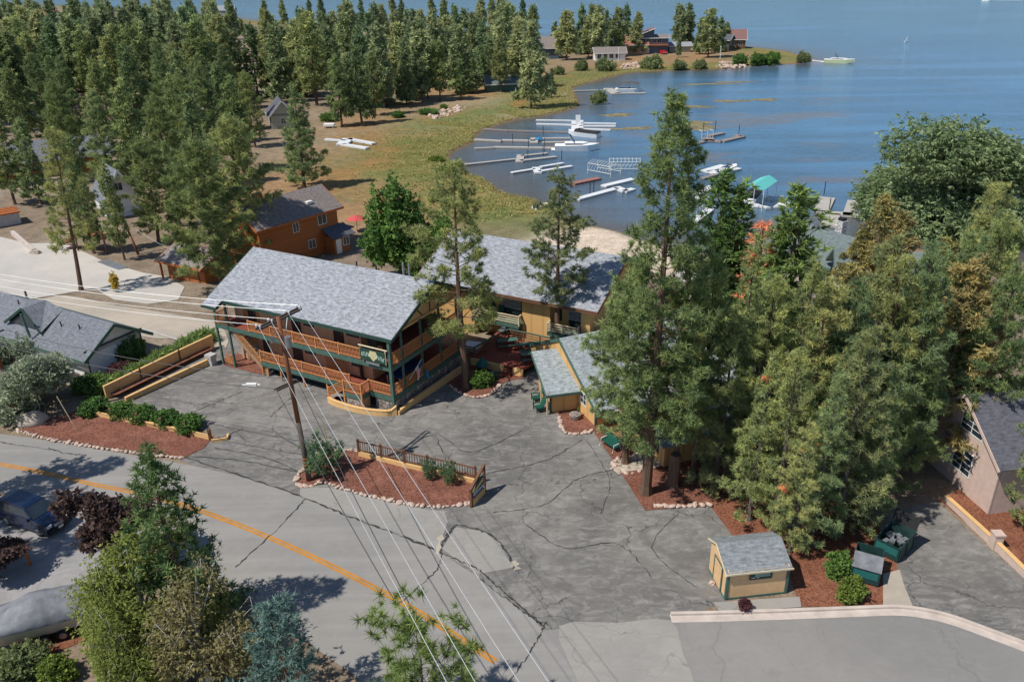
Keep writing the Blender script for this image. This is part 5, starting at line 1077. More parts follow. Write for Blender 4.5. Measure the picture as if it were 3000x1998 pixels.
# ------------------------------------------------------------------ utility poles and wires
def upole(name, label, base, top, r0, r1, mats):
    o = thing(name, label, 'utility pole', base); d = top-base; k = .38
    MB().tube([(0, 0, -.3), d*k], [r0, r0+(r1-r0)*k], 10).build('lower_pole', mats[0], o, True); MB().tube([d*k, d], [r0+(r1-r0)*k, r1], 10).build('upper_pole', mats[1], o, True); return o
pb = spot(907/K, 1408/K); zP = zoom(580, 700, 3.136)
ptop = at_z(*zP(735, 715), 12.3)
pole = upole('utility_pole', 'tall wooden power pole with crossarms standing in the central mulch island', pb, ptop, .19, .13, (X['pole_grey'], X['pole_wood']))
e0, e1 = at_z(*zP(545, 832), 11.9), at_z(*zP(935, 640), 11.9)
d = (e1-e0).normalized(); nn = Vector((-d.y, d.x, 0))
for s_ in (-.16, .16): mb = MB(); mb.beam(e0-pb+nn*s_, e1-pb+nn*s_, .1, .13); mb.build('crossarm', X['pole_grey'], pole)
f0, f1 = at_z(*zP(715, 1388), 7.5), at_z(*zP(910, 1302), 7.5)
for s_ in (-.14, .14): mb = MB(); mb.beam(f0-pb+nn*s_, f1-pb+nn*s_, .09, .11); mb.build('crossarm', X['pole_grey'], pole)
ins = []
for k in (.03, .3, .7, .97):
    q = e0.lerp(e1, k); ins.append(q+Vector((0, 0, .28)))
    for s_ in (-.16, .16): a = q-pb+nn*s_; MB().tube([a+Vector((0, 0, .06)), a+Vector((0, 0, .2)), a+Vector((0, 0, .3))], [.03, .07, .04], 8).build('insulator', X['trim_white'], pole)
ax = pb.lerp(ptop, .86)-pb
MB().tube([ax+Vector((.38, -.15, -.35)), ax+Vector((.38, -.15, .4))], .2, 12).build('transformer', X['steel'], pole)
MB().tube([ax+Vector((-.55, -.3, .1)), ax+Vector((-.55, -.3, .5))], .12, 10).build('fuse_box', X['steel'], pole)
mb = MB(); mb.beam(e0.lerp(e1, .3)-pb, ax+Vector((0, 0, -.6)), .04); mb.beam(e0.lerp(e1, .7)-pb, ax+Vector((0, 0, -.6)), .04); mb.build('arm_brace', X['steel'], pole)
mb = MB()
for z in (1.3, 1.55, 1.8): a = (ptop-pb)*(z/12.3); mb.tube([a, a+Vector((0, 0, .06))], .215, 10)
mb.build('metal_band', X['log_end'], pole)
lb = spot(60/K, 1233/K); ltop = lb+Vector((-.45, .05, 12.5))
pole2 = upole('utility_pole', 'wooden power pole at the left edge beside the silvery shrub', lb, ltop, .2, .14, (X['pole_grey'], X['pole_wood']))
mb = MB(); la0, la1 = Vector((-.9, -1.1, 12.0)), Vector((.2, 1.2, 12.0)); mb.beam(la0, la1, .1, .13); mb.build('crossarm', X['pole_grey'], pole2)
mb = MB(); mb.beam(Vector((-.6, -.9, 7.6)), Vector((.3, .9, 7.6)), .09, .11); mb.build('crossarm', X['pole_grey'], pole2)
mb = MB()
for z in (1.2, 1.45, 1.75): a = (ltop-lb)*(z/12.5); mb.tube([a, a+Vector((0, 0, .06))], .23, 10)
mb.build('metal_band', X['log_end'], pole2)
def wire(name, p, q, sag, r_, mat, label, group):
    pts = [p.lerp(q, i/24)-Vector((0, 0, sag*4*(i/24)*(1-i/24))) for i in range(25)]; c0 = p.copy(); c0.z = 0
    mb = MB(); mb.tube([e-c0 for e in pts], r_, 4); o = mb.build(name, mat); o.location = c0; return tag(o, label, 'wire', group)
for k, q in enumerate(ins): wire('power_wire', lb+la0.lerp(la1, [0, .3, .7, 1][k])+Vector((0, 0, .2)), q, .35, .013, X['wire'], 'pale power wire strung between the left pole and the central pole', 'pale power wires from the left pole to the central pole')
ends = [(1305, 1998, 11.6), (1388, 1998, 11.6), (1516, 1998, 11.6), (1602, 1998, 11.6)]
for q, (x, y, z) in zip(ins, ends):
    e = at_z(x/K, y/K, z); far_ = q+(e-q)*1.7; far_.z = 12; wire('power_wire', q, far_, .35, .013, X['wire'], 'pale power wire running from the central pole down past the lower edge', 'pale power wires from the central pole towards the viewer')
for k, s_ in enumerate((0, 1)):
    wire('telephone_cable', lb+Vector((-.6+.9*k, -.9+1.8*k, 7.6)), (f0, f1)[k]+Vector((0, 0, .1)), .6, .028, X['cable'], 'dark telephone cable strung lower between the two poles', 'dark telephone cables between the two poles')
    e = at_z((1255+28*k)/K, 1900/K, 6.6); q = (f0, f1)[k]+Vector((0, 0, .1)); wire('telephone_cable', q, q+(e-q)*1.5, .7, .024, X['cable'], 'dark telephone cable running from the lower crossarm past the lower edge', 'dark telephone cables towards the viewer')
a_ = pb+(ptop-pb)*.62; wire('guy_wire', a_, spot(800, 1040), .0, .012, X['wire'], 'bare guy wire from the central pole down to the island rim', None)
q = at_z(*zP(490, 1340), 7.4); mb = MB(); mb.box(-.35, .35, -.12, .12, -.1, .1); mb.tube([(-.6, 0, 0), (.6, 0, 0)], .05, 6); o = solo(mb, 'cable_joint', X['trim_white'], 'white cable joint box hung on the telephone cable', 'joint box'); o.location = (q.x, q.y, 7.3)
tp = [spot(*zA(1275, 1085))]; ob = tp[0]; h_ = rise(ob, zA(0, 450)[1]); lp = upole('utility_pole', 'leaning brown pole in front of the steep white gabled house', ob, ob+Vector((-1.6, .2, h_)), .17, .12, (X['pole_wood'], X['pole_wood']))
wire('house_wire', ob+Vector((-1.2, .2, h_*.7)), g0+Vector((.5, 1, 3.4)), .3, .02, X['wire'], 'pale service wire from the leaning brown pole to the log garage', None)
q = spot(640/2.851/K, (800+1310/2.851)/K); t_ = at_z(475/2.851/K, (800+1030/2.851)/K, 2.9); mb = MB(); mb.tube([(0, 0, 0), t_-q], .035, 6); o = mb.build('marker_stake', X['cream']); o.location = q; tag(o, 'slanting pale stake in the left mulch bed', 'stake')
q = spot(760, 1036); mb = MB(); mb.tube([(0, 0, 0), (-.35, .1, 2.2)], .035, 6); o = mb.build('guy_guard', paint('yellow_guard', (.6, .5, .15), .6, .1)); o.location = q; tag(o, 'yellow plastic guy guard rising from the island rim', 'guy guard')

# ------------------------------------------------------------------ fences, island sign, stones
zI = zoom(800, 1250, 3.364)
fp = [spot(*zI(*q)) for q in ((850, 287), (1072, 340), (1302, 398), (1530, 450), (1768, 500), (2000, 560))]
fc = thing('picket_fence', 'brown picket fence on a low ochre wall along the island bed', 'fence', fp[0])
for a, b_ in zip(fp[:-1], fp[1:]):
    d = (b_-a); mb = MB(); mb.beam((a-fp[0])+Vector((0, 0, .19)), (b_-fp[0])+Vector((0, 0, .19)), .22, .38); mb.build('base_wall', X['ochre_plain'], fc)
    rail_run(((a-fp[0]).x, (a-fp[0]).y, .42), ((b_-fp[0]).x, (b_-fp[0]).y, .42), 0, .85, .19, X['brown_wood'], fc, 'pickets', .055)
for a in fp: post(((a-fp[0]).x, (a-fp[0]).y), 0, 1.45, .16, X['brown_wood'], fc)
i0, i1 = spot(*zI(1955, 790)), spot(*zI(2085, 640)); d = i1-i0; L = d.length
isg = thing('roadside_sign', 'timber framed roadside sign with colourful carved panel at the island end', 'sign', i0, math.atan2(d.y, d.x))
post((0, 0), 0, 1.35, .16, X['brown_wood'], isg); post((L, 0), 0, 2.15, .16, X['brown_wood'], isg)
mb = MB(); mb.beam((-.1, 0, 1.4), (L+.1, 0, 2.2), .18, .09); mb.beam((-.0, 0, 1.22), (L, 0, 1.98), .08, .06); mb.build('frame_beam', X['brown_wood'], isg)
MB().box(.1, L-.1, -.12, .12, 0, .5).build('base_wall', X['ochre_plain'], isg)
mb = MB(); mb.add([(.15, -.05, .55), (L-.15, -.05, .6), (L-.15, -.05, 1.5), (L*.6, -.05, 1.62), (.2, -.05, 1.0), (.15, .0, .55), (L-.15, .0, .6), (L-.15, .0, 1.5), (L*.6, .0, 1.62), (.2, .0, 1.0)], [(0, 1, 2, 3, 4), (9, 8, 7, 6, 5), (0, 4, 9, 5), (1, 0, 5, 6), (2, 1, 6, 7), (3, 2, 7, 8), (4, 3, 8, 9)]); mb.build('panel', X['green'], isg)
mb = MB()
for i in range(9): x = .25+(L-.5)*i/9; mb.box(x, x+(L-.5)/13, -.075, -.052, .85+.25*i/9, 1.1+.3*i/9)
mb.build('lettering', X['gold'], isg)
mb = MB(); mb.prism([(.3, -.08), (L-.3, -.08), (L-.3, -.053), (.3, -.053)], .58, .76); mb.build('bunting_blue', X['blue'], isg); mb = MB(); mb.prism([(.25, -.1), (L-.25, -.1), (L-.25, -.055), (.25, -.055)], .46, .575); mb.build('bunting_red', X['red_cloth'], isg); mb = MB(); mb.prism([(.2, -.09), (L-.2, -.09), (L-.2, -.054), (.2, -.054)], .765, .83); mb.build('bunting_white', X['trim_white'], isg)
zH = zoom(0, 800, 2.851)
hp_ = [spot(*zH(*q)) for q in ((670, 1165), (935, 1218), (1155, 1258), (1355, 1300), (1555, 1342), (1760, 1392))]
bfence = thing('post_fence', 'low ochre timber edging with stubby brown posts along the left mulch bed', 'fence', hp_[0])
for a, b_ in zip(hp_[:-1], hp_[1:]): mb = MB(); mb.beam(a-hp_[0]+Vector((0, 0, .2)), b_-hp_[0]+Vector((0, 0, .2)), .2, .34); mb.build('timber', X['ochre_plain'], bfence)
for a in hp_[1:]: post(((a-hp_[0]).x, (a-hp_[0]).y), 0, .95, .2, X['brown_wood'], bfence)
q = spot(*zH(1830, 1400)); mb = MB(); mb.beam((-.5, -.2, .12), (.6, .1, .12), .14, .24); mb.beam((.6, .1, .12), (.5, .7, .12), .14, .24); o = mb.build('timber_corner', X['ochre_plain']); o.location = q; tag(o, 'short angled ochre timber at the car park end of the left bed', 'edging')
stone_me = []
for k in range(5):
    bm = bmesh.new(); bmesh.ops.create_icosphere(bm, subdivisions=2, radius=.5)
    for v in bm.verts: v.co *= 1+random.uniform(-.16, .16); v.co.z *= .7; v.co.x *= 1.25
    me = bpy.data.meshes.new('edge_stone'); bm.to_mesh(me); bm.free(); me.materials.append(X['stone_pink']); stone_me.append(me)
def stones(pts, step, size, label, group, closed=False, hgt=.0):
    p = smooth(spots(pts), 8, closed); acc = 0
    for a, b_ in zip(p[:-1], p[1:]):
        L = (b_-a).length; t_ = acc
        while t_ < L:
            q = a.lerp(b_, t_/L); s_ = size*random.uniform(.6, 1.35); o = bpy.data.objects.new('edge_stone', random.choice(stone_me)); COL.objects.link(o)
            o.location = (q.x+random.uniform(-.05, .05), q.y+random.uniform(-.05, .05), .05+s_*.12); o.scale = (s_*1.1, s_*random.uniform(.7, 1), s_*.8); o.rotation_euler = (random.uniform(-.3, .3), random.uniform(-.3, .3), random.uniform(0, 6))
            tag(o, label, 'stone', group); t_ += step*random.uniform(.8, 1.25)
        acc = t_-L
stones([(44, 992), (110, 1010), (200, 1027), (300, 1041), (370, 1050), (424, 1054)], .36, .34, 'small pinkish stone in the row edging the left mulch bed', 'edging stones of the left mulch bed')
stones([(700, 1080), (684, 1098), (684, 1116), (712, 1119), (745, 1110), (790, 1125), (850, 1142), (910, 1155), (980, 1166), (1040, 1165), (1082, 1158)], .33, .34, 'small pinkish stone in the row edging the street side of the island', 'edging stones of the central island')
stones([(716, 1054), (760, 1037), (800, 1035), (840, 1042)], .30, .36, 'pale ochre block in the curved rim at the back of the island', 'rim blocks at the back of the island')
stones([(1034, 888), (1060, 905), (1095, 915), (1130, 905), (1150, 885)], .3, .28, 'small pale stone edging the bed under the lodge pine', 'edging stones of the bed under the lodge pine')
stones([(1284, 955), (1300, 995), (1345, 997), (1362, 990)], .28, .3, 'small pale stone edging the bed in front of the office', 'edging stones of the office bed')
stones([(1410, 1070), (1425, 1056), (1500, 1050), (1540, 1056)], .4, .45, 'flat pale stone along the stepping path below the pines', 'path stones below the pines')
stones([(1505, 1165), (1560, 1166), (1640, 1160)], .4, .36, 'pale stone edging the mulch at the foot of the tall pine', 'edging stones at the foot of the tall pine')
stones([(1408, 1080), (1450, 1090), (1490, 1078)], .5, .3, 'pale stone on the near side of the stepping path', 'near side path stones')
for (x, y, sx_, sy_, h_, lab) in ((76, 972, 1.25, .75, .85, 'large smooth tan boulder at the foot of the left pole'), (5, 955, 1.0, .8, .8, 'tan boulder cut by the left edge of the view')):
    mb = MB(); bm = bmesh.new(); bmesh.ops.create_icosphere(bm, subdivisions=3, radius=1)
    me = bpy.data.meshes.new('boulder')
    for v in bm.verts: k = 1+.10*math.sin(v.co.x*4+x)+.08*math.sin(v.co.y*5+v.co.z*3); v.co.x *= sx_*k; v.co.y *= sy_*k; v.co.z = max(-.2, v.co.z*h_*k)
    bm.to_mesh(me); bm.free(); me.materials.append(X['boulder']); me.polygons.foreach_set('use_smooth', [True]*len(me.polygons)); o = bpy.data.objects.new('boulder', me); COL.objects.link(o); o.location = spot(x, y)+Vector((0, 0, .15)); o.rotation_euler = (0, 0, .3); tag(o, lab, 'boulder')

# rocks on the banks
for (pts, n_, sz_, lab, grp) in (([(1235, 330), (1310, 352), (1420, 318)], 0, 0, '', ''),):
    pass
def rock_pile(poly_px, n_, size, label, group, name='bank_rock'):
    P_ = spots(poly_px); xs = [q.x for q in P_]; ys = [q.y for q in P_]; k = 0
    def ins_(x, y):
        c_ = False
        for i in range(len(P_)):
            a, b_ = P_[i], P_[i-1]
            if (a.y > y) != (b_.y > y) and x < (b_.x-a.x)*(y-a.y)/(b_.y-a.y)+a.x: c_ = not c_
        return c_
    while k < n_:
        x, y = random.uniform(min(xs), max(xs)), random.uniform(min(ys), max(ys))
        if not ins_(x, y): continue
        s_ = size*random.uniform(.5, 1.5); o = bpy.data.objects.new(name, random.choice(stone_me)); COL.objects.link(o); o.location = (x, y, zg(x, y)+.1*s_); o.scale = (s_, s_*.8, s_*.8); o.rotation_euler = (random.uniform(-.5, .5), random.uniform(-.5, .5), random.uniform(0, 6)); tag(o, label, 'rock', group); k += 1
rock_pile([(980, 268), (1010, 258), (1060, 245), (1075, 250), (1040, 266), (1000, 274)], 70, 1.0, 'pinkish rock in the loose bank between forest and meadow', 'rocks of the bank between forest and meadow')
rock_pile([(1428, 162), (1430, 148), (1465, 146), (1478, 160)], 40, 1.4, 'pale rock in the bank below the white lakeside house', 'rocks of the bank below the white lakeside house')
rock_pile([(1640, 158), (1655, 140), (1690, 146), (1725, 152), (1690, 158)], 45, 1.3, 'reddish rock on the bank beside the large lakeside thicket', 'rocks beside the large lakeside thicket')
rock_pile([(1215, 232), (1225, 222), (1260, 226), (1250, 236)], 12, .8, 'pale rock under the two small trees by the cove', 'rocks under the small trees by the cove')
# ------------------------------------------------------------------ vegetation
def blades(rng, pos, dirs, size, cols, nb, wd, bias, tipk=.35, quad=False, flat=0.0):
    """each tuft: nb thin leaves or needle sprays; returns vertices in face order and colours"""
    T = len(pos); P = np.repeat(pos, nb, 0); D = np.repeat(dirs, nb, 0); Sz = np.repeat(size, nb)[:, None]; Cc = np.repeat(cols, nb, 0)
    g = rng.normal(size=(T*nb, 3)); g[:, 2] *= (1-flat); d = D*bias+g; d /= np.linalg.norm(d, axis=1, keepdims=True)+1e-9
    r_ = rng.normal(size=(T*nb, 3)); s = np.cross(d, r_); s /= np.linalg.norm(s, axis=1, keepdims=True)+1e-9
    ln = Sz*rng.uniform(.7, 1.25, (T*nb, 1)); w_ = Sz*wd*rng.uniform(.7, 1.3, (T*nb, 1)); a = P+d*ln*.05; e = P+d*ln; m = P+d*ln*.55
    k = rng.uniform(.78, 1.2, (T*nb, 1)); Cc = Cc*k
    if quad: V_ = np.stack([a, m+s*w_, e, m-s*w_], 1); n = 4
    else: V_ = np.stack([a-s*w_, a+s*w_, e], 1); n = 3
    Cv = np.repeat(Cc[:, None, :], n, 1).copy(); Cv[:, -1 if not quad else 2] *= 1+tipk
    return V_.reshape(-1, 3), Cv.reshape(-1, 3), n
class Proto: pass
def pine(seed, H=18., R_=3.3, cb=.22, nb=70, dens=5.5, tuft=.34, blade=15, wd=.085, shape='pine', col=(.125, .14, .05), dark=(.065, .085, .035), dead=.0, limbs=True, tr=.26, e_lo=-12, e_hi=50, spread=.42, bark=None, bias=.7, gap=.0, curl=.28, top_bias=1.0, clus=4):
    rng = np.random.default_rng(seed); mb = MB(); bx, by = rng.uniform(-.4, .4, 2)
    axis = lambda t: np.array([bx*math.sin(t*2.6), by*math.sin(t*3.1), H*t])
    mb.tube([axis(t) for t in (0, .03, .15, .3, .5, .7, .85, .97)], [tr*1.35, tr, tr*.9, tr*.75, tr*.55, tr*.36, tr*.2, .03], 7)
    pos, dr, sz, cl = [], [], [], []; ga = rng.uniform(0, 6)
    lop = rng.uniform(.7, 1.25, 7)
    for i in range(nb):
        s = ((i+rng.uniform(-.4, .4))/nb); s = min(max(s, 0.0), .995)**top_bias; t = cb+(1-cb)*s; ga += 2.4+rng.uniform(-.5, .5)
        if shape == 'pine': pr = min(1, .60+1.2*s)*(1-s)**.72+.035
        elif shape == 'cone': pr = (1-s)**.85+.03
        elif shape == 'column': pr = min(1, .5+2.2*s)*(1-s**2.2)**.8*(.8)+.06
        else: pr = (math.sin(PI*min(1, s*.9+.12)))**.7
        L = R_*pr*rng.uniform(.62, 1.18)*lop[int((ga % 6.283)/6.283*7) % 7]
        if rng.random() < gap: continue
        el = R(e_lo+(e_hi-e_lo)*s+rng.uniform(-10, 10)); dh = np.array([math.cos(ga), math.sin(ga), 0]); sd = np.array([-dh[1], dh[0], 0]); b0 = axis(t)
        path = lambda u: b0+dh*(L*u)+np.array([0, 0, L*(math.tan(el)*u*(1-.3*u)+curl*u*u)])
        if limbs and L > .8: mb.tube([path(u) for u in (0, .45, .92)], [max(.02, tr*.22*(1-s)), max(.015, tr*.13*(1-s)), .012], 4, False)
        n = max(1, int(L*dens*rng.uniform(.8, 1.2)/clus+.5))
        u = 1-np.abs(rng.normal(0, .30, n)); u = np.clip(u, .18, 1.06); lat = rng.normal(0, spread*.55, n)*L*(.35+.65*(1-u))+rng.normal(0, .12, n)
        u = np.repeat(u, clus); lat = np.repeat(lat, clus); n = n*clus; jit = rng.normal(0, tuft*.42, (n, 3))
        q = jit+np.array([path(x) for x in u])+sd[None]*lat[:, None]+np.stack([np.zeros(n), np.zeros(n), np.repeat(rng.normal(.05, .16, n//clus), clus)+np.abs(lat)*.1], 1)
        d = dh[None]*.8+sd[None]*(np.sign(lat)*.4)[:, None]+np.array([[0, 0, .55]]); pos.append(q); dr.append(d/np.linalg.norm(d, axis=1, keepdims=True)); sz.append(np.full(n, tuft)*rng.uniform(.75, 1.25, n))
        k = np.clip(np.repeat(rng.uniform(0, 1, (n//clus, 1)), clus, 0)*rng.uniform(.6, 1.0)+rng.normal(0, .12, (n, 1)), 0, 1.1); c_ = np.array(dark)[None]*(1-k)+np.array(col)[None]*k
        if rng.random() < dead: c_ = np.array([[.30, .13, .06]])*rng.uniform(.6, 1.2, (n, 1))
        cl.append(c_)
    n = max(6, nb//6); q = np.array([axis(t) for t in np.linspace(.9, 1.0, n)])+rng.normal(0, .06, (n, 3)); pos.append(q); dr.append(np.repeat([[0, 0, 1.]], n, 0)); sz.append(np.full(n, tuft*.9)); cl.append(np.repeat([np.array(col)*.85], n, 0))
    V_, C_, fn = blades(rng, np.concatenate(pos), np.concatenate(dr), np.concatenate(sz), np.concatenate(cl), blade, wd, bias)
    p = Proto(); p.H = H; p.R = R_; p.crown = bulk('crown', V_, fn, X['needles'], C_)
    tm = bpy.data.meshes.new('trunk'); tm.from_pydata(mb.v, [], mb.f); tm.materials.append(bark or X['bark']); tm.update(); p.trunk = tm; return p
def leafy(seed, H=12., lobes=None, n=2600, leaf=.2, blade=7, wd=.34, col=(.10, .16, .04), dark=(.045, .085, .025), trunk=.22, bark=None, hang=0.0, white=0, core=.25, stem_h=None, shell=.55, flat=0.0, twig=None):
    """broadleaf crown: leaf clumps spread through overlapping lobes (x, y, z, rx, ry, rz)"""
    rng = np.random.default_rng(seed); mb = MB(); lobes = lobes or [(0, 0, .6, .3, .3, .35)]
    w_ = np.array([l[3]*l[4]*l[5] for l in lobes])**.67; w_ = w_/w_.sum(); pos, dr, cl = [], [], []
    for l, k in zip(lobes, w_):
        m = max(8, int(n*k)); g = rng.normal(size=(m, 3)); g /= np.linalg.norm(g, axis=1, keepdims=True); r_ = (core+(1-core)*rng.uniform(0, 1, (m, 1))**shell); r_ *= 1+.16*np.sin(g[:, :1]*7+seed)+.12*np.sin(g[:, 1:2]*9+2)+.1*np.sin(g[:, 2:]*8)
        c_ = np.array(l[:3])*H; e = np.array(l[3:])*H; q = c_+g*r_*e
        if hang: q[:, 2] -= hang*H*rng.uniform(0, 1, m)**1.5*np.clip(np.hypot(g[:, 0], g[:, 1]), .2, 1)
        pos.append(q); d = g.copy(); d[:, 2] = d[:, 2]*.6+(.25 if not hang else -.9); dr.append(d/np.linalg.norm(d, axis=1, keepdims=True)); kk = rng.uniform(0, 1, (m, 1))*rng.uniform(.7, 1.1); cl.append(np.array(dark)*(1-kk)+np.array(col)*kk)
    top = max(l[2]+l[5]*.6 for l in lobes)*H
    if trunk:
        mb.tube([(0, 0, 0), (.05*H*.2, 0, H*.12), (0, .02*H, H*.35), (0, 0, top*.8)], [trunk*1.3, trunk, trunk*.75, .03], 7)
        for l in lobes:
            c_ = Vector(l[:3])*H; a = Vector((0, 0, min(c_.z*.55, H*.4))); mb.tube([a, a.lerp(c_, .55)+Vector((0, 0, H*.03)), c_], [trunk*.5, trunk*.32, .03], 5)
            for _ in range(white or 2):
                e = c_+Vector((rng.uniform(-1, 1)*l[3], rng.uniform(-1, 1)*l[4], rng.uniform(-.5, .9)*l[5]))*H*.9; mid = a.lerp(e, .5)+Vector((0, 0, H*.05)); mb.tube([a.lerp(c_, .4), mid, e], [trunk*(.13 if hang else .22), trunk*(.09 if hang else .14), .01], 4, False)
                if hang and white: e2 = e+Vector((rng.uniform(-.5, .5), rng.uniform(-.5, .5), -.08*H)); mb.tube([e, e2], [.012, .007], 4, False)
    else: mb.tube([(0, 0, 0), (0, 0, H*.5)], .03, 5)
    P_ = np.concatenate(pos); V_, C_, fn = blades(rng, P_, np.concatenate(dr), np.full(len(P_), leaf)*rng.uniform(.7, 1.3, len(P_)), np.concatenate(cl), blade, wd, .5 if not hang else 1.6, .15, True, flat)
    V_[:, 2] = np.maximum(V_[:, 2], .03)
    p = Proto(); p.H = H; p.crown = bulk('crown', V_, fn, X['leaves'], C_); tm = bpy.data.meshes.new('trunk'); tm.from_pydata(mb.v, [], mb.f); tm.materials.append(bark or X['bark_grey']); tm.update(); p.trunk = tm; return p
def plant(name, proto, base, h, label, cat='tree', group=None, rz=None, wide=1.0, tilt=(0, 0), parts=('trunk', 'crown')):
    o = thing(name, label, cat, base, random.uniform(0, 6.28) if rz is None else rz, group); s = h/proto.H; o.scale = (s*wide, s*wide, s)
    if tilt != (0, 0): o.rotation_euler = (tilt[0], tilt[1], o.rotation_euler.z)
    for nm, me in zip(parts, (proto.trunk, proto.crown)): c_ = bpy.data.objects.new(nm, me); COL.objects.link(c_); c_.parent = o
    return o
NEAR = [pine(100+i, H=18, R_=r_, cb=cb, nb=nb, dens=d_*2.8, tuft=.33, blade=17, wd=.075, dead=dd_, gap=g_, col=c_, dark=k_) for i, (r_, cb, nb, d_, dd_, g_, c_, k_) in enumerate((
    (3.5, .24, 84, 5.6, .00, .06, (.165, .178, .062), (.075, .095, .042)), (3.2, .18, 90, 5.6, .0, .04, (.145, .172, .065), (.068, .092, .044)), (3.8, .28, 78, 5.2, .012, .10, (.18, .182, .065), (.082, .096, .042)),
    (3.4, .16, 94, 5.4, .01, .05, (.135, .165, .07), (.062, .086, .046)), (3.2, .34, 74, 5.4, .0, .12, (.165, .168, .07), (.076, .09, .048))))]
FULL = [pine(110+i, H=18, R_=r_, cb=cb, nb=130, dens=15, tuft=.38, blade=14, wd=.08, gap=.07, shape=sh_, col=c_, dark=k_) for i, (r_, cb, sh_, c_, k_) in enumerate(((3.9, .10, 'cone', (.155, .178, .072), (.062, .086, .042)), (4.1, .14, 'pine', (.178, .188, .068), (.07, .09, .04)), (3.6, .08, 'cone', (.14, .17, .066), (.056, .08, .04))))]
GROVE = [pine(115+i, H=16, R_=r_, cb=.07, nb=118, dens=11.5, tuft=.33, blade=15, wd=.075, gap=.2, dead=.008, shape=sh_, col=c_, dark=k_, e_lo=-22, bark=X['bark_grey']) for i, (r_, sh_, c_, k_) in enumerate(((3.0, 'cone', (.165, .186, .068), (.066, .088, .04)), (3.3, 'pine', (.185, .192, .07), (.074, .092, .042)), (2.8, 'cone', (.145, .176, .072), (.058, .082, .042)), (3.2, 'pine', (.172, .172, .07), (.07, .085, .044))))]
TALL = pine(120, H=26, R_=3.7, cb=.17, nb=150, dens=15, tuft=.34, blade=16, wd=.075, gap=.05, col=(.15, .172, .062), dark=(.068, .09, .04), tr=.34)
BROWN = [pine(130+i, H=16, R_=3.3, cb=.08, nb=100, dens=9, tuft=.38, blade=12, wd=.13, shape='cone', col=(.17, .145, .05), dark=(.09, .085, .04), e_lo=-5, e_hi=60, dead=.0) for i in range(2)]
CEDAR = [pine(140+i, H=15, R_=2.3, cb=.04, nb=110, dens=10, tuft=.4, blade=10, wd=.13, shape='cone', col=(.10, .14, .042), dark=(.05, .075, .026), e_lo=15, e_hi=70, curl=.5, bias=1.3) for i in range(2)]
DEADC = pine(150, H=12, R_=1.6, cb=.05, nb=60, dens=6, tuft=.3, blade=9, wd=.1, shape='cone', col=(.34, .16, .075), dark=(.20, .10, .06), e_lo=10, e_hi=65)
MID = [pine(160+i, H=18, R_=r_, cb=cb, nb=72, dens=7.0, tuft=.66, blade=10, wd=.16, shape=sh_, col=c_, dark=k_, limbs=False, gap=.05) for i, (r_, cb, sh_, c_, k_) in enumerate((
    (3.7, .18, 'pine', (.165, .178, .068), (.07, .088, .04)), (3.4, .14, 'pine', (.14, .168, .064), (.06, .08, .038)), (3.7, .10, 'cone', (.13, .158, .064), (.055, .075, .038)), (3.9, .22, 'pine', (.178, .18, .072), (.074, .088, .042))))]
FAR = [pine(180+i, H=20, R_=r_, cb=cb, nb=62, dens=5.0, tuft=1.15, blade=8, wd=.22, shape=sh_, col=c_, dark=k_, limbs=False, e_lo=-15, e_hi=35) for i, (r_, cb, sh_, c_, k_) in enumerate((
    (3.5, .08, 'cone', (.165, .185, .085), (.066, .086, .046)), (3.8, .14, 'pine', (.20, .205, .09), (.085, .10, .052)), (2.9, .05, 'cone', (.135, .175, .082), (.056, .08, .044)), (3.8, .10, 'cone', (.18, .188, .086), (.072, .09, .05)), (3.5, .15, 'pine', (.175, .19, .092), (.072, .092, .052))))]
SPRUCE = pine(200, H=11, R_=3.3, cb=.02, nb=120, dens=8.5, tuft=.3, blade=11, wd=.10, shape='cone', col=(.085, .12, .045), dark=(.03, .05, .02), e_lo=-18, e_hi=35, curl=.15, spread=.36)
BLUE = pine(205, H=5.5, R_=2.2, cb=.02, nb=80, dens=13, tuft=.2, blade=10, wd=.11, shape='cone', col=(.115, .165, .135), dark=(.05, .085, .07), e_lo=-10, e_hi=40, curl=.2, tr=.12)
SAPL = pine(206, H=8, R_=3.1, cb=.32, nb=34, dens=5.0, tuft=.50, blade=38, wd=.05, col=(.115, .14, .042), dark=(.055, .078, .026), e_lo=10, e_hi=55, spread=.6, tr=.14, gap=.05, shape='round', bark=X['bark_grey'], clus=2, bias=.45)

# -- pines one can tell apart ------------------------------------------------
def pine_at(proto, bx_, by_, top, label, wide=1.0, name='pine_tree', tilt=(0, 0), rz=None):
    b_ = spot(bx_, by_); return plant(name, proto, b_, rise(b_, top), label, 'pine', None, rz, wide, tilt)
pine_at(NEAR[2], 187, 668, 262, 'slim leaning pine with bare lower trunk at the edge of the pale concrete drive', .95, tilt=(0, R(-3)))
pine_at(MID[1], 217, 583, 286, 'thin trunked pine behind the leaning pine, rising beside the concrete drive', .85)
pine_at(MID[0], 287, 598, 330, 'pine just left of the leaning brown pole by the white gabled house', .75)
pine_at(FULL[1], 365, 558, 278, 'bushy pine in front of the white gabled house', 1.25)
pine_at(MID[1], 415, 520, 292, 'narrow pine between the white gabled house and the big pine pair', .8)
pine_at(FULL[1], 515, 668, 292, 'left broad pine of the pair overlapping the log garage', 1.3)
pine_at(FULL[1], 585, 612, 226, 'right taller pine of the pair in front of the log house', 1.3)
pine_at(FULL[2], 700, 432, 160, 'dense pine at the meadow edge directly behind the log house', 1.25)
pine_at(NEAR[2], 1072, 890, 380, 'pine with bare curved trunk growing at the right corner of the lodge', 1.15)
pine_at(NEAR[4], 1280, 812, 400, 'slender pine rising through the red deck in front of the guest block', 1.2)
pine_at(TALL, 1484, 1133, 224, 'tallest pine, trunk standing in mulch right of the office', 1.12)
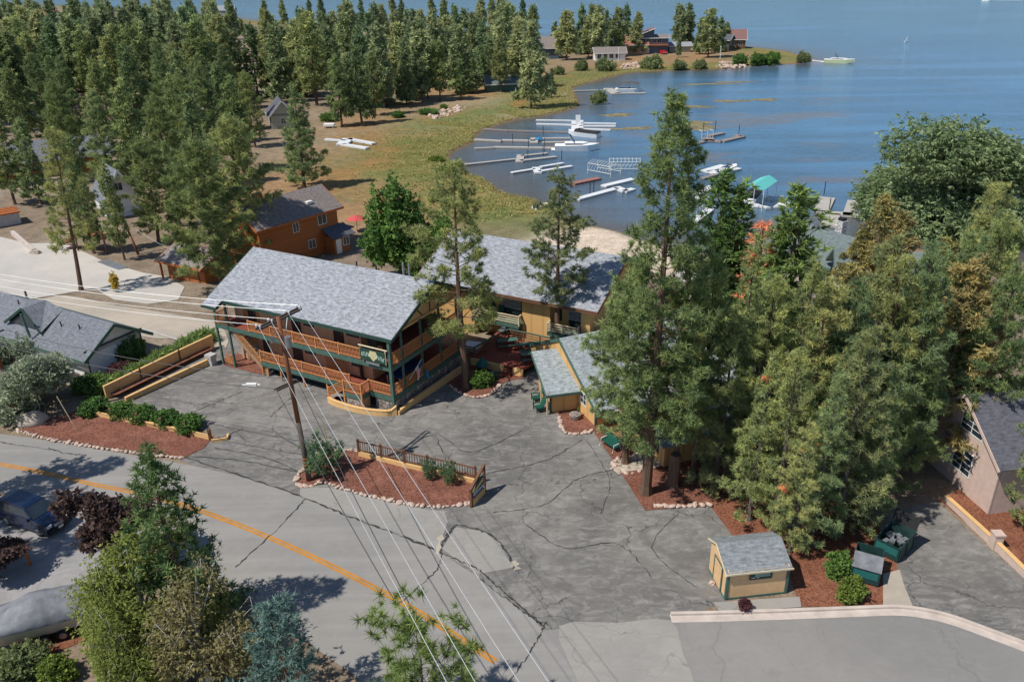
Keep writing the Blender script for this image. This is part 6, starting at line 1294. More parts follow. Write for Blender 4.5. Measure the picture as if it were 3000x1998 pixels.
pine_at(NEAR[1], 1438, 1064, 640, 'shorter pine beside the stepping path, left of the tallest pine', 1.3)
pine_at(NEAR[2], 1552, 1110, 600, 'thick trunked pine just right of the tallest pine', 1.0)
right = [(1640, 590, 16, 0, 'pine behind the office hall, left of the dead orange cedar'), (1600, 700, 10, 1, 'pine squeezed between the tallest pine and the hall roof'), (1790, 640, 15, 0, 'pine in front of the green cedars at mid right'), (1900, 650, 15, 2, 'pine beside the timber terrace steps'), (1980, 650, 15, 3, 'pine in the middle of the right hand grove'), (2090, 600, 16, 2, 'pine behind the pink house, left of its ridge'),
 (2150, 560, 17, 3, 'tall pine below the willow on the right'), (2240, 545, 16, 1, 'pine directly above the pink house gable'), (2320, 500, 17, 0, 'tall pine cut by the right edge above the pink house'), (2300, 430, 18, 2, 'tall pine in front of the willow near the right edge'), (2210, 640, 13, 2, 'shorter pine close behind the pink house ridge'), (2350, 620, 15, 1, 'pine on the extreme right edge above the pink roof')]
grove = [(1815, 1268, 9, 1, 'low young pine squeezed behind the middle of the shed'), (1640, 1125, 13, 3, 'bushy pine at the car park corner right of the thick trunked pine'), (1722, 1195, 11.5, 0, 'low pine overhanging the car park edge left of the shed'), (1778, 1225, 12.5, 1, 'spreading pine whose lowest boughs touch the shed roof'), (1860, 1255, 12, 2, 'pine just behind the right end of the garden shed'), (1930, 1228, 14, 3, 'pine between the garden shed and the dumpsters'), (1985, 1200, 11, 2, 'pine standing right behind the dumpsters'), (1800, 1120, 16, 1, 'broad pine in the middle of the lower grove'), (1880, 1110, 13, 0, 'pine deep in the lower grove behind the shed'), (2050, 1125, 15, 0, 'pine leaning over the drive before the pink house'), (1965, 1085, 17, 3, 'pine above the dumpsters, left of the pink house'), (2110, 1010, 13, 4, 'open pine partly hiding the left slope of the pink house'), (2368, 1232, 13, 1, 'pine at the right edge beside the pink house wall'), (1720, 1060, 14, 2, 'pine over the rear hall roof before the cottage'), (1690, 960, 15, 0, 'tall pine behind the hall side wing')]
for x, y, h_, k, lab in grove: plant('pine_tree', (GROVE[k] if k != 4 else NEAR[4]), spot(x, y), h_, lab, 'pine', None, None, .95)
for x, y, h_, k, lab in right: plant('pine_tree', NEAR[k], under(x, y, h_), h_, lab, 'pine', None, None, 1.0)
for x, y, h_, k, lab in ((1668, 405, 17, 0, 'left pointed green cedar below the teal canopy'), (1712, 436, 16, 1, 'second pointed green cedar just left of the dead orange one'), (1838, 440, 17, 0, 'pointed green cedar right of the dead orange one'), (1808, 520, 14, 1, 'shorter green cedar before the chimney house roof')): plant('cedar_tree', CEDAR[k], under(x, y, h_), h_, lab, 'cedar', None, None, 1.5)
plant('dead_cedar', DEADC, under(1748, 508, 14), 14, 'dead orange cedar standing between the green cedars', 'cedar', None, None, 1.6)
for x, y, h_, k, w_, lab in ((2036, 458, 15, 0, 1.25, 'brownish conifer with pointed top right of the stone chimney'), (2080, 495, 14, 1, 1.2, 'brownish conifer right beside the pointed one near the chimney'), (1985, 530, 12, 1, 1.1, 'low brownish conifer at the foot of the stone chimney'), (2185, 560, 15, 0, 1.2, 'brownish conifer in front of the willow'), (1960, 620, 14, 0, 1.2, 'brownish conifer in the middle of the right grove'), (2250, 600, 15, 1, 1.2, 'brownish conifer between the willow and the pink house')): plant('conifer', BROWN[k], under(x, y, h_), h_, lab, 'conifer', None, None, w_)
# trees in the lower left and lower middle
plant('spruce_tree', SPRUCE, under(340, 1040, 11.5), 11.5, 'dark green spruce with pointed top beside the street at lower left', 'spruce', None, None, 1.12)
plant('blue_spruce', BLUE, under(612, 1408, 7.0), 7.0, 'blue grey spruce at the bottom edge beside the street', 'spruce', None, None, 1.05)
plant('young_pine', SAPL, under(968, 1395, 8.3), 6.4, 'open young pine with tufted twigs at the bottom centre', 'pine', None, None, 1.0)
plant('pine_tree', NEAR[0], spot(-85, 1150), 14, 'pine at the left edge casting its shadow over the street', 'pine', None, None, 1.0)
plant('pine_tree', NEAR[3], spot(-150, 1330), 13, 'pine beyond the lower left corner shading the dark car', 'pine', None, None, 1.1)
plant('pine_tree', NEAR[1], spot(-150, 1230), 13, 'pine beyond the left edge behind the dark car', 'pine', None, None, 1.1)
lobe = lambda n, r_, z0, z1, s0, s1, seed: [(math.cos(i*2.4+seed)*r_*(.35+.65*((i*.37) % 1)), math.sin(i*2.4+seed)*r_*(.35+.65*((i*.37) % 1)), z0+(z1-z0)*((i*.618) % 1), s0+(s1-s0)*((i*.71) % 1), s0+(s1-s0)*((i*.53) % 1), (s0+(s1-s0)*((i*.29) % 1))*1.1) for i in range(n)]
BIRCH = leafy(301, H=9.5, lobes=lobe(16, .30, .30, .84, .11, .17, 0), n=9500, leaf=.17, blade=6, wd=.2, col=(.14, .15, .042), dark=(.085, .105, .03), trunk=.15, bark=X['bark_white'], hang=.20, white=5, core=.3)
BIRCH2 = leafy(302, H=7, lobes=lobe(12, .26, .34, .80, .11, .17, 1), n=3600, leaf=.17, blade=5, wd=.18, col=(.15, .13, .06), dark=(.085, .08, .04), trunk=.13, bark=X['bark_white'], hang=.22, white=5, core=.3)
PLUM = leafy(303, H=6, lobes=lobe(15, .32, .30, .86, .08, .15, 2), n=1900, leaf=.24, blade=6, wd=.36, col=(.085, .055, .045), dark=(.035, .024, .024), trunk=.13)
POPLAR = leafy(304, H=15, lobes=[(0, 0, .72, .10, .10, .24), (-.16, .02, .60, .10, .10, .24), (.12, -.05, .56, .12, .11, .26), (-.05, -.12, .46, .13, .12, .24), (.05, .12, .46, .13, .12, .24), (-.2, -.06, .36, .12, .12, .2), (.22, .04, .34, .13, .12, .2), (.0, 0, .32, .18, .18, .2), (.1, -.16, .25, .14, .12, .16), (-.12, .15, .26, .13, .12, .16)], n=4600, leaf=.36, blade=7, wd=.36, col=(.10, .155, .042), dark=(.04, .075, .022), core=.4)
WILLOW = leafy(305, H=15, lobes=lobe(20, .42, .2, .82, .16, .23, 3)+[(.36*math.cos(i*.63), .36*math.sin(i*.63), .2, .17, .17, .2) for i in range(10)]+[(0, 0, .2, .3, .3, .2)], n=17000, leaf=.5, blade=6, wd=.14, col=(.17, .20, .105), dark=(.06, .085, .036), trunk=.2, hang=.12, core=.35)
OLIVE = leafy(306, H=5.5, lobes=lobe(14, .46, .22, .70, .18, .27, 4), n=4200, leaf=.24, blade=6, wd=.26, col=(.20, .215, .155), dark=(.085, .105, .065), trunk=.16, core=.35)
plant('birch_tree', BIRCH, under(285, 1225, 8), 8, 'weeping birch with yellow green leaves and white twigs at lower left', 'birch', None, 1.0, 1.2)
plant('birch_tree', BIRCH, under(262, 1395, 6.5), 6.5, 'second weeping birch hiding the covered boat stern', 'birch', None, 2.2, .9)
plant('birch_tree', BIRCH2, under(420, 1330, 7), 7, 'sparse brownish birch with bare white branches at the bottom left', 'birch', None, .4, 1.15)
plant('plum_tree', PLUM, under(238, 1095, 6.5), 6.5, 'purple leaved plum tree left of the dark spruce', 'plum tree', None, None, 1.0)
plant('plum_tree', PLUM, spot(-5, 1330), 3.4, 'dark purple shrub in shade below the dark car', 'shrub', None, None, 1.5)
q = spot(920, 640); plant('poplar_tree', POPLAR, q, rise(q, 352), 'bright green many topped poplar behind the lodge roof', 'poplar', None, .3, 1.0)
plant('poplar_tree', POPLAR, under(1015, 478, 9), 9, 'smaller green tree behind the lodge, right of the poplar', 'tree', None, 2, 1.1)
plant('willow_tree', WILLOW, under(2235, 245, 17), 17, 'large silvery green willow at the right edge by the lake', 'willow', None, .2, 1.38)
q = spot(95, 935); plant('silver_shrub', OLIVE, q, 5.4, 'big silvery green shrub around the left power pole', 'shrub', None, .5, 1.15)
q = spot(10, 900); plant('silver_shrub', OLIVE, q, 5.0, 'silvery green shrub cut by the left edge in front of the white house', 'shrub', None, 2.5, 1.0)
# bushes
BUSH = leafy(311, H=1.3, lobes=[(0, 0, .5, .8, .7, .5), (.4, .2, .45, .5, .5, .45), (-.45, -.1, .42, .5, .5, .42)], n=700, leaf=.16, blade=6, wd=.4, col=(.075, .125, .035), dark=(.03, .055, .018), trunk=.04, core=.55)
BRIGHT = leafy(312, H=1.6, lobes=[(0, 0, .5, .6, .6, .5), (.35, .2, .4, .45, .4, .4), (-.4, -.1, .36, .45, .4, .35), (.1, -.35, .45, .4, .35, .4)], n=800, leaf=.2, blade=6, wd=.4, col=(.09, .145, .036), dark=(.04, .07, .02), trunk=.04, core=.4)
YELLOW = leafy(313, H=1.6, lobes=[(0, 0, .48, .6, .6, .48), (.35, .2, .4, .45, .4, .4), (-.4, -.1, .36, .45, .4, .35)], n=900, leaf=.17, blade=6, wd=.4, col=(.115, .145, .03), dark=(.05, .07, .02), trunk=.04, core=.45)
GRASSY = leafy(314, H=1.0, lobes=[(0, 0, .35, .75, .6, .5)], n=380, leaf=.5, blade=5, wd=.06, col=(.13, .17, .055), dark=(.055, .085, .03), trunk=0, core=.2)
REDB = leafy(315, H=1.4, lobes=[(0, 0, .45, .8, .7, .5)], n=500, leaf=.18, blade=6, wd=.36, col=(.085, .035, .035), dark=(.03, .015, .018), trunk=.04)
GREYB = leafy(316, H=2.2, lobes=lobe(8, .6, .3, .6, .4, .55, 5), n=700, leaf=.4, blade=6, wd=.26, col=(.14, .155, .07), dark=(.06, .075, .035), trunk=.05)
JUNI = pine(320, H=1.5, R_=1.5, cb=.05, nb=40, dens=16, tuft=.22, blade=9, wd=.12, shape='round', col=(.085, .13, .06), dark=(.03, .055, .03), e_lo=5, e_hi=60, tr=.05, limbs=False)
for k, (x, y) in enumerate(((790, 1090), (1030, 1120), (1205, 1150), (1400, 1190), (1590, 1235))):
    q = spot(*zH(x, y+70)); plant('hedge_shrub', BUSH, q, 1.1, ['separate clipped shrub at the left end of the bed fence', 'clipped shrub second from the left in the bed hedge', 'clipped shrub in the middle of the bed hedge', 'clipped shrub fourth along the bed hedge', 'clipped shrub at the car park end of the bed hedge'][k], 'shrub', None, None, 1.25, parts=('stem', 'foliage'))
def bush(p, x, y, h_, lab, wide=1.0, name='shrub', dz=0): return plant(name, p, spot(x, y)+Vector((0, 0, dz)), h_, lab, 'shrub', None, None, wide, parts=('stem', 'foliage'))
bush(JUNI, 742, 1082, 1.6, 'spreading dark juniper beside the central power pole', 1.05)
for x, y, h_, lab in ((990, 1102, .95, 'small young pine on the island left of the other one'), (1036, 1112, 1.05, 'small young pine on the island nearest the sign')): plant('small_pine', JUNI, spot(x, y), h_, lab, 'young pine', None, None, .62, parts=('stem', 'foliage'))
bush(BRIGHT, 1108, 886, 1.35, 'light green bush at the foot of the lodge pine', 1.0); bush(YELLOW, 1955, 1375, 1.4, 'yellow green bush left of the dumpsters', .8); bush(BRIGHT, 1925, 1318, 1.4, 'bright green bush behind the yellow green one', .8)
bush(BUSH, 304, 828, 2.2, 'dark bush against the white house gable', .75); bush(REDB, 285, 866, 1.4, 'dark red bush at the corner of the white house', 1.1); bush(BUSH, 185, 775, 1.8, 'dark green bush below the white house dormer', .8); bush(BUSH, 215, 900, 1.5, 'dark green bush below the taller boundary wall', 1.2)
for k in range(11):
    q = spot(258, 905).lerp(spot(482, 790), k/10)+Vector((-.55, .55, 0)); plant('lavender_clump', GRASSY, q, 1.0+.25*random.random(), 'grassy green clump in the row along the tall boundary wall', 'clump', 'grassy clumps along the tall boundary wall', None, 1.1, parts=('stem', 'foliage'))
bush(GREYB, 60, 1545, 1.3, 'blue green low juniper at the bottom left corner', 1.1); bush(YELLOW, 135, 1558, 1.2, 'yellow green shrub at the bottom left beside the birch', 1.1); bush(GREYB, -10, 1575, 1.3, 'low grey green shrub in the very bottom left corner', 1.2)
bush(REDB, 1710, 1402, .8, 'small dry brown shrub at the kerb before the shed', .6); bush(GRASSY, 1330, 958, .4, 'pale plant growing in the stone planter', .3, dz=.4)
bush(GREYB, 268, 672, 2.6, 'thin yellow sapling beside the concrete drive', .22, 'sapling')
for o in COL.objects:
    if o.get('label') == 'thin yellow sapling beside the concrete drive':
        YS = leafy(330, H=2.6, lobes=[(0, 0, .55, .14, .14, .42)], n=160, leaf=.22, blade=6, wd=.4, col=(.30, .23, .05), dark=(.18, .14, .04), trunk=.03)
        for ch in o.children: ch.data = YS.crown if ch.name.startswith('foliage') else YS.trunk
        o.scale = (1, 1, 1); o['category'] = 'sapling'
for x, y, h_, w_, p_, lab in ((1742, 150, 4.4, 1.0, BRIGHT, 'left part of the dense green lakeside thicket'), (1775, 149, 4.6, 1.0, BRIGHT, 'right part of the dense green lakeside thicket'), (1700, 150, 4.2, .9, BUSH, 'small bush at the left foot of the lakeside thicket'), (1845, 144, 3.6, .9, GREYB, 'pale grey bush at the very tip of the peninsula'), (1390, 163, 4.0, 1.1, GREYB, 'round green bush on the bank below the white lakeside house'), (1338, 163, 3.6, .8, GREYB, 'smaller round bush left of the bank bush'), (1500, 158, 4.2, 1.3, GREYB, 'wide dark green bush on the bank left of the red car'), (1560, 160, 3.2, 1.0, GREYB, 'low olive bush at the water right of the red car'), (1610, 158, 3.0, 1.0, GREYB, 'low olive bush below the tall double pine of the peninsula'), (1378, 238, 3.0, .9, GREYB, 'pale green bush growing out of the shallow water'), (1285, 172, 2.6, 1.0, GREYB, 'olive bush behind the two small trees of the cove'), (985, 262, 1.4, 2.6, BUSH, 'low dark mat of shrubs above the pink rock bank'), (1020, 250, 1.2, 1.6, YELLOW, 'yellow green low shrub on the pink rock bank'), (915, 270, 1.6, 1.4, BUSH, 'small green shrub at the forest edge'), (757, 278, 2.0, 1.6, BUSH, 'green shrub beside the hot tub'), (1030, 395, 1.2, 2.2, YELLOW, 'yellow green reed clump at the head of the cove'), (1005, 372, 1.2, 1.8, YELLOW, 'second yellow reed clump left of the cove head')): plant('lakeside_bush', p_, spot(x, y), h_, lab, 'bush', None, None, w_, parts=('stem', 'foliage'))
# -- forest --------------------------------------------------------------------
def forest(lst, group, label, protos, hdef, wide=1.0):
    for k, e in enumerate(lst):
        if len(e) == 4: b_ = spot(e[0], e[1]); h_ = max(7, rise(b_, e[3])); pr = protos[k % len(protos)]
        else: h_ = hdef*random.uniform(.9, 1.12); b_ = under(e[0], e[1], h_); pr = protos[(k*7+3) % len(protos)]
        plant('conifer', pr, b_, h_, label, 'conifer', group, None, wide*random.uniform(.95, 1.25))
V4 = lambda x, y, x0=750: ((x0+x/3.136)/K, (y/3.136)/K)
edge = [(V4(560, 970), V4(590, 20)), (V4(790, 1165), V4(760, 430)), (V4(975, 1140), V4(1000, 330)), (V4(1100, 1060), V4(1070, 400)), (V4(1385, 960), V4(1410, 280)), (V4(1470, 925), V4(1500, 420)), (V4(1695, 930), V4(1700, 290)), (V4(1882, 920), V4(1890, 480)), (V4(2150, 830), V4(2130, 260)), (V4(2255, 850), V4(2260, 250)), (V4(870, 1010), V4(850, 430)), (V4(1215, 980), V4(1170, 560)), (V4(450, 900), V4(480, 200)), (V4(200, 850), V4(230, 180)), (V4(20, 900), V4(30, 150)), (V4(1580, 900), V4(1600, 330)), (V4(1990, 860), V4(2000, 420))]
forest([(b_[0], b_[1], t_[0], t_[1]) for b_, t_ in edge], 'conifers along the meadow edge of the forest', 'conifer on the meadow edge of the forest, trunk foot in view or nearly so', MID+[FAR[0], FAR[3]], 18, 1.05)
tops = [V4(*q) for q in ((70, 15), (230, 5), (480, 5), (590, -10), (700, 110), (770, 60), (860, 40), (960, -5), (1080, 50), (1150, 50), (1240, -20), (1330, 5), (1380, 95), (1440, 105), (1510, 100), (1600, -10), (1720, -15), (1820, 65), (1910, 100), (2060, -15), (2160, -10), (2330, 40), (2450, 5), (2540, 60), (340, 200), (420, 330), (640, 280), (930, 260), (1120, 250), (1290, 230), (1660, 220), (1860, 260), (2080, 210), (2230, 200), (2420, 180), (2520, 220), (150, 260), (1030, 130), (1480, 210), (1750, 160), (1990, 130))]
forest(tops, 'conifers standing against the lake behind the meadow', 'conifer in the forest belt between meadow and lake', FAR, 20, 1.05)
def in_poly(x, y, P_):
    c_ = False
    for i in range(len(P_)):
        (ax, ay), (bx_, by_) = P_[i], P_[i-1]
        if (ay > y) != (by_ > y) and x < (bx_-ax)*(y-ay)/(by_-ay)+ax: c_ = not c_
    return c_
fp_ = [(-90, 335), (30, 300), (60, 262), (160, 262), (330, 236), (430, 268), (560, 250), (640, 232), (760, 236), (880, 232), (1000, 225), (1100, 205), (1185, 185), (1180, 110), (1000, 92), (800, 78), (600, 64), (400, 46), (200, 30), (-90, 22)]
keep = [((270, 300), 24), ((455, 318), 16), ((820, 262), 14), ((745, 270), 16), ((620, 280), 22)]
rr = random.Random(5); pts = []
tries = 0
while len(pts) < 215 and tries < 20000:
    tries += 1; x, y = (rr.uniform(-90, 1190) if rr.random() < .6 else rr.uniform(-90, 560)), 22+313*rr.random()**.9
    if not in_poly(x, y, fp_) or any(abs(x-a[0]) < r_ and -6 < y-a[1] < r_*1.6 for a, r_ in keep): continue
    if any(abs(x-a)*1.0 < 11 and abs(y-b_) < 6 for a, b_ in pts): continue
    pts.append((x, y))
nl = 0
for k, (x, y) in enumerate(pts):
    b_ = spot(x, y); h_ = rr.choice((rr.uniform(18, 26), rr.uniform(17, 24), rr.uniform(11, 17)))*(.95 if y > 240 else 1.0)*(.72 if x > 540 and y < 150 else 1.0)
    left = x < 560
    pr = (MID if y > 215 else FAR)[k % (4 if y > 215 else 5)]
    plant('conifer', pr, b_, h_, 'conifer in the crowded forest at the upper left' if left else 'conifer deep in the forest behind the meadow', 'conifer', 'conifers of the crowded upper left forest' if left else 'conifers deep in the forest behind the meadow', None, rr.uniform(1.05, 1.4))
pick = [(588, 340, 16), (262, 428, 17), (325, 430, 18), (455, 430, 19), (400, 455, 17), (480, 480, 18), (175, 420, 18), (560, 395, 17), (330, 336, 21), (258, 345, 19), (190, 340, 20), (120, 332, 20), (440, 335, 20), (485, 318, 19), (395, 318, 22), (345, 290, 24), (540, 300, 20), (-20, 430, 16), (35, 470, 15), (95, 470, 14), (60, 340, 17), (150, 300, 18), (420, 360, 16), (20, 250, 18), (520, 330, 17), (470, 300, 17)]
names_ = ['pine left of the pale sage house, behind the big pair', 'pine right of the log cabin end wall', 'pine behind the steep white gable, left of the bushy pine', 'pine directly behind the left tree of the big pair', 'pine between the bushy pine and the big pine pair, farther back', 'pine touching the left side of the big pine pair', 'pine behind the middle of the log cabin roof', 'pine behind the right tree of the big pair', 'tall dark conifer before the brown roofed forest house', 'pine covering the left half of the brown roofed forest house', 'pine left of the brown roofed forest house, above the log cabin', 'pine over the left part of the log cabin roof line', 'pine left of the small bluish roofed forest cabin', 'pine right of the small bluish roofed forest cabin', 'tall pine behind the bushy pine, between the forest house and cabin', 'very tall pine behind the brown roofed forest house', 'pine between the forest cabin and the pale sage house', 'pine cut by the left edge in front of the log cabin', 'pine before the left end of the log cabin', 'young pine before the middle of the log cabin', 'pine behind the log cabin roof at far left', 'pine behind the right end of the log cabin', 'pine behind the bushy pine of the white gabled house', 'tall pine at the left edge above the log cabin', 'pine behind the big pine pair, left of the pale house', 'pine above the left tree of the big pine pair']
for (x, y, h_), lab in zip(pick, names_): plant('pine_tree', (MID+FULL)[random.randrange(7)], spot(x, y), h_, lab, 'pine', None, None, 1.1)
SNAG = pine(190, H=18, R_=1.6, cb=.25, nb=40, dens=.8, tuft=.3, blade=5, wd=.05, shape='cone', col=(.16, .14, .11), dark=(.10, .09, .075), bark=X['pole_grey'], e_lo=-5)
for x, y, h_, lab in ((300, 200, 20, 'bare grey dead conifer in the upper left forest'), (425, 262, 21, 'bare grey dead conifer left of the pale sage house'), (830, 190, 16, 'bare grey dead conifer in the forest behind the meadow')): plant('dead_conifer', SNAG, spot(x, y), h_, lab, 'dead tree', None, None, 1.2)
# peninsula
pq = [((395, 480), (395, 158)), ((500, 555), (500, 45)), ((635, 500), (640, 0)), ((725, 470), (722, 0)), ((780, 540), (775, 15)), ((860, 480), (870, 60)), ((960, 520), (950, 20)), ((1040, 480), (1030, 0)), ((1150, 500), (1168, 65)), ((1530, 440), (1510, 0)), ((1610, 430), (1650, 0)), ((1800, 530), (1820, 28)), ((1900, 480), (1920, 110)), ((1960, 460), (1965, 155)), ((1530, 530), (1540, 300)), ((1720, 500), (1740, 120)), ((700, 530), (690, 110)), ((0, 520), (20, 0)), ((70, 500), (60, 60)), ((-60, 480), (-70, 40))]
forest([(*zD(*a), *zD(*b_)) for a, b_ in pq], 'conifers among the peninsula houses', 'tall conifer standing among the houses of the peninsula', FAR, 20, 1.12)
for a, b_, lab in (((125, 895), (130, 460), 'left small green tree at the cove shore'), ((360, 900), (362, 550), 'right small green tree at the cove shore')):
    q = spot(*zD(*a)); plant('small_tree', MID[2], q, rise(q, zD(*b_)[1]), lab, 'tree', None, None, 1.1)
# grass and reeds along the shore: uncountable
rng = np.random.default_rng(77); sg_ = np.array(shore[9:34]); P_, D_ = [], []
seg = rng.integers(0, len(sg_)-1, 9000); tt = rng.uniform(0, 1, 9000)[:, None]; base = sg_[seg]*(1-tt)+sg_[seg+1]*tt; off_ = np.abs(rng.normal(0, 8, (9000, 1)))+.6
nrm = np.stack([-(sg_[seg+1]-sg_[seg])[:, 1], (sg_[seg+1]-sg_[seg])[:, 0]], 1); nrm /= np.linalg.norm(nrm, axis=1, keepdims=True)+1e-9
q1 = base+nrm*off_; s1_ = shore_dist(q1[:, 0], q1[:, 1]); q1 = np.where((s1_ > 0)[:, None], q1, base-nrm*off_); s1_ = shore_dist(q1[:, 0], q1[:, 1]); q1 = q1[(s1_ > .5) & (q1[:, 1] > 118)]
p3_ = np.concatenate([q1, np.full((len(q1), 1), -2.68)], 1); kk = rng.uniform(0, 1, (len(q1), 1)); cl = np.array([.10, .12, .04])*(1-kk)+np.array([.20, .165, .07])*kk
V_, C_, fn = blades(rng, p3_, np.repeat([[0, 0, 1.]], len(q1), 0), np.full(len(q1), .42), cl, 6, .2, 1.1)
V_[:, 2] = np.maximum(V_[:, 2], -2.85)
o = bpy.data.objects.new('shore_grass', bulk('shore_grass', V_, fn, X['leaves'], C_)); COL.objects.link(o); tag(o, 'green and yellow grass growing along the cove shore', 'grass', kind='stuff')
# ------------------------------------------------------------------ vehicles and small things
def loft(prof, half, inset_top=.0, z_in=1.0):
    """side outline (x, z) extruded to +-half; points above z_in lean inwards"""
    n = len(prof); f = lambda z: half-(inset_top*max(0, (z-z_in)))
    mb = MB(); vs = [(x, -f(z), z) for x, z in prof]+[(x, f(z), z) for x, z in prof]
    mb.add(vs, [tuple(range(n)), tuple(range(2*n-1, n-1, -1))]+[(i, n+i, n+(i+1) % n, (i+1) % n) for i in range(n)]); return mb
def wheel(parent, x, y, r_, w_=.22):
    mb = MB(); mb.tube([(x, y-w_/2, r_), (x, y-w_*.4, r_), (x, y+w_*.4, r_), (x, y+w_/2, r_)], [r_*.9, r_, r_, r_*.9], 18); wh_ = mb.build('wheel', X['black'], parent)
    s_ = 1 if y > 0 else -1; mb = MB(); mb.tube([(x, y+s_*w_*.45, r_), (x, y+s_*w_*.54, r_)], [r_*.62, r_*.55], 14); mb.build('rim', X['steel'], wh_)
def car(label, cat, loc, rz, paint_m, suv=True):
    o = thing('car', label, cat, loc, rz)
    top = 1.78 if suv else 1.45
    prof = [(-2.35, .45), (-2.4, .95), (-2.3, 1.08), (1.0, 1.12), (1.35, 1.10), (2.2, .98), (2.38, .82), (2.42, .45), (2.2, .3), (-2.2, .3)]
    b = loft(prof, .92, .25, .8).build('body', paint_m, o)
    cp = [(-2.25, 1.08), (-2.05, top-.04), (-1.6, top), (.15, top), (.45, top-.06), (1.25, 1.1)]
    loft(cp, .84, .28, 1.05).build('cabin', paint_m, o)
    mb = MB(); mb.add([(.52, -.62, top-.1), (.52, .62, top-.1), (1.24, .80, 1.13), (1.24, -.80, 1.13)], [(0, 1, 2, 3)]); q = mb.build('windscreen', X['glass'], o); q.location = (.02, 0, .012)
    for s_ in (-1, 1):
        mb = MB(); mb.add([(-1.9, s_*.80, 1.16), (.95, s_*.80, 1.16), (.38, s_*.665, top-.14), (-1.85, s_*.665, top-.14)], [(0, 1, 2, 3)]); q = mb.build('side_window', X['glass'], o); q.location = (0, s_*.028, 0)
        MB().cbox((2.32, s_*.66, .80), (.14, .36, .18)).build('headlight', X['trim_white'], o); MB().cbox((.95, s_*.98, 1.15), (.16, .2, .14)).build('mirror', paint_m, o)
        for x in (-1.45, 1.5): wheel(o, x, s_*.80, .36)
    MB().cbox((2.42, 0, .48), (.12, 1.7, .26)).build('bumper', X['black'], o); MB().cbox((2.44, 0, .72), (.06, .7, .16)).build('grille', X['steel'], o); MB().cbox((2.50, 0, .5), (.02, .34, .16)).build('licence_plate', X['trim_white'], o)
    mb = MB(); mb.beam((.30, -.75, 1.145), (1.3, 0, 1.145), .03); mb.build('wiper', X['black'], o) if False else None
    return o
a, b_ = at_z(-5, 1160, 1.4), at_z(118, 1212, 1.0); ca_ = math.atan2(b_.y-a.y, b_.x-a.x); f_ = spot(140, 1222); car('dark navy car parked in deep shade on the left drive, nose towards the street', 'car', (f_.x-2.3*math.cos(ca_), f_.y-2.3*math.sin(ca_), .03), ca_, X['navy'])
q = spot(*zD(1388, 500)); o = car('small bright red car parked before the dark blue lake house', 'car', (q.x, q.y, q.z), R(-80), X['red_car'], False); o.scale = (1.15, 1.15, 1.15)
# covered boat on its trailer
a, b_ = at_z(0, 1440, .9), at_z(150, 1400, .9); ba = math.atan2(b_.y-a.y, b_.x-a.x); c_ = at_z(62, 1445, .55)
bt = thing('trailer_boat', 'boat under a grey fitted cover parked on a trailer at the lower left', 'boat', (c_.x, c_.y, 0), ba)
hp = hull_pts(6.6, 2.4, 1.0, .4); hp = [(-x, b2, z+.55, bb, zb+.55) for x, b2, z, bb, zb in hp]; mb = MB(); vs = []
for x, b2, z, bb, zb in hp: vs += [(x, -b2, z), (x, -bb, zb), (x, 0, zb-.1), (x, bb, zb), (x, b2, z)]
mb.add(vs, [(5*i+j, 5*i+j+5, 5*i+j+6, 5*i+j+1) for i in range(len(hp)-1) for j in range(4)]+[(0, 1, 2, 3, 4)]); mb.build('hull', paint('cream_hull', (.55, .49, .38), .4, .1), bt)
mb = MB(); vs = []; nx = 26
for i in range(nx):
    t_ = i/(nx-1); k = t_*(len(hp)-1); i0_ = min(int(k), len(hp)-2); fr = k-i0_; x = hp[i0_][0]*(1-fr)+hp[i0_+1][0]*fr; b2 = hp[i0_][1]*(1-fr)+hp[i0_+1][1]*fr; z = hp[i0_][2]*(1-fr)+hp[i0_+1][2]*fr
    cr_ = .62*math.exp(-((t_-.42)/.16)**2)+.42*math.exp(-((t_-.15)/.2)**2)+.25*(1-t_); w_ = .03*math.sin(i*2.1)
    vs += [(x, -b2-.04, z-.22), (x, -b2-.05+w_*.6, z), (x, -b2*.72, z+cr_*.75+w_), (x, -b2*.3, z+cr_), (x, b2*.3, z+cr_), (x, b2*.72, z+cr_*.75-w_), (x, b2+.05-w_*.6, z), (x, b2+.04, z-.22)]
mb.add(vs, [(8*i+j, 8*i+j+8, 8*i+j+9, 8*i+j+1) for i in range(nx-1) for j in range(7)]+[tuple(range(8))]); mb.build('fitted_cover', X['tarp'], bt, True)
mb = MB(); mb.beam((3.2, -.5, .45), (-3.4, -.5, .45), .1, .12); mb.beam((3.2, .5, .45), (-3.4, .5, .45), .1, .12); mb.beam((-3.4, -.5, .45), (-4.6, 0, .45), .1); mb.beam((-3.4, .5, .45), (-4.6, 0, .45), .1); mb.build('trailer_frame', X['black'], bt)
for x in (.9, 1.75):
    for s_ in (-1, 1): wheel(bt, x, s_*1.0, .33)
mb = MB(); mb.beam((-1.0, -1.25, 1.6), (-1.0, -1.25, 1.2), .05); mb.build('strap', X['black'], bt)
q = spot(70, 1300); mb = MB(); mb.box(-.06, .06, -.06, .06, 0, 1.5); o = solo(mb, 'wooden_post', X['log_end'], 'single orange brown wooden post below the dark car', 'post'); o.location = q
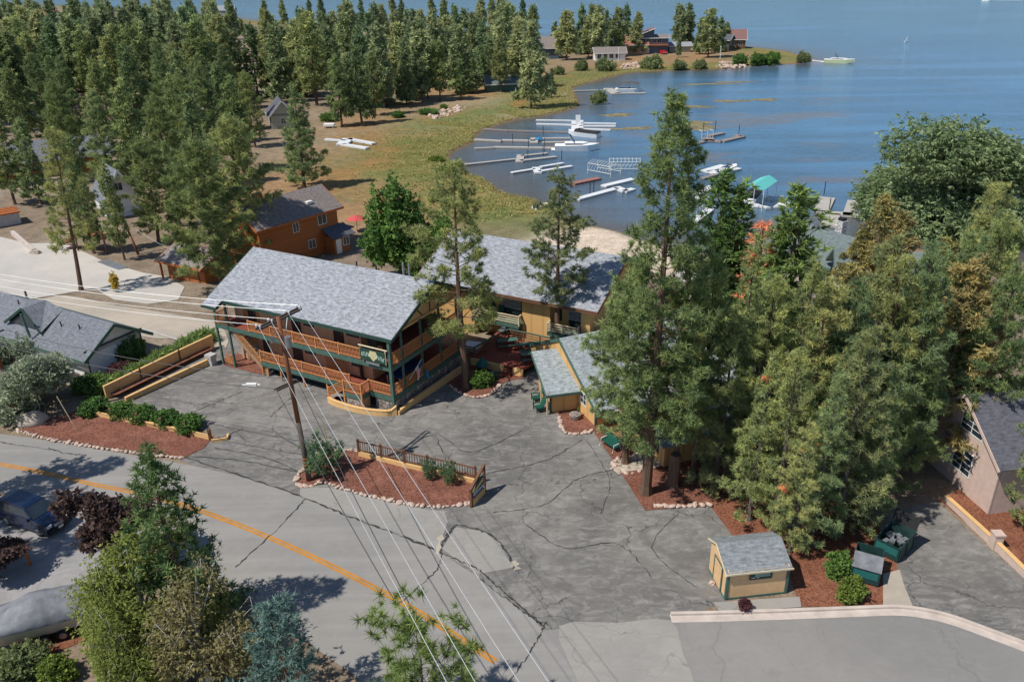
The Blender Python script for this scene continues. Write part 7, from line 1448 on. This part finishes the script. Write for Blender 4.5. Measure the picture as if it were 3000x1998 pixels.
# dumpsters
def dumpster(label, x, y, rz, open_):
    o = thing('dumpster', label, 'dumpster', spot(x, y), rz); L, W, H0, H1 = 1.9, 1.5, 1.05, 1.4
    mb = MB(); t_ = .05
    for y0 in (0, W-t_): mb.add([(0, y0, .12), (L, y0, .12), (L, y0, H1), (0, y0, H0), (0, y0+t_, .12), (L, y0+t_, .12), (L, y0+t_, H1), (0, y0+t_, H0)], [(0, 1, 2, 3), (7, 6, 5, 4), (3, 2, 6, 7), (0, 4, 5, 1), (0, 3, 7, 4), (1, 5, 6, 2)])
    mb.box(0, t_, t_, W-t_, .12, H0); mb.box(L-t_, L, t_, W-t_, .12, H1); mb.box(t_, L-t_, t_, W-t_, .12, .2); mb.build('container', X['bin'], o)
    mb = MB()
    for x_ in (.1, .9, 1.75): mb.box(x_, x_+.07, -.05, 0, .15, H0-.05)
    mb.build('rib', X['bin'], o)
    lid = MB()
    if open_: lid.slab([(L-.02, 0, H1), (L+.25, 0, H1+.75), (L+.25, W*.48, H1+.75), (L-.02, W*.48, H1)], .04); lid.slab([(L-.02, W*.52, H1), (L+.25, W*.52, H1+.75), (L+.25, W, H1+.75), (L-.02, W, H1)], .04)
    else: lid.slab([(-.05, -.03, H0+.03), (L*.62, -.03, H0+.26), (L*.62, W+.03, H0+.26), (-.05, W+.03, H0+.03)], .04)
    lid.build('lid', X['black'] if open_ else X['tarp'], o)
    MB().box(-.02, 0, .1, W-.1, .45, .9).build('front_panel', X['teal_sign'], o)
    for a_ in (.3, 1.5): MB().box(a_, a_+.1, .1, W-.1, 0, .12).build('skid', X['black'], o)
    mb = MB(); rr_ = random.Random(3)
    for _ in range(9): mb.cbox((rr_.uniform(.5, 1.6), rr_.uniform(.3, 1.2), rr_.uniform(.75, 1.0)), (rr_.uniform(.2, .5), rr_.uniform(.15, .4), .12), rr_.uniform(0, 3))
    mb.build('rubbish', X['steel'] if open_ else X['brown_wood'], o); return o
dumpster('dark green dumpster with teal front panel and folded grey lid', 2018, 1352, R(62), False); dumpster('open dark green dumpster with rubbish inside, behind the other one', 2062, 1296, R(40), True)
# seats and pots near the office
def adirondack(label, x, y, rz):
    t_ = thing('garden_chair', label, 'chair', spot(x, y), rz)
    MB().box(-.32, .32, -.3, .25, .32, .37).build('seat', X['adir'], t_); mb = MB(); mb.add([(-.3, .22, .34), (.3, .22, .34), (.34, .55, 1.05), (-.34, .55, 1.05), (-.3, .28, .34), (.3, .28, .34), (.34, .61, 1.05), (-.34, .61, 1.05)], [(3, 2, 1, 0), (4, 5, 6, 7), (0, 4, 7, 3), (1, 2, 6, 5), (2, 3, 7, 6)]); mb.build('backrest', X['adir'], t_)
    for s_ in (-1, 1): MB().box(s_*.4-.07, s_*.4+.07, -.35, .3, .52, .56).build('armrest', X['adir'], t_); MB().box(s_*.38-.03, s_*.38+.03, -.32, -.24, 0, .52).build('leg', X['adir'], t_); MB().box(s_*.3-.03, s_*.3+.03, .2, .28, 0, .34).build('leg', X['adir'], t_)
adirondack('green garden chair at the front corner of the office wing', 1238, 944, R(-70)); adirondack('green garden chair behind the first one beside the office wing', 1232, 922, R(-80))
sw = thing('garden_bench', 'green garden bench with white metal frame in the mulch by the office', 'bench', spot(1402, 1030), R(-55))
MB().box(-.8, .8, -.25, .25, .42, .48).build('seat', X['adir'], sw); mb = MB(); mb.add([(-.8, .22, .45), (.8, .22, .45), (.8, .4, 1.0), (-.8, .4, 1.0)], [(0, 1, 2, 3)]); mb.build('backrest', X['adir'], sw)
for x in (-.7, .7): mb = MB(); mb.tube([(x, -.4, 0), (x, -.25, .65), (x, .3, .65), (x, .45, 0)], .03, 6); mb.build('leg', X['trim_white'], sw)
pt = thing('stone_planter', 'round stone planter in the mulch before the office wing', 'planter', spot(1322, 962)); mb = MB(); mb.tube([(0, 0, 0), (0, 0, .2), (0, 0, .42), (0, 0, .46)], [.34, .44, .46, .40], 14); mb.build('bowl', X['stone'], pt); MB().tube([(0, 0, .42), (0, 0, .45)], .38, 12).build('soil', X['mulch'], pt)
for k, (x, y, lab) in enumerate(((1570, 632, 'front dark patio table seen through the pines'), (1562, 618, 'dark patio chair behind the patio table'), (1585, 625, 'dark patio chair right of the patio table'))):
    t_ = thing('patio_table' if k == 0 else 'patio_chair', lab, 'table' if k == 0 else 'chair', spot(x, y), R(20+30*k)); w_ = .55 if k == 0 else .28
    MB().box(-w_, w_, -w_*.7, w_*.7, .68 if k == 0 else .42, .73 if k == 0 else .47).build('top' if k == 0 else 'seat', X['black'], t_)
    for dx in (-w_+.05, w_-.05):
        for dy in (-w_*.6, w_*.6): MB().box(dx-.03, dx+.03, dy-.03, dy+.03, 0, .68 if k == 0 else .42).build('leg', X['black'], t_)
    if k: MB().box(-w_, w_, w_*.6, w_*.6+.05, .45, .95).build('backrest', X['black'], t_)
# stumps and timber by the pines and the concrete drive
q = spot(1546, 1118); mb = MB(); mb.tube([(0, 0, 0), (0, 0, .4), (.05, 0, 2.6)], [.5, .4, .36], 10); o = solo(mb, 'tree_stump', X['bark'], 'tall sawn tree stump with pale top right of the tallest pine', 'stump'); o.location = q
q = spot(62, 686); mb = MB(); mb.tube([(0, 0, 0), (0, 0, .9)], .12, 8); o = solo(mb, 'bollard', X['pole_grey'], 'short dark bollard on the concrete drive above the white house roof', 'bollard'); o.location = q
lg = spots([(30, 540), (80, 583)]); mb = MB(); d = lg[1]-lg[0]; mb.beam(Vector((0, 0, .3)), d+Vector((0, 0, .3)), .5, .7); o = mb.build('barrier_wall', X['conc_pink']); o.location = lg[0]; tag(o, 'low pale barrier wall running across the concrete drive', 'barrier')
q = spot(82, 584); mb = MB(); mb.dome((0, 0, 0), (.9, .6), .6, 9, 4, .15); o = solo(mb, 'rock', X['boulder'], 'dark rock at the end of the pale barrier wall', 'rock'); o.location = q
gp = spots([(235, 601), (283, 619)]); d = gp[1]-gp[0]; mb = MB(); mb.beam(Vector((0, 0, .06)), d+Vector((0, 0, .06)), 1.3, .05); o = mb.build('metal_ramp', X['steel']); o.location = gp[0]+Vector((0, 0, .05)); tag(o, 'flat grey metal plate lying at the edge of the concrete drive', 'plate')
lk = thing('timber_lookout', 'rustic log platform on tall posts beside the concrete drive', 'platform', spot(228, 575), R(-18))
MB().box(-2.6, 2.6, -1.3, 1.3, 2.0, 2.2).build('floor', X['cedar_pale'], lk); rail_run((-2.5, -1.25), (2.5, -1.25), 2.2, 1.0, .4, X['cedar_pale'], lk, 'bars', .09)
for x in (-2.5, 0, 2.5):
    for y in (-1.2, 1.2): MB().tube([(x, y, -.3), (x, y, 3.3)], .12, 7).build('post', X['bark'], lk)
mb = MB(); mb.slab([(-5.6, -1.2, .6), (-2.6, -1.2, 2.4), (-2.6, .4, 2.4), (-5.6, .4, .6)], .12); mb.build('slide', X['red_cloth'], lk)
for k, (x, y, h_) in enumerate(((1290, 810, 0),)):
    pass
for (x, y, lab) in ((1052, 178, 'white garden fence panel at the cove behind the small trees'),): pass
lp_ = spot(*zD(975, 570)); mb = MB(); mb.tube([(0, 0, 0), (0, 0, 5.5)], .12, 6); mb.cbox((0, .3, 5.5), (.3, .8, .2)); o = solo(mb, 'lamp_post', X['trim_white'], 'white lamp post by the rocky bank of the peninsula', 'lamp post'); o.location = lp_
lp_ = spot(*zD(1910, 545)); mb = MB(); mb.tube([(0, 0, 0), (0, 0, 5.0)], .12, 6); mb.cbox((0, .3, 5.0), (.3, .6, .2)); o = solo(mb, 'lamp_post', X['trim_white'], 'white lamp post in front of the reddish brown lake house', 'lamp post'); o.location = lp_
# algae mats floating on the shallow cove
am = speckle('algae_mat', (.20, .165, .085), (.29, .24, .13), 1.2, c3=(.12, .13, .09))
for k, (x, y, rx_, ry_, lab) in enumerate(((1590, 290, 7.0, 3.2, 'large tan algae mat in the middle of the cove'), (1455, 296, 4.5, 1.4, 'tan algae mat left of the large one'), (1420, 265, 4.6, 1.5, 'yellow algae mat near the cove head shore'), (1630, 194, 8, 1.3, 'long yellow algae mat off the peninsula bank'), (1690, 189, 6, 1.3, 'pale algae streak nearest the lakeside thicket'), (1590, 246, 6.5, 1.3, 'algae streak behind the top of the tallest pine'), (1755, 230, 5, 1.3, 'small reddish algae mat right of the long yellow one'), (1680, 233, 4.5, 1.8, 'olive algae mat between the streak and the reddish mat'))):
    p = at_z(x, y, WATER); mb = MB(); n = 40; vs = []
    rr_ = random.Random(k)
    ph = [rr_.uniform(0, 6) for _ in range(5)]
    for i in range(n): t_ = 2*PI*i/n; k_ = 1+.22*math.sin(2*t_+ph[0])+.18*math.sin(3*t_+ph[1])+.14*math.sin(5*t_+ph[2])+.12*math.sin(9*t_+ph[3])+.1*math.sin(13*t_+ph[4]); vs.append((rx_*math.cos(t_)*k_, ry_*1.6*math.sin(t_)*k_, .012))
    mb.add(vs+[(0, 0, .012)], [(i, (i+1) % n, n) for i in range(n)]); o = mb.build('algae_mat', am); o.location = p; tag(o, lab, 'algae')
